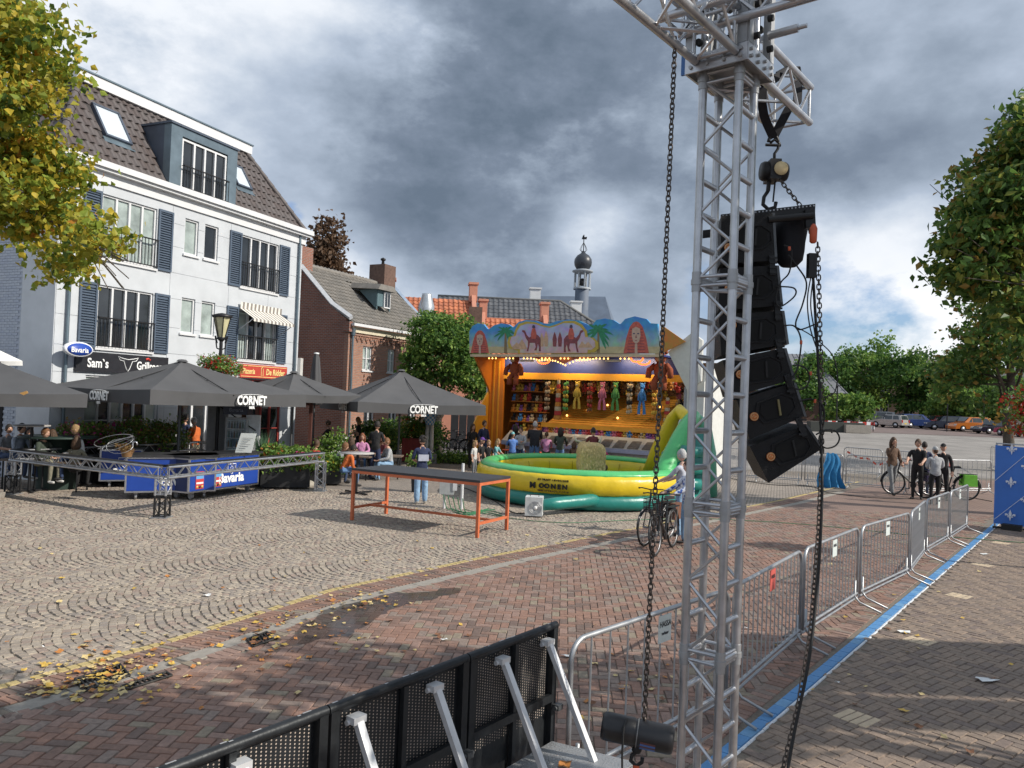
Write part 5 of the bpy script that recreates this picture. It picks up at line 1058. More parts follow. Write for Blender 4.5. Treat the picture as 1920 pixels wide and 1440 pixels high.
# ================================================================= STAGE CROWD BARRIER
b0 = Vector((.36,5.22,0)); b1v = Vector((-1.78,2.42,0)); bd = (b1v-b0).normalized(); bn = Vector((-bd.y,bd.x,0))    # bn points to the stage side
if bn.dot(-b0) < 0: bn = -bn
M_mb = mat('barrier_black',(.022,.025,.028),.42,.4,var=.3,scale=9,bump=.1,dirt=.1); M_scr = mat('barrier_worn',(.10,.105,.11),.5,.5,var=.4,scale=20)
cuts = [0,.92,1.94,2.96,3.98]
hm = None
for k in range(4):
    s0, s1 = cuts[k]+.004, cuts[k+1]-.004; t = thing('stage_barrier_section',['black perforated stage barrier section farthest from the camera, with foot plate','black perforated stage barrier section second from the far end','black perforated stage barrier section with the brace near its left joint','black perforated stage barrier section nearest the camera'][k],'stage barrier',b0+bd*s0,0,'sections of the black stage barrier')
    X = lambda s,z_,o=0.: b0+bd*s+bn*o+Vector((0,0,z_))
    MB().tube(X(s0,1.19),X(s1,1.19),.026,10).obj('top_rail', M_mb, t, w=True)
    rt_ = Matrix((bd,bn,Vector((0,0,1)))).transposed()
    if rt_.determinant() < 0: rt_ = Matrix((bd,-bn,Vector((0,0,1)))).transposed()
    for s_ in (s0+.03,s1-.03): MB().box(X(s_,.62),(.05,.05,1.12),rot=rt_).obj('post', M_mb, t, w=True)
    mdp = (s0+s1)/2; MB().box(X(mdp,.62,.006),(.035,.03,1.1),rot=rt_).obj('post', M_mb, t, w=True)
    MB().box(X((s0+s1)/2,.72,.010),(s1-s0-.1,.03,.05),rot=rt_).obj('mid_rail', M_mb, t, w=True); MB().box(X((s0+s1)/2,.09),(s1-s0-.1,.04,.05),rot=rt_).obj('bottom_rail', M_mb, t, w=True)
    pn = MB().box(X((s0+s1)/2,.62,-.022),(s1-s0-.09,.004,1.08),rot=rt_).obj('perforated_panel', M_mb, t, w=True)
    hs = MB(); nx = 34; nz = 32   # punched holes
    for i in range(nx):
        for j in range(nz):
            s_ = s0+.07+(s1-s0-.14)*(i+.5)/nx; z_ = .60+.54*(j+.5)/nz+(0 if i%2 else .008)
            if abs(s_-mdp) < .025: continue
            c = X(s_,z_,-.0195); e = .0048
            hs.add([c-bd*e,c-Vector((0,0,e)),c+bd*e,c+Vector((0,0,e))],[(0,1,2,3)])
    hs.obj('perforations', mat('hole_seen_through',(.42,.35,.30),.9,var=.4,scale=15), t, w=True, kind='stuff')
    hg = MB().box(X(s0+.02,.66,.05),(.05,.05,.035),rot=rt_).tube(X(s0-.02,.66,.055),X(s0+.06,.66,.055),.014,8); hg.obj('hinge_bolt', M_scr, t, w=True)
    sc_ = MB()
    for q in range(7):
        s_ = random.uniform(s0+.03,s1-.03); sc_.box(X(s_,1.2165,random.uniform(-.006,.006)),(random.uniform(.01,.05),.008,.001),rot=rt_)
    sc_.obj('scratches', mat('bare_metal',(.5,.5,.5),.4,.6), t, w=True)
br_pos = [.14,.62,1.22,1.78,2.42,3.0]
for k, s_ in enumerate(br_pos[:6]):
    X = lambda s,z_,o=0.: b0+bd*s+bn*o+Vector((0,0,z_)); t = thing('barrier_brace',['aluminium brace at the far end of the stage barrier','aluminium brace second from the far end of the stage barrier','aluminium brace third from the far end of the stage barrier','aluminium brace fourth from the far end of the stage barrier','aluminium brace nearest the bottom edge on the stage barrier','aluminium brace outside the bottom edge'][k],'brace',X(s_,0,.5),0,'aluminium braces behind the stage barrier')
    tp = X(s_,1.10,.045); bt = X(s_-.04,.20,.52); dd = (bt-tp).normalized(); sx_ = bd; nn = dd.cross(sx_).normalized(); rot = Matrix((sx_,nn,dd)).transposed()
    if rot.determinant() < 0: rot = Matrix((-sx_,nn,dd)).transposed()
    MB().box((tp+bt)/2,(.042,.032,(bt-tp).length),rot=rot).obj('bar', mat('brushed_aluminium',(.70,.71,.72),.45,.35,var=.12,scale=6,bump=.08,dirt=.1), t, w=True)
    MB().box(tp+Vector((0,0,.012))-bn*.015,(.08,.06,.035),rot=rt_).tube(tp-bd*.05-bn*.03,tp+bd*.05-bn*.03,.014,8).obj('clamp', mat('brushed_aluminium',(.70,.71,.72)), t, w=True)
for k in range(4):
    s0, s1 = cuts[k]+.02, cuts[k+1]-.02; X = lambda s,z_,o=0.: b0+bd*s+bn*o+Vector((0,0,z_))
    if k == 0:
        t = thing('foot_plate','tread-plate step at the far end of the stage barrier with an orange leaf on it','step',X(.4,.4,.3))
        MB().prism([X(.06,.43,.04),X(.60,.43,.04),X(.60,.43,.60),X(-.05,.43,.60)],(0,0,.012)).obj('plate', mat('tread_plate',(.40,.41,.42),.45,.6,var=.15,scale=5,bump=.5,bscale=70,dirt=.2), t, w=True)
        MB().prism([X(.60,.38,.605),X(-.05,.38,.605),X(-.05,.43,.605),X(.60,.43,.605)],bn*.01).obj('plate_edge', M_alud, t, w=True)
        o = inst('leaf',LM[1],X(.3,.452,.30),.5,None,(1.3,1.3,1.3)); tag(o,'orange leaf lying on the tread-plate step','leaf')
# ================================================================= CROWD BARRIERS
M_galv = mat('galvanised_tube',(.42,.435,.45),.42,.65,var=.15,scale=8,dirt=.15)
def barrier_meshes(Lb, hb=1.10):
    o = .055; z0 = .17; rc = .14; fr = []
    for cx, a0 in ((Lb-o,0),): pass
    pts = [(o,0,z0),(o,0,hb-rc)]
    for k in range(1,6): a = PI-PI/2*k/6; pts.append((o+rc+rc*math.cos(a),0,hb-rc+rc*math.sin(a)))
    pts.append((o+rc,0,hb)); pts.append((Lb-o-rc,0,hb))
    for k in range(1,6): a = PI/2-PI/2*k/6; pts.append((Lb-o-rc+rc*math.cos(a),0,hb-rc+rc*math.sin(a)))
    pts += [(Lb-o,0,hb-rc),(Lb-o,0,z0)]
    f = MB().path(pts,.019,7); f.tube((o,0,z0+.03),(Lb-o,0,z0+.03),.017,7); frame = f.mesh('frame',M_galv)
    bar = MB().tube((0,0,z0+.04),(0,0,hb-.01),.0075,5).mesh('bar',M_galv)
    foot = MB().path([(0,0,z0+.22),(0,0,z0),(0,-.06,z0-.07),(0,-.34,.012)],.015,6).mesh('foot',M_galv); foot2 = MB().path([(0,0,z0+.1),(0,.05,z0-.08),(0,.26,.012)],.015,6).mesh('foot',M_galv)
    rail = MB().tube((o,.0,z0-.03),(Lb-o,0,z0-.03),.014,6).mesh('bottom_rail',M_galv); return frame,bar,foot,foot2,rail
_bm = {}
def barrier(label, P, Q, group='crowd barriers along the blue line', n=18, tagc=None, hb=1.10, txt=None, tu=.5):
    P = Vector(P); Q = Vector(Q); d = Q-P; Lb = round(d.length,2); key = (Lb,hb)
    if key not in _bm: _bm[key] = barrier_meshes(Lb,hb)
    fr,bar,ft,ft2,rl = _bm[key]; t = thing('crowd_barrier',label,'crowd barrier',P,math.atan2(d.y,d.x),group)
    inst('frame',fr,(0,0,0),0,t); inst('bottom_rail',rl,(0,0,0),0,t)
    for k in range(1,n): inst('bar',bar,(.055+(Lb-.11)*k/n,0,0),0,t)
    for x in (.16,Lb-.16): inst('foot',ft,(x,0,0),0,t); inst('foot',ft2,(x,0,0),0,t)
    if tagc:
        s = MB().bx(Lb*tu-.09,Lb*tu+.09,-.012,-.006,hb-.24,hb-.03).obj('name_plate', tagc, t)
        if txt:
            for i, (tx, sz, zz) in enumerate(txt): text_obj('lettering',tx,sz,mat('ink_dark',(.03,.03,.035),.6),s,(Lb*tu,-.014,hb-zz),(PI/2,0,0),.0005,.001,.9)
    return t
M_plw = mat('plate_white',(.62,.68,.66),.5,var=.06); M_plr = mat('plate_red',(.55,.10,.08),.5,var=.08)
Fo = BL0+Vector((-BLd.y,BLd.x,0))*.33; fs0 = Vector((.42,5.12,0))
prev = fs0; tops = [(1407,1105),(1580,1032),(1681,986),(1748,946),(1791,932),(1842,912),(1868,896)]
joints = [fs0]
for s_ in (2.35,4.78,7.2,9.65,11.9,14.2,16.6): joints.append(fs0+(Vector((11.45,18.9,0))-fs0).normalized()*s_)
joints[1] = Vector((2.02,6.85,0)); joints[4] += Vector((.12,-.1,0)); joints[5] += Vector((-.03,.02,0))
lbl = ['silver crowd barrier with white name plate, left of the truss tower','silver crowd barrier with a red plate, just right of the truss tower','silver crowd barrier second right of the tower, white plate','silver crowd barrier third right of the tower','short-looking silver barrier fourth right of the tower, turned edge on','silver crowd barrier sixth along the blue line, near the banner','silver crowd barrier touching the blue banner']
for k in range(7):
    P, Q = joints[k], joints[k+1]; d = (Q-P).normalized()
    barrier(lbl[k],P+d*.01,Q-d*.01,n=10 if k == 0 else 16,tagc=M_plr if k == 1 else M_plw,txt=[('HASSA',.062,.10),('verhuur',.035,.17)] if k == 0 else ([('HASSA',.05,.1)] if k else None),tu=.52 if k == 0 else .5)
# far barriers behind the plaza
def gy(px, Y): return Vector((D(px,760,Y).x,Y,0))
fp = [gy(1325,29.0),gy(1478,28.2),gy(1584,27.2),gy(1712,25.8),gy(1862,27.2)]
for k, (a,b_) in enumerate(zip([gy(1325,29),gy(1430,28.5),gy(1510,27.9),gy(1587,27.3),gy(1732,26.9-.9)],[gy(1430,28.5),gy(1510,27.9),gy(1587,27.3),gy(1712,25.9),gy(1864,27.0)])):
    barrier(['far crowd barrier behind the tower','far crowd barrier left of the lowest speaker','far crowd barrier with the blue cloth hung on it','far crowd barrier in front of the people with bicycles','far crowd barrier running to the blue banner'][k],a,b_,'far crowd barriers',n=14,hb=1.18,tagc=M_plr if k == 4 else None,tu=.4)
for k, (a,b_) in enumerate(((gy(1583,33),gy(1660,31.8)),(gy(1660,31.8),gy(1735,30.6)),(gy(1860,40),gy(1925,33)))):
    barrier(['rear crowd barrier draped with red and white tape, left half','rear crowd barrier draped with red and white tape, right half','crowd barrier above the blue banner'][k],a,b_,'rear crowd barriers',n=16,hb=1.18)
tp = MB(); a, b_ = gy(1590,32.9), gy(1730,30.7)
for k in range(22):
    f = k/22; g2 = (k+1)/22; sag = lambda f: .95-.45*math.sin(f*PI)*(.6+.4*math.sin(f*11)**2); 
    p0 = a.lerp(b_,f)+Vector((0,-.05,sag(f))); p1 = a.lerp(b_,g2)+Vector((0,-.05,sag(g2))); tp.add([p0,p1,p1+Vector((0,0,.08)),p0+Vector((0,0,.08))],[(0,1,2,3)],k%2)
tag(tp.obj('barrier_tape',[mat('tape_red',(.6,.09,.05),.5),mat('tape_white',(.7,.7,.7),.5)]),'red and white tape sagging along the rear barriers','tape')
# blue cloth on the barrier
cb_ = gy(1558,27.3); t = thing('blue_cloth','bright blue cloth hung over the far crowd barrier','cloth',cb_)
b = MB(); nx, nz = 12, 12; vs = []
for j in range(nz+1):
    for i in range(nx+1):
        f = i/nx-.5; z_ = 1.22-j/nz*1.22; w_ = .34+.62*(j/nz)**.7; vs.append((f*w_+.06*math.sin(j*.6), -.12-.10*math.sin(f*22+j*.3)*(j/nz)-.05, z_+.02*math.sin(i)))
b.add(vs,[(j*(nx+1)+i,j*(nx+1)+i+1,(j+1)*(nx+1)+i+1,(j+1)*(nx+1)+i) for j in range(nz) for i in range(nx)],0,True).obj('cloth', mat('cloth_blue',(.02,.20,.45),.7,var=.15), t)
# blue banner with lilies
bq = [Vector((11.95,18.95,0)), Vector((19.0,12.6,0))]; dB = (bq[1]-bq[0]).normalized(); t = thing('banner','blue fence banner printed with white lilies','banner',bq[0],math.atan2(dB.y,dB.x))
bn_ = MB(); n = 40; LB_ = 9.4; vs = []
for i in range(n+1):
    for j in range(9): vs.append((LB_*i/n, .02*math.sin(i*.9+j*.5)+.012*math.sin(i*2.3), .10+1.92*j/8-.02*math.sin(i*.5)*(j == 8)))
bn_.add(vs,[(i*9+j,(i+1)*9+j,(i+1)*9+j+1,i*9+j+1) for i in range(n) for j in range(8)],0,True); bo = bn_.obj('banner_cloth', mat('banner_blue',(.05,.17,.55),.65,var=.10,scale=1.5,dirt=.05), t)
def lily(c, s):
    out = []; petals = [[(0,.5),(.11,.18),(.07,-.05),(-.07,-.05),(-.11,.18)],[(.08,-.03),(.2,.16),(.36,.16),(.36,.0),(.27,-.02),(.22,.05),(.15,-.06)],[(-.08,-.03),(-.2,.16),(-.36,.16),(-.36,.0),(-.27,-.02),(-.22,.05),(-.15,-.06)],[(-.2,-.07),(.2,-.07),(.2,-.13),(-.2,-.13)],[(-.07,-.14),(.07,-.14),(.04,-.26),(0,-.42),(-.04,-.26)]]
    b = MB()
    for p in petals: b.prism([(c[0]+x*s,-.045,c[1]+z_*s) for x,z_ in p],(0,.004,0))
    return b
M_lily = mat('lily_white',(.66,.70,.78),.6,var=.05)
for i in range(14):
    for j in range(5):
        x = .35+i*.62+(.31 if j%2 else 0); z_ = .33+j*.40
        if x < 6 and z_ < 1.95: lily((x,z_),.30).obj('lily', M_lily, bo)
for i in range(9):
    x0_ = -1+i*.95; MB().tube((max(x0_,0.02),-.042,.15+max(0,-x0_)*1.0) if x0_ < 0 else (x0_,-.042,.15),(x0_+1.75,-.042,1.95),.006,4).obj('printed_line', M_lily, bo)
pf = MB()
for x in (.02,3.1,6.2): pf.tube((x,.05,0),(x,.05,2.08),.022,6)
pf.tube((0,.05,2.06),(9.4,.05,2.06),.018,6).obj('fence_frame', M_galv, t)
MB().tube((.0,-.1,.02),(1.5,.3,.02),.03,5).bx(.2,.6,-.25,.2,0,.13).obj('fence_foot', M_rub, t)
# ================================================================= CAFE TERRACE
M_can = mat('canopy_charcoal',(.078,.079,.083),.8,var=.12,scale=1.5,bump=.1,bscale=200,dirt=.08); M_pole = mat('pole_grey',(.12,.125,.13),.45,.5)
def parasol(label, c, rad, a0, apex, edge, val=.36, txt=None, group='charcoal parasols on the terrace', m=None, tpos=(), sag=.16, hub=True, seed=0):
    """square parasol; rad to the corner, a0 angle of the first corner"""
    t = thing('parasol',label,'parasol',(c[0],c[1],0),0,group); m = m or M_can; N_ = 4; cs = [(rad*math.cos(a0+k*PI/2),rad*math.sin(a0+k*PI/2)) for k in range(N_)]; b = MB(); n = 12; vs = []; S = 8
    for side in range(4):
        c0_, c1_ = Vector(cs[side]), Vector(cs[(side+1)%4]); rows = []
        for j in range(S+1):
            f = j/S; row = []
            for i in range(n+1):
                g_ = i/n; e = c0_.lerp(c1_,g_); dip = math.sin(g_*PI); inw = 1-.035*dip*f; z_ = apex+(edge-apex)*(f**.86)-sag*dip*math.sin(f*PI)*.5-.05*dip*f
                row.append(Vector((e.x*f*inw,e.y*f*inw,z_)))
            rows.append(row)
        for q in range(4):
            dz = -val*(q+1)/4; row = []
            for i in range(n+1):
                g_ = i/n; dip = math.sin(g_*PI); p = rows[S][i]; o_ = p.xy.normalized()*(.015*math.sin(i*1.7+side+seed)*(q+1)/4-.02*(q+1)*dip*.5); row.append(Vector((p.x+o_.x,p.y+o_.y,p.z+dz*(1-.10*dip))))
            rows.append(row)
        off = len(vs); vs = []; allv = [v for r_ in rows for v in r_]
        b.add(allv,[(j*(n+1)+i,(j+1)*(n+1)+i,(j+1)*(n+1)+i+1,j*(n+1)+i+1) for j in range(S) for i in range(n)],0,True)
        b.add(allv,[(j*(n+1)+i,(j+1)*(n+1)+i,(j+1)*(n+1)+i+1,j*(n+1)+i+1) for j in range(S,S+4) for i in range(n)],0,True)
    b.obj('canopy', m, t); r_ = MB()
    for k in range(8):
        a = a0+k*PI/4; rr = rad if k%2 == 0 else rad*.707; r_.tube((0,0,apex-.10),(rr*.97*math.cos(a),rr*.97*math.sin(a),edge-.05-.04*(k%2)),.014,5)
        r_.tube((0,0,edge-.1),(rr*.5*math.cos(a),rr*.5*math.sin(a),(apex*.5+edge*.5)-.11),.011,5)
    r_.obj('ribs', M_blk, t); MB().tube((0,0,0),(0,0,apex-.05),.04,10).obj('pole', M_pole, t); MB().bx(-.35,.35,-.35,.35,0,.12).obj('base', M_conc, t); MB().lathe([(.16,apex-.03),(.10,apex+.03),(0,apex+.04)],12).obj('cap', m, t)
    for side, g_, s_, sz in tpos:
        c0_, c1_ = Vector(cs[side]), Vector(cs[(side+1)%4]); e = c0_.lerp(c1_,g_)*(1-.035*math.sin(g_*PI)); d = (c1_-c0_).normalized(); nrm = Vector((d.y,-d.x)); nrm = nrm if nrm.dot(e) > 0 else -nrm
        ang_ = math.atan2(nrm.y,nrm.x)+PI/2; dip = math.sin(g_*PI); p = e+nrm*.045
        text_obj('lettering',txt,sz,M_txtw,t,(p.x,p.y,edge-.05*dip-val*.48),(PI/2,0,ang_),.002,.012,.72); text_obj('lettering','BIER',sz*.28,M_txtw,t,(p.x,p.y,edge-.05*dip-val*.48-sz*.55),(PI/2,0,ang_),.002,.004,1.)
        MB().path([Vector((p.x,p.y,0))+Vector((d.x,d.y,0))*(sz*1.15*math.cos(q))*1+Vector((0,0,edge-.05*dip-val*.48+sz*.40+sz*.12*math.sin(q))) for q in [PI*i/8 for i in range(9)]],.008,4).obj('logo_line', M_txtw, t)
    return t
aN = math.atan2(-3.3,.7)
parasol('big charcoal parasol over the bar counters lettered in white',(-9.24,21.5),3.38,aN,3.42,2.60,.36,'CORNET',tpos=((0,.62,0,.33),(3,.52,0,.30)))
parasol('charcoal parasol beside the inflatable, lettered in white',(-4.17,28.9),3.38,math.atan2(-3.25,-.94),3.62,2.42,.36,'CORNET',tpos=((0,.50,0,.36),(3,.62,0,.34)))
parasol('smaller charcoal parasol between the two lettered ones',(-7.55,26.6),2.3,aN,3.34,2.62,.28)
parasol('charcoal parasol at the left edge with a small white and orange print',(-11.9,17.4),2.55,R(-8),3.22,2.45,.30,group=None)
wp = parasol('white parasol behind the charcoal one at the left edge',(-13.6,18.2),1.9,R(-30),4.1,3.2,.12,group=None,m=mat('canopy_white',(.72,.72,.70),.8,var=.04))
# vent flap and print on the left parasol
M_prt = mat('print_orange',(.60,.33,.10),.6)
pr = MB().prism([D(36,737,15.55),D(50,733,15.55),D(53,737,15.55),D(44,741,15.55)],(0,.01,0)); tag(pr.obj('parasol_print',M_prt),'small orange mark printed on the left-edge parasol','print')
# closed parasol
cp_ = D(592,700,29.0); t = thing('closed_parasol','closed dark parasol standing against the brick gable','parasol',(cp_.x,29,0)); zt_ = D(592,663,29).z
MB().tube((0,0,0),(0,0,zt_),.035,8).obj('pole', M_pole, t); b = MB(); vs = []; prof = [(.05,zt_),(.11,zt_-.15),(.16,zt_-.6),(.22,zt_-1.1),(.20,zt_-1.5),(.26,zt_-1.9),(.10,zt_-1.95)]
for (r_, z_) in prof:
    for k in range(20):
        a = 2*PI*k/20; rr = r_*(1+.22*math.sin(6*a+z_)); vs.append((rr*math.cos(a),rr*math.sin(a),z_))
b.add(vs,[(i*20+k,i*20+(k+1)%20,(i+1)*20+(k+1)%20,(i+1)*20+k) for i in range(6) for k in range(20)],0,True).obj('folded_canopy', M_can, t); MB().lathe([(.10,zt_-.02),(.10,zt_+.03),(0,zt_+.05)],10).obj('cap', M_white, t); MB().bx(-.3,.3,-.3,.3,0,.1).obj('base', M_conc, t)
# truss fence round the bar: A left, B near corner, C right, D back
fA, fB, fC = Vector((-11.75,18.3,0)), Vector((-7.08,15.84,0)), Vector((-5.12,21.0,0)); fD = fA+(fC-fB)+Vector((.35,-.1,0))
def span(label, P, Q, h=.92):
    t = thing('truss_rail',label,'truss',P,0,'truss rails fencing the bar'); up = Vector((0,0,h)); d = (Q-P).normalized()
    truss(t,P+up+d*.01,Q+up-d*.01,Vector((0,0,1)),.22,.024,.24,.010,faces=(0,1,2,3)); MB().box((P+Q)/2+Vector((0,0,h+.11+.03)),((Q-P).length,.20,.012),rot=Matrix.Rotation(math.atan2(d.y,d.x),3,'Z')).obj('top_board', M_blkp, t, w=True); return t
span('near truss rail on the left side of the bar',fA,fB); span('near truss rail on the right side of the bar',fB,fC); span('rear truss rail behind the bar',fD,fC+Vector((-1.2,.9,0))*0+fD.lerp(fC,.0)+(fC-fD)*.35 if False else fD+(fC-fD).normalized()*.001+(fC-fD)*.38) ; span('far left truss rail behind the seated guests',fA,fD)
def post(label, P, split=.45):
    t = thing('truss_post',label,'truss post',P,0,'truss posts of the bar fence')
    truss(t,P+Vector((0,0,.02)),P+Vector((0,0,split)),Vector((1,0,0)),.22,.022,.22,.010,m=M_blkp) if split > .2 else None
    truss(t,P+Vector((0,0,split+.004)),P+Vector((0,0,.785)),Vector((1,0,0)),.22,.024,.17,.010); MB().bx(-.17,.17,-.17,.17,0,.015).obj('base_plate', M_alud, t)
post('left truss post with black lower half',fA); post('near corner truss post with black lower half',fB); post('right truss post, silver to the ground',fC,.03); post('rear truss post beside the service wall',fD,.03)
# bar counters
M_bb = mat('counter_blue',(.015,.055,.30),.35,var=.12,scale=2); M_bbd = mat('counter_navy',(.012,.03,.12),.4,var=.1); M_top = mat('counter_top',(.03,.03,.033),.35,var=.2)
def counter(label, P, ang, L_, Wd, text, sz=.24, hz=1.0, posters=False):
    t = thing('bar_counter',label,'bar counter',P,ang,'blue bar counters on wheels'); z0 = .17
    MB().bx(.03,L_-.03,.012,Wd-.012,z0+.03,hz-.03).obj('body', M_bbd, t); MB().bx(.035,L_-.035,0.002,.010,z0+.04,hz-.04).obj('front_panel', M_bb, t)
    e = MB()
    for x in (0,L_-.04): 
        for y in (0,Wd-.04): e.bx(x,x+.04,y,y+.04,z0,hz-.001)
    for z_ in (z0,hz-.04): e.bx(.0405,L_-.0405,-.002,.03,z_,z_+.035).bx(.0405,L_-.0405,Wd-.03,Wd+.002,z_,z_+.035).bx(-.002,.03,.0405,Wd-.0405,z_,z_+.035).bx(L_-.03,L_+.002,.0405,Wd-.0405,z_,z_+.035)
    e.obj('edge_profile', M_alu, t); MB().bx(-.06,L_+.06,-.06,Wd+.06,hz,hz+.05).obj('counter_top', M_top, t)
    for x in (.25,L_-.25):
        for y in (.15,Wd-.15): MB().tube((x-.025,y,.075),(x+.025,y,.075),.072,14).bx(x-.04,x+.04,y-.05,y+.05,.13,z0).obj('castor', M_alud, t)
    cx = L_*.58; text_obj('lettering',text,sz*1.25,M_txtw,t,(cx,-.006,z0+.26),(PI/2,0,0),.002,.012,.95); text_obj('lettering','HOLLAND',.05,M_txtw,t,(cx,-.006,z0+.43),(PI/2,0,0),.001,.001,1.2)
    sh = [(cx-.14,.78),(cx+.14,.78),(cx+.14,.66),(cx,.52),(cx-.14,.66)]; line_art('shield_emblem',sh,.010,M_txtw,t,-.004,True); line_art('star_emblem',[(cx-.05,.68),(cx,.74),(cx+.05,.68),(cx,.61)],.008,M_txtw,t,-.004,True)
    text_obj('lettering',text,.15,M_txtw,t,(-.006,Wd*.5,z0+.42),(PI/2,0,-PI/2),.002,.004,.8)
    if posters:
        for i, x in enumerate((.22,.82)):
            p = MB().bx(x,x+.26,-.008,-.004,z0+.08,z0+.50).obj('poster', mat('poster_red',(.50,.05,.05),.6), t); MB().bx(x+.01,x+.25,-.012,-.0085,z0+.32,z0+.47).obj('poster_sky', mat('poster_blue',(.12,.35,.65),.6), p); MB().bx(x+.02,x+.24,-.0125,-.009,z0+.20,z0+.24).obj('poster_band', M_txtw, p)
            for q in range(3): MB().lathe([(0,0),(.035,0),(.035,.004),(0,.004)],8,q=Matrix.Rotation(PI/2,3,'X'),c=(x+.05+.08*q,-.0125,z0+.13)).obj('poster_figure', mat('poster_gold',(.6,.42,.12),.6) if q != 1 else mat('poster_dark',(.08,.03,.03),.6), p)
    return t
pC = G(352,939,.0); pC2 = G(484,920,0); 
counter('blue bar counter with two colourful posters, right-hand one',pC,math.atan2(pC2.y-pC.y,pC2.x-pC.x),min((pC2-pC).length,3.4),.75,'Bavaria',.26,posters=True)
pE = G(232,938,.0); counter('blue bar counter left of the posters, half behind the truss corner',pE,math.atan2(.5,1)*1.0,2.0,.85,'Bavaria',.24)
pF = G(184,915,.0); counter('small dark blue counter end at the far left of the bar',pF,.45,1.0,.8,'Bavaria',.15)
# objects on the counters: taps, glass, leaning cable coil
tp_ = D(247,845,17.6); t = thing('beer_tap','curved chrome beer tap on the bar counter','beer tap',(tp_.x,17.6,1.05)); MB().path([(0,0,0),(0,0,.25),(.03,0,.34),(.10,0,.34),(.12,0,.27)],.018,8).obj('tap_pipe', M_alu, t); MB().tube((.06,0,.34),(.03,0,.47),.014,6).obj('tap_handle', M_blk, t)
wr = D(225,830,17.4); t = thing('cable_coil','loose coil of pale wire tossed on a basket on the counter','wire coil',(wr.x,17.4,1.08))
for k in range(4): MB().path([(.3*math.cos(a)*(1+.15*k)-.05*k,.12*math.sin(a),.22+.16*math.sin(a+k*.8)+.04*k) for a in [2*PI*i/14 for i in range(14)]],.006,4,closed=True).obj('coil', M_alud, t)
bk = thing('basket','brown basket with dry flowers on the bar counter','basket',(wr.x+.12,17.5,1.055)); MB().lathe([(.10,0),(.14,.15)],14).obj('basket_body', mat('wicker',(.22,.12,.05),.8,var=.3,scale=30), bk); foliage('dry_flowers',[leafmat('dry_tan',(.30,.20,.08)),leafmat('dry_brown',(.18,.10,.04))],[((wr.x+.12,17.5,1.28),(.12,.12,.09),1)],260,.035,bk,5)
# service wall, fridge, monitor, menu stand
sv = Vector((-9.55,23.1,0)); svA = D(388,800,22.6); svB = D(488,800,22.4)
t = thing('service_wall','grey plywood service wall and white panel behind the bar','partition',(svA.x,22.6,0)); w1 = D(425,800,22.55); 
MB().bx(svA.x,w1.x-.01,22.6,22.68,0,2.35).obj('grey_panel', mat('ply_grey',(.24,.25,.26),.7,var=.1), t, w=True); MB().bx(D(462,800,22.4).x,svB.x,22.35,22.43,0,1.95).obj('white_panel', mat('panel_white',(.72,.73,.74),.6), t, w=True)
MB().tube((svA.x+.3,22.55,2.2),(svB.x-.1,22.3,1.5),.02,5).obj('prop', M_blk, t, w=True)
fx0, fx1 = D(422,800,22.2).x, D(463,800,22.2).x; t = thing('bottle_fridge','tall glass-door drinks fridge with lit navy header behind the counter','fridge',((fx0+fx1)/2,22.5,0)); 
MB().bx(fx0,fx1,22.22,22.58,.05,1.86).obj('cabinet', mat('fridge_grey',(.42,.43,.44),.5), t, w=True); MB().bx(fx0+.05,fx1-.05,22.20,22.215,.25,1.80).obj('glass_door', mat('fridge_glass',(.12,.19,.23),.08,var=.5,scale=4,spec=.9), t, w=True)
MB().bx(fx0-.05,fx1+.03,22.12,22.56,1.95,2.28).obj('header', mat('fridge_header',(.012,.02,.05),.3), t, w=True); hh = text_obj('lettering','Bavaria',.14,mat('lettering_dim',(.25,.28,.36),.5),t,(0.02,-.395,2.08),(PI/2,0,0),.002,.002,1)
sh_ = MB()
for k in range(5):
    MB().bx(fx0+.07,fx1-.07,22.19,22.198,.45+k*.27,.465+k*.27).obj('shelf_edge', M_alud, t, w=True)
    for q in range(6): MB().lathe([(.02,0),(.02,.12),(.008,.16),(.008,.2)],6,c=(fx0+.12+q*(fx1-fx0-.24)/5,22.192,.47+k*.27)).obj('bottle', mat(['bottle_green','bottle_blue','bottle_amber'][(q+k)%3],[(.05,.10,.07),(.06,.09,.13),(.10,.06,.03)][(q+k)%3],.3), t, w=True)
ms = D(455,850,19.9); t = thing('menu_stand','white menu board leaning on the bar counter','menu board',(ms.x,19.9,1.05)); MB().prism([(-.20,0,0),(.20,.05,0),(.30,.10,.50),(-.08,.05,.50)],(0,.02,0)).obj('board', mat('board_white',(.55,.58,.56),.5,var=.04), t)
for k in range(6): MB().tube((-.10+.015*k,-.008+.008*k,.10+.055*k),(.05+.015*k+(k%3)*.05,.012+.008*k,.10+.055*k),.004,4).obj('written_line', mat('ink_dark',(.03,.03,.035),.6), t)
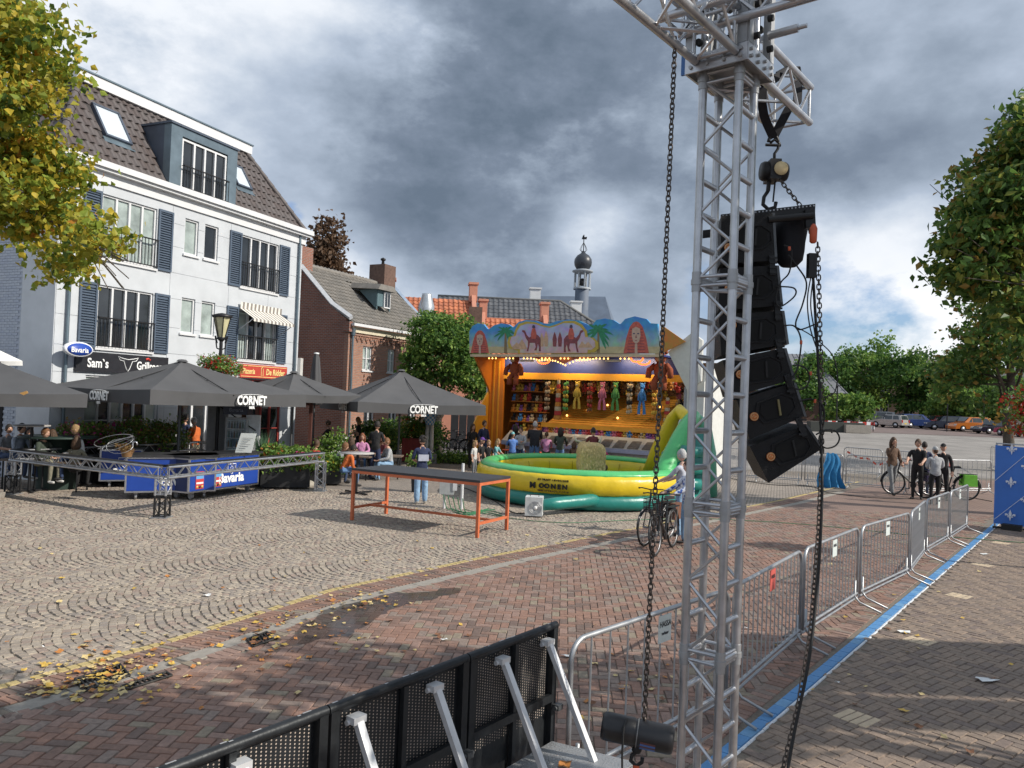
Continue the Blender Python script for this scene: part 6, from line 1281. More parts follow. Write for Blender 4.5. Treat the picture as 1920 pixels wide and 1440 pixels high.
# planters with flowers
M_pk = leafmat('petal_pink',(.50,.05,.22)); M_rd = leafmat('petal_red',(.50,.03,.03)); M_wh = leafmat('petal_white',(.65,.65,.60)); M_pb = mat('planter_black',(.016,.017,.019),.6,var=.3); M_yl = leafmat('petal_yellow',(.55,.40,.05)); Lt = leafmat('grass_tan',(.28,.20,.09))
def planter(label, P, ang, L_, Wd, hz, fl, nf=1400, hf=.55, size=.06, body=None, seed=1, cat='planter', slats=False, wts=None):
    t = thing('planter',label,cat,P,ang); bm = body or M_pb
    MB().bx(0,L_,0,Wd,.05,hz).obj('box', bm, t)
    if slats:
        for k in range(int(L_/.14)): MB().bx(.01+k*.14,.13+k*.14,-.02,-.001,.04,hz+.01).obj('board', bm, t)
    M_ = world_m(t); bl = []
    k = max(2,int(L_/.45))
    for i in range(k): c = M_@Vector((L_*(i+.5)/k,Wd/2,hz+hf*.35)); bl.append((tuple(c),(.36,.30,hf*random.Random(seed+i).uniform(.45,.75)),1))
    foliage('flowers',fl,bl,nf,size,t,seed,wts,shell=.3); return t
fl1 = [Lg[0],Lg[2],Lt,M_pk,M_wh,M_yl]
for i,(px,Y,L_) in enumerate(((112,19.9,1.0),(175,20.6,1.4),(232,21.2,1.3),(282,22.0,1.0))):
    p = D(px,860,Y); planter(['black planter with pink flowers nearest the building corner','long black planter with tall grasses and flowers','black planter with yellowish flowers','black planter with white flowers at the right end of the row'][i],(p.x,Y,0),R(50),L_,.42,.98,fl1,2600,.75,.055,seed=60+i,slats=True,wts=[[.34,.24,.26,.11,.03,.02],[.35,.25,.27,.06,.04,.03],[.35,.25,.27,.06,.03,.04],[.40,.3,.12,.02,.13,.03]][i])
p = D(500,900,20.8); planter('wooden planter with lush green leaves and orange tips beside the bar',(p.x-.2,20.9,0),.25,1.3,.55,.60,[Lg[0],Lg[2],leafmat('leaf_orange_tip',(.42,.16,.05)),M_pk],3000,.62,.08,seed=71,wts=[.52,.40,.065,.015])
p = D(612,880,21.9); planter('planter with drooping yellow-green leaves beside the right truss post',(p.x-.6,22.2,0),.1,.9,.5,.45,[Lg[2],M_yl,Lg[0]],1500,.45,.07,seed=72,wts=[.5,.08,.42])
p = D(645,840,25); planter('white flowering plant pot in front of the parked bicycles',(p.x-.9,25.5,0),0,.8,.5,.6,[Lg[0],Lg[2],M_wh],1800,.75,.07,seed=73,wts=[.52,.38,.10])
p = D(480,830,21.4); t = thing('grass_plant','tall blue-green ornamental grass behind the counter','plant',(p.x+.1,21.6,0)); g_ = MB()
for k in range(150):
    a = random.uniform(0,6.28); l = random.uniform(.5,1.0); r_ = random.uniform(0,.18); q = Vector((r_*math.cos(a),r_*math.sin(a),.9)); e = q+Vector((math.cos(a)*.3*l,math.sin(a)*.3*l,l*.7)); w_ = Vector((-math.sin(a),math.cos(a),0))*.012; g_.add([q-w_,q+w_,e],[(0,1,2)])
g_.obj('blades', leafmat('grass_blue',(.13,.24,.14)), t, kind='stuff'); MB().lathe([(.2,0),(.28,.9),(.24,.9)],14).obj('pot', M_pb, t)
M_redp = mat('planter_red',(.26,.04,.035),.7,var=.15,scale=5)
p = D(768,830,31); planter('red wooden planter with red and yellow flowers under the parasol',(p.x-.3,31,0),.15,.95,.7,.95,[Lg[0],Lg[2],M_rd,M_yl],2200,.9,.08,body=M_redp,seed=74,wts=[.52,.36,.06,.06],slats=True)
for i,(px,Y) in enumerate(((732,33.2),(805,34.2),(700,30.5))):
    p = D(px,800,Y); t = thing('box_shrub',['round green shrub behind the seated guests','round green shrub right of the red planter','bright green shrub by the house door'][i],'shrub',(p.x,Y,0)); foliage('leaves',Lg,[((p.x,Y,.95),(.75,.6,.65),1)],2400,.08,t,80+i,shell=.5); MB().lathe([(.28,0),(.36,.45),(.3,.45)],14).obj('pot', M_pb, t)
p = D(782,880,21.5); t = thing('pot_plant','bright green leafy pot plant behind the woman in navy','plant',(p.x,21.6,0)); foliage('leaves',[Lg[2],Lg[0]],[((p.x,21.6,.92),(.2,.2,.2),1)],700,.055,t,85); MB().lathe([(.14,0),(.2,.75),(.16,.75)],14).obj('pot', M_pb, t)
# street lamp with hanging baskets
lp = Vector((D(412,700,22.4).x,22.4,0)); t = thing('street_lamp','black street lamp with tapered lantern and flower baskets above the big parasol','street lamp',lp)
zz1 = D(414,640,22.4).z; MB().tube((0,0,0),(0,0,zz1),.05,10).tube((0,0,0),(0,0,.9),.085,10).obj('post', M_blk, t)
zt_ = D(420,592,22.4).z; MB().lathe([(.10,zz1+.12),(.24,zt_-.05)],6).obj('lantern_glass', mat('lantern_glass',(.62,.58,.36),.25,var=.06), t)
lf = MB()
for k in range(6):
    a = 2*PI*k/6; lf.tube((.105*math.cos(a),.105*math.sin(a),zz1+.1),(.25*math.cos(a),.25*math.sin(a),zt_-.04),.014,4)
lf.lathe([(.05,zz1),(.13,zz1+.08),(.11,zz1+.12)],12).lathe([(.27,zt_-.06),(.30,zt_),(.12,zt_+.06),(0,zt_+.08)],12); lf.obj('lantern_frame', M_blk, t)
for s in (-1,1): MB().path([(0,0,zz1-.25),(.12*s,0,zz1-.2),(.15*s,0,zz1-.02)],.02,6).box((.15*s,0,zz1+.05),(.04,.05,.22),rot=Matrix.Rotation(.25*s,3,'Y')).obj('bracket', M_blk, t)
fb = thing('hanging_flower_basket','ring of red and white geraniums round the lamp post','flowers',lp+Vector((0,0,zz1-1.0))); foliage('flowers',[Lg[0],Lg[2],M_rd,M_wh],[((lp.x-.1,lp.y,D(412,682,22.4).z),(.5,.4,.22),1),((lp.x+.35,lp.y-.1,D(412,690,22.4).z),(.3,.3,.2),.6)],3000,.05,fb,90,[.42,.28,.17,.13],shell=.4); MB().lathe([(.12,-.1),(.3,.1)],12).obj('basket', M_pb, fb)
# flower basket at the right edge
rb_ = D(1912,770,14.0); t = thing('red_flower_column','red, orange and white flower basket at the right edge','flowers',(rb_.x+.25,14,0)); foliage('flowers',[Lg[0],Lg[2],M_rd,leafmat('petal_orange',(.5,.13,.03)),M_wh],[((rb_.x+.2,14,rb_.z+.1),(.42,.4,.42),1),((rb_.x+.25,14,rb_.z-.25),(.35,.35,.25),.5)],3800,.045,t,91,[.36,.16,.26,.14,.08],shell=.4); MB().tube((0,0,0),(0,0,4.2),.05,8).obj('post', M_blk, t)
# tall orange-framed table
M_orf = mat('frame_orange',(.58,.15,.06),.45,var=.12,scale=8,dirt=.12)
T0 = Vector((-3.29,16.40,0)); T1 = Vector((-.56,14.9,0)); ta_ = math.atan2(T1.y-T0.y,T1.x-T0.x); L_ = (T1-T0).length; Wd = 1.16
t = thing('standing_table','long standing table with orange steel frame and black top','table',T0,ta_)
for x in (0,L_): 
    for y in (0,Wd): MB().bx(x-.03,x+.03,y-.03,y+.03,0,1.058).obj('leg', M_orf, t)
MB().bx(.031,L_-.031,-.028,.028,.999,1.057).obj('front_rail', M_orf, t); MB().bx(.031,L_-.031,Wd-.028,Wd+.028,.999,1.057).obj('back_rail', M_orf, t)
for x in (0,L_): MB().bx(x-.028,x+.028,.031,Wd-.031,.999,1.057).obj('side_rail', M_orf, t); MB().bx(x-.025,x+.025,.031,Wd-.031,.24,.29).obj('side_stretcher', M_orf, t)
MB().bx(.026,L_-.026,Wd/2-.025,Wd/2+.025,.241,.289).obj('stretcher', M_orf, t); MB().bx(-.035,L_+.035,-.035,Wd+.035,1.06,1.105).obj('table_top', mat('table_black',(.035,.037,.042),.55,var=.2,scale=3,dirt=.1), t)
def round_table(label, P, hz, r_, m, base=.25, group=None, name='round_table'):
    t = thing(name,label,'table',P,0,group); MB().lathe([(0,hz-.03),(r_,hz-.03),(r_+.005,hz-.015),(r_,hz),(0,hz)],28).obj('table_top', m, t); MB().tube((0,0,.04),(0,0,hz-.031),.035,10).obj('column', M_blk, t)
    b = MB()
    for k in range(4): a = PI/4+k*PI/2; b.box((base*.5*math.cos(a),base*.5*math.sin(a),.03),(base,.06,.035),rot=Matrix.Rotation(a,3,'Z'))
    b.obj('foot', M_blk, t); return t
M_gt = mat('table_grey',(.42,.40,.38),.4,var=.06)
round_table('round grey bar table beside the orange-framed table',Vector((-4.08,20.75,0)),1.10,.44,M_gt,.5)
round_table('round bar table with thin grey top in front of the left wall',(D(60,800,18.8).x,18.8,0),1.62,.40,M_gt,.4); p = D(62,870,18.6); t = thing('bar_barrel','dark green round counter behind the seated guests','bar table',(p.x,19.6,0)); MB().lathe([(.45,0),(.5,.6),(.45,1.26),(.9,1.28),(.9,1.32),(0,1.32)],24).obj('barrel', mat('dark_green',(.02,.04,.032),.6), t)
def low_table(label, x, y, m=None): 
    t = thing('terrace_table',label,'table',(x,y,0),random.uniform(-.3,.3),'low tables on the terrace'); MB().bx(-.6,.6,-.35,.35,.70,.74).obj('table_top', m or mat('table_wood',(.16,.12,.09),.6), t)
    for sx in (-.5,.5):
        for sy in (-.27,.27): MB().tube((sx,sy,0),(sx,sy,.70),.022,6).obj('leg', M_blk, t)
def chair_at(x, y, rz, label, m, group):
    t = thing('terrace_chair',label,'chair',(x,y,0),rz,group); MB().bx(-.22,.22,-.22,.22,.43,.46).obj('seat', m, t); MB().bx(-.21,.21,.20,.235,.55,.88).obj('backrest', m, t)
    for sx in (-.2,.2): MB().tube((sx,-.2,0),(sx,-.2,.43),.014,5).obj('leg', M_blk, t); MB().path([(sx,.24,0),(sx,.21,.45),(sx,.22,.88)],.014,5).obj('leg', M_blk, t)
    return t
tables = [(60,19.3,'low table where the left-hand guests sit'),(120,19.2,'low table between the woman in white and the curly-haired guest'),(665,24.2,'low table in the middle group behind the round bar table'),(722,24.8,'low table in front of the man with glasses'),(640,27.8,'low table nearest the brick gable')]
for px, Y, lb in tables: low_table(lb, D(px,800,Y).x, Y)
# power boxes and cables, utility post, parasol feet
p = G(853,960); t = thing('power_cabinet','grey power box on a white post with green cables','power box',(p.x,18.6,0)); MB().bx(-.42,-.08,-.1,.15,.35,.78).obj('cabinet', mat('box_grey',(.40,.42,.42),.5), t); MB().tube((.12,0,0),(.12,0,1.1),.035,8).obj('post', M_white, t); MB().tube((-.3,0,0),(-.3,0,.4),.03,8).bx(-.1,.0,-.12,-.1,.45,.68).obj('bracket', M_white, t)
M_grn = mat('cable_green',(.03,.16,.07),.5)
for k in range(5):
    a = G(830+9*k,955+2*k); pts = [Vector((a.x+.0,a.y,.35)),Vector((a.x+.1,a.y,.03))]+[G(850+k*12+q*18,955+6*math.sin(q+k)+3*k,.012) for q in range(4)]
    cable('%s green cable at the foot of the power box'%['first','second','middle','fourth','outermost'][k],pts,.012,M_grn,'green_cable','cable')
def gcab(label, pts, r=.012, m=None): cable(label,[G(x,y,.012) for x,y in pts],r,m,'ground_cable','cable')
gcab('black cable lying from the power box towards the blower',((860,912),(880,918),(925,938),(960,960),(985,962)))
gcab('thin green cable across the square in front of the inflatable',((870,955),(960,972),(1060,980),(1160,976),(1290,972),(1400,976),(1520,984),(1640,996)),.008,M_grn)
gcab('black cable across the red paving behind the speakers',((1330,890),(1440,908),(1520,912),(1560,925),(1680,935),(1790,930),(1860,940)),.012)
gcab('green hose lying across the walk to the banner',((1640,996),(1720,1004),(1800,1008),(1900,1016),(1990,1020)),.008,M_grn)
for i,(px,py,w_) in enumerate(((512,905,.45),(545,912,.6))):
    p = G(px,py); t = thing('parasol_foot_stone',['rounded concrete foot stone left of the pair behind the right truss rail','rounded concrete foot stone right of the pair behind the right truss rail'][i],'foot stone',(p.x,p.y+.2,0)); MB().lathe([(w_*1.02,0),(w_*1.05,.05),(w_,.12),(w_*.85,.16),(0,.18)],24,sy=.6).obj('stone', mat('foot_stone',(.36,.33,.28),.9,var=.15,bump=.3,dirt=.2), t); MB().tube((0,0,.16),(0,0,.75),.035,8).obj('pipe', M_galv, t)
# rust-red pergola frame
t = thing('pergola_frame','rust-red steel frame between the bar and the brick house','frame',(D(540,800,26).x,26,0)); xa, xb = D(480,760,26).x, D(586,760,26).x; M_rst = mat('rust_red',(.10,.035,.025),.8,var=.2)
MB().bx(xa,xb,25.95,26.05,2.22,2.32).obj('beam', M_rst, t, w=True)
for x in (xa,xb-.1): MB().bx(x,x+.1,25.95,26.05,0,2.218).obj('post', M_rst, t, w=True)
aw_ = thing('wall_unit','small white air unit on the brick gable beside the white building','air unit',(D(547,690,33).x,33,0)); MB().bx(-.45,.45,-.3,.1,3.3,4.1).obj('casing', mat('casing_white',(.6,.6,.58),.5), aw_); MB().lathe([(0,0),(.22,0),(.22,.02),(0,.02)],14,c=(0,-.301,3.7),q=Matrix.Rotation(PI/2,3,'X')).obj('fan_grille', mat('fan_tan',(.45,.36,.2),.6), aw_)
# advertising figure: a cone of chips on legs
p = D(806,790,31); t = thing('chips_figure','advertising figure of a chequered blue cone of chips with arms and legs','advertising figure',(p.x,31,0))
zb_ = D(806,797,31).z; zc = D(806,765,31).z; b = MB(); n = 16; mi_ = 0; k8 = 8
for j in range(k8):
    z0_, z1_ = zb_+(zc-zb_)*j/k8, zb_+(zc-zb_)*(j+1)/k8; r0_, r1_ = .16+.2*j/k8, .16+.2*(j+1)/k8
    for i in range(n):
        a, c = 2*PI*i/n, 2*PI*(i+1)/n; b.add([(r0_*math.cos(a),r0_*math.sin(a),z0_),(r0_*math.cos(c),r0_*math.sin(c),z0_),(r1_*math.cos(c),r1_*math.sin(c),z1_),(r1_*math.cos(a),r1_*math.sin(a),z1_)],[(0,1,2,3)],(i//1+j)%2)
b.obj('cone', [mat('cone_white',(.62,.66,.68),.5),mat('cone_blue',(.08,.30,.58),.5)], t)
ch_ = MB()
for k in range(22): a = random.uniform(0,6.28); r_ = random.uniform(0,.28); ch_.box((r_*math.cos(a),r_*math.sin(a),zc+random.uniform(.02,.14)),(.06,.06,.3),rot=Matrix.Rotation(random.uniform(-.4,.4),3,'X'))
ch_.obj('chips', mat('chips_yellow',(.68,.42,.06),.5), t)
MB().path([(.25,0,zb_+.3),(.42,-.05,zb_+.22),(.5,-.1,zb_+.38)],.05,7).path([(-.25,0,zb_+.3),(-.36,-.05,zb_+.1)],.05,7).ball((.5,-.1,zb_+.42),.075).obj('arms', mat('glove_cream',(.60,.52,.42),.6), t); MB().path([(-.08,0,zb_),(-.1,-.02,.75),(-.1,0,.45)],.085,8).path([(.08,0,zb_),(.1,-.02,.75),(.1,0,.45)],.085,8).ball((-.12,-.06,.42),(.1,.16,.07)).ball((.12,-.06,.42),(.1,.16,.07)).obj('legs', mat('legs_white',(.6,.6,.58),.6), t); MB().bx(-.35,.35,-.25,.25,0,.37).obj('plinth', mat('plinth_grey',(.25,.25,.24),.8), t)
# dark bins and van side behind the tree
bq_ = D(885,800,40); t = thing('dark_fence','dark panel fence behind the parked bicycles','fence',(D(840,800,40).x,40,0)); 
for k in range(7): x = D(845,800,40).x+k*.42; MB().bx(x,x+.40,39.97,40.03,0,2.05).obj('panel', mat('fence_dark',(.03,.033,.04),.7), t, w=True)
# ================================================================= FAIRGROUND STALL
SL = Vector((-1.73,31.2,0)); SR = Vector((5.16,26.6,0)); sa = math.atan2(SR.y-SL.y,SR.x-SL.x); LS = (SR-SL).length
M_so = mat('stall_orange',(.55,.18,.02),.5,var=.12,scale=2); M_sy = mat('stall_yellow',(.66,.32,.03),.45,var=.12,scale=2); M_swh = mat('stall_white',(.66,.67,.64),.5,var=.06,dirt=.08); M_sbl = mat('stall_blue',(.015,.03,.16),.5)
stl = thing('fairground_stall','large orange fairground shooting and prize stall with painted Egyptian fascia','fairground stall',SL,sa)
ZB, ZT2 = 4.45, 5.62
def suv(px, py):
    """pixel on the fascia plane -> local x,z"""
    n = Vector((math.sin(sa),-math.cos(sa),0)); d = ray(px,py); tt = ((SL-CP).dot(n))/d.dot(n); P = CP+d*tt-SL; return P.dot(Vector((math.cos(sa),math.sin(sa),0))), CP.z+d.z*tt
# fascia outline from left to right (x along, z up)
out = [suv(*p) for p in ((880,662),(880,622),(886,611),(896,606),(907,608),(914,617),(917,617),(926,610),(940,606),(953,608),(962,614),(972,604),(985,600),(1003,601),(1018,606),(1030,607),(1045,602),(1065,599),(1085,601),(1100,608),(1108,612),(1118,600),(1134,597),(1150,600),(1162,608),(1164,607),(1172,598),(1190,593),(1212,598),(1219,606),(1233,607),(1237,663))]
FD = 1.35      # canopy depth in front of the body
def fas(poly, y0, y1, m, name, par, w=False): return MB().prism([(x,y0,z) for x,z in poly],(0,y1-y0,0)).obj(name,m,par)
def gradmat(name, top, bot, z0, z1):
    m = mat(name,top,.45,var=.1,scale=2); nt = m.node_tree; N = nt.nodes.new; L = nt.links.new; b = nt.nodes['Principled BSDF']; tc = N('ShaderNodeTexCoord'); sp = N('ShaderNodeSeparateXYZ'); L(tc.outputs['Object'],sp.inputs[0])
    mr = N('ShaderNodeMapRange'); L(sp.outputs[2],mr.inputs[0]); mr.inputs[1].default_value = z0; mr.inputs[2].default_value = z1; mx = N('ShaderNodeMix'); mx.data_type = 'RGBA'; L(mr.outputs[0],mx.inputs[0]); mx.inputs[6].default_value = (*bot,1); mx.inputs[7].default_value = (*top,1)
    nz = N('ShaderNodeTexNoise'); L(tc.outputs['Object'],nz.inputs[0]); nz.inputs['Scale'].default_value = 4; nz.inputs['Detail'].default_value = 6; m2 = N('ShaderNodeMix'); m2.data_type = 'RGBA'; m2.blend_type = 'OVERLAY'; m2.inputs[0].default_value = .6; L(mx.outputs[2],m2.inputs[6]); L(nz.outputs[1],m2.inputs[7]); L(m2.outputs[2],b.inputs['Base Color']); return m
M_mural = gradmat('mural_sky',(.05,.28,.60),(.42,.52,.30),ZB+.1,ZB+.95)
fa = fas(out,0,.10,M_mural,'fascia',stl)
M_gold2 = mat('mural_gold',(.50,.36,.05),.4,var=.15); M_lil = gradmat('mural_lilac',(.42,.42,.62),(.60,.42,.36),ZB+.1,ZB+.9)
cen = [suv(*p) for p in ((976,662),(976,654),(968,652),(960,650),(957,641),(960,632),(968,630),(971,620),(977,611),(990,607),(1005,608),(1020,613),(1031,615),(1042,612),(1058,606),(1075,606),(1088,612),(1096,622),(1098,632),(1108,633),(1116,640),(1117,650),(1110,656),(1103,656),(1102,662))]
cc_ = Vector((sum(p[0] for p in cen)/len(cen),sum(p[1] for p in cen)/len(cen)))
fas([(cc_.x+(x-cc_.x)*1.07,max(ZB+.02,cc_.y+(z-cc_.y)*1.17)) for x,z in cen],-.03,-.002,M_gold2,'medallion_frame',fa); fas(cen,-.04,-.0305,M_lil,'medallion',fa)
# painted riders on camels, palms, sphinx-like masks, pyramids
M_mar = mat('mural_maroon',(.22,.05,.06),.5,var=.4,scale=15); M_sand = mat('mural_sand',(.55,.35,.22),.5,var=.2,scale=10); M_pal = mat('mural_green',(.02,.22,.10),.5,var=.3,scale=10); M_red2 = mat('mural_red',(.50,.10,.07),.5,var=.3,scale=10); M_ink = mat('mural_ink',(.06,.05,.10),.5,var=.3); M_skin_m = mat('mural_ochre',(.52,.36,.28),.5,var=.15)
def paint(poly, m, name='painted_shape', y=-.046): return fas([suv(*p) for p in poly],y,y+.004,m,name,fa)
def camel(cx, cy, s, dirn=1, m=M_mar):
    P = [(-18,-6),(-12,-14),(-4,-18),(3,-13),(10,-9),(16,-16),(20,-26),(26,-27),(27,-23),(22,-20),(18,-8),(13,0),(13,12),(16,24),(12,24),(8,4),(-4,4),(-6,14),(-2,22),(-8,22),(-11,6),(-14,14),(-13,24),(-18,24),(-18,8)]
    paint([(cx+x*s*dirn,cy+y*s) for x,y in P],m,'painted_camel'); paint([(cx+x*s*dirn,cy+y*s) for x,y in ((-8,-17),(-5,-30),(-1,-33),(3,-29),(6,-16),(4,-6),(-6,-6))],M_red2,'painted_rider',-.051); paint([(cx+x*s*dirn,cy+y*s) for x,y in ((-5,-32),(-4,-38),(1,-39),(3,-33),(0,-31))],M_ink,'painted_head',-.051)
camel(1001,640,.78,-1); camel(1073,641,.82,1)
for x_, h_ in ((1017,26),(1025,30),(1041,28),(1051,28)): paint([(x_-3,650),(x_-4,650-h_*.5),(x_-2,650-h_*.8),(x_,650-h_),(x_+2,650-h_*.8),(x_+4,650-h_*.5),(x_+3,650)],M_sand if x_ < 1030 else M_mar,'painted_figure')
paint([(962,650),(970,642),(974,645),(980,636),(986,646),(990,655),(962,655)],M_sand,'painted_rocks',-.044); paint([(1085,652),(1092,640),(1098,646),(1104,641),(1113,652)],M_sand,'painted_hills',-.044)
def palm(cx, cy, s):
    for k, a in enumerate((-80,-55,-30,-5,20,45,-105,-130,-155,175,150,60)):
        a = R(a); t_ = (math.cos(a),math.sin(a)); n_ = (-t_[1],t_[0]); L__ = 26*s*(1 if k%2 else .8)
        pts = [(cx+t_[0]*L__*f+n_[0]*w_,cy+t_[1]*L__*f+n_[1]*w_+f*f*10*s) for f,w_ in ((0,-1),(.4,-2.6*s),(.8,-1.8*s),(1.,0),(.8,1.6*s),(.4,2.2*s),(0,1))]; paint(pts,M_pal,'painted_palm_leaf',-.010-.002*(k%4))
    paint([(cx-1.5,cy),(cx+1.5,cy),(cx+3,662),(cx-3,662)],mat('mural_brown',(.22,.15,.07),.5),'painted_palm_trunk',-.007)
palm(948,622,.85); palm(1122,620,1.1)
def mask(cx, cy, s):
    paint([(cx-26*s,cy+32*s),(cx-20*s,cy),(cx-13*s,cy-22*s),(cx-6*s,cy-31*s),(cx,cy-33*s),(cx+6*s,cy-31*s),(cx+13*s,cy-22*s),(cx+20*s,cy),(cx+26*s,cy+32*s)],M_red2,'painted_headdress',-.008)
    for k in range(9): y_ = cy-18*s+k*6*s; w_ = (13+k*.7)*s; paint([(cx-w_,y_),(cx+w_,y_),(cx+w_,y_+1.6*s),(cx-w_,y_+1.6*s)],M_mar,'painted_stripe',-.011)
    paint([(cx-8*s,cy-18*s),(cx,cy-22*s),(cx+8*s,cy-18*s),(cx+9*s,cy-4*s),(cx+6*s,cy+8*s),(cx,cy+13*s),(cx-6*s,cy+8*s),(cx-9*s,cy-4*s)],M_skin_m,'painted_face',-.015)
    for sx in (-4.2,4.2): paint([(cx+sx*s-2.6*s,cy-8*s),(cx+sx*s,cy-10*s),(cx+sx*s+2.6*s,cy-8*s),(cx+sx*s,cy-6.4*s)],M_ink,'painted_eye',-.020)
    paint([(cx-1.6*s,cy+1*s),(cx,cy-7*s),(cx+1.6*s,cy+1*s)],M_mar,'painted_nose',-.020); paint([(cx-2.8*s,cy+5*s),(cx+2.8*s,cy+5*s),(cx,cy+7*s)],M_mar,'painted_mouth',-.020); paint([(cx-2.5*s,cy+13*s),(cx+2.5*s,cy+13*s),(cx+3*s,cy+34*s),(cx-3*s,cy+34*s)],M_skin_m,'painted_beard',-.016)
mask(900,641,.66); mask(1193,633,.92)
fas([suv(*p) for p in ((880,662),(880,650),(1237,650),(1237,663))],-.004,-.002,mat('mural_ground',(.50,.42,.24),.5,var=.2,scale=5),'painted_ground',fa)
MB().bx(0,LS-.02,-.02,.12,ZB-.10,ZB-.003).obj('fascia_sill', mat('sill_cream',(.58,.46,.30),.5), stl)
# bulbs
M_bulb = mat('bulb_warm',(.9,.5,.15),.4,emit=(1,.55,.15),estr=3.0); M_bulbr = mat('bulb_red',(.8,.15,.05),.4,emit=(1,.15,.03),estr=2.5)
bu = MB().ball((0,0,0),.035,6).mesh('bulb',M_bulb); bur = MB().ball((0,0,0),.04,6).mesh('bulb',M_bulbr)
sw_ = [suv(*p) for p in ((992,667),(995,672),(1005,675),(1020,674),(1035,676),(1045,680),(1054,684),(1062,680),(1075,675),(1095,674),(1112,671),(1116,665))]
for (a,b_) in zip(sw_,sw_[1:]):
    n = max(1,int(math.hypot(b_[0]-a[0],b_[1]-a[1])/.11))
    for k in range(n): f = k/n; inst('bulb',bu,(a[0]+(b_[0]-a[0])*f,.25,a[1]+(b_[1]-a[1])*f),0,stl)
for k in range(40): x = .9+k*.165; inst('bulb',bu,(x,.05,ZB-.16),0,stl) if (k%5 < 3) else None
for cx, cy in ((1014,680),(1190,677),(1203,682)):
    for k in range(11): a = PI+PI*k/10; x,z_ = suv(cx+11*math.cos(a),cy-6*math.sin(a)-5); inst('bulb',bur,(x,.20,z_),0,stl)
hb_ = [suv(*p) for p in ((990,665),(1112,665),(1112,671),(1095,672),(1075,673),(1062,678),(1054,682),(1045,678),(1035,673),(1005,673),(995,670))]; fas(hb_,.13,.17,mat('swag_red',(.42,.13,.06),.5,var=.3,scale=8),'swag_board',stl)
# structure: canopy ceiling, side wings, body
DB2 = FD+2.6
MB().bx(.1,LS-.1,.12,DB2,ZB-.06,ZB).obj('canopy_ceiling', M_sbl, stl)
MB().prism([(.06,.12,ZB-.07),(.06,1.3,ZB-.07),(.06,1.3,2.9),(.06,1.15,3.15)],(.08,0,0)).obj('left_wing', M_so, stl)
MB().bx(.0,.14,1.301,DB2,.3,ZB-.07).bx(.14,.75,1.35,1.45,.3,ZB-.07).obj('left_wall', M_so, stl)
for x in (.25,.5): MB().bx(x,x+.06,1.32,1.349,.3,ZB-.2).obj('rib', M_sy, stl)
wl = [suv(*p) for p in ((926,812),(932,790),(941,765),(950,750))]
MB().prism([(.0,.1,0),(.0,.1,1.0),(.0,.35,1.6),(.0,.9,2.5),(.0,1.29,3.0),(.0,1.29,0)],(.07,0,0)).obj('left_leg_panel', M_sy, stl)
MB().prism([(-.01,.45,1.05),(-.01,.75,1.05),(-.01,.75,1.7),(-.01,.45,1.7)],(.008,0,0)).obj('notice', mat('notice_blue',(.05,.07,.30),.5), stl)
MB().bx(-.07,-.01,1.302,1.6,.0,ZB-.5).obj('white_corner', M_swh, stl)
MB().bx(.14,LS+.9,DB2,DB2+.1,0,ZB-.07).obj('back_wall', mat('stall_back',(.22,.10,.03),.6,var=.3,scale=3), stl)
MB().bx(.75,LS+.6,1.35,1.5,ZB-.92,ZB-.66).obj('yellow_beam', M_sy, stl); MB().bx(.75,LS+.6,1.4,1.5,ZB-.655,ZB-.07).obj('blue_pelmet', M_sbl, stl)
# right side: folded yellow gable and white wings
fas([suv(1237,608),suv(1283,640),suv(1237,663)],.10,.16,mat('mural_fire',(.62,.40,.06),.5,var=.35,scale=4,col2=(.65,.16,.03)),'right_gable',stl)
xr = LS+.02
MB().prism([(xr+.06,.3,ZB+.1),(xr+.95,.2,ZB+.75),(xr+1.25,.4,ZB+.5),(xr+1.25,.4,ZB-.9),(xr+.75,.5,ZB-1.25)],(.03,.06,0)).obj('white_flap', M_swh, stl); MB().bx(xr+.60,xr+1.25,.75,.83,0,ZB-.9).obj('white_side', M_swh, stl); MB().bx(xr+1.17,xr+1.25,.831,DB2,0,ZB-.4).obj('white_side_wall', M_swh, stl); MB().tube((xr+.58,.72,0),(xr+.58,.72,ZB-1.1),.05,6).obj('corner_post', mat('steel_grey',(.3,.32,.34),.5,.4), stl)
# floor, counter, game board, stools
MB().bx(.14,LS+.6,1.3,DB2,.02,.30).obj('floor', M_blkp, stl); cz0 = 1.02
MB().bx(1.3,LS+.55,.85,1.25,.10,cz0-.16).obj('counter_front', mat('counter_grey',(.34,.34,.36),.5), stl); MB().bx(1.2,LS+.58,.70,1.30,cz0-.155,cz0+.0).obj('counter_edge', mat('counter_lilac',(.33,.36,.47),.45), stl); MB().prism([(1.2,.72,cz0+.003),(1.2,1.30,cz0+.003),(1.2,1.40,cz0+.40),(1.2,1.35,cz0+.40)],(LS-.62,0,0)).obj('counter_back', mat('counter_light',(.42,.40,.36),.5,var=.15,scale=4), stl)
for k in range(12):
    x = 1.5+k*.58
    if x < LS+.3: MB().prism([(x,.74,cz0+.03),(x+.44,.74,cz0+.03),(x+.40,1.15,cz0+.28),(x+.04,1.15,cz0+.28)],(0,.0,.02)).obj('game_tray', mat('tray_brown',(.14,.12,.10),.6,var=.4,scale=8), stl)
for k in range(10):
    x = 1.7+k*.72; 
    if x > LS: break
    s_ = MB().lathe([(0,.64),(.17,.64),(.18,.67),(.16,.70),(0,.70)],14,c=(x,.35,0)).obj('stool_seat', mat('stool_red',(.55,.10,.05),.4), stl); MB().tube((x,.35,0),(x,.35,.639),.03,6).lathe([(.16,0),(.14,.03),(.03,.04)],12,c=(x,.35,0)).obj('stool_post', M_blk, s_)
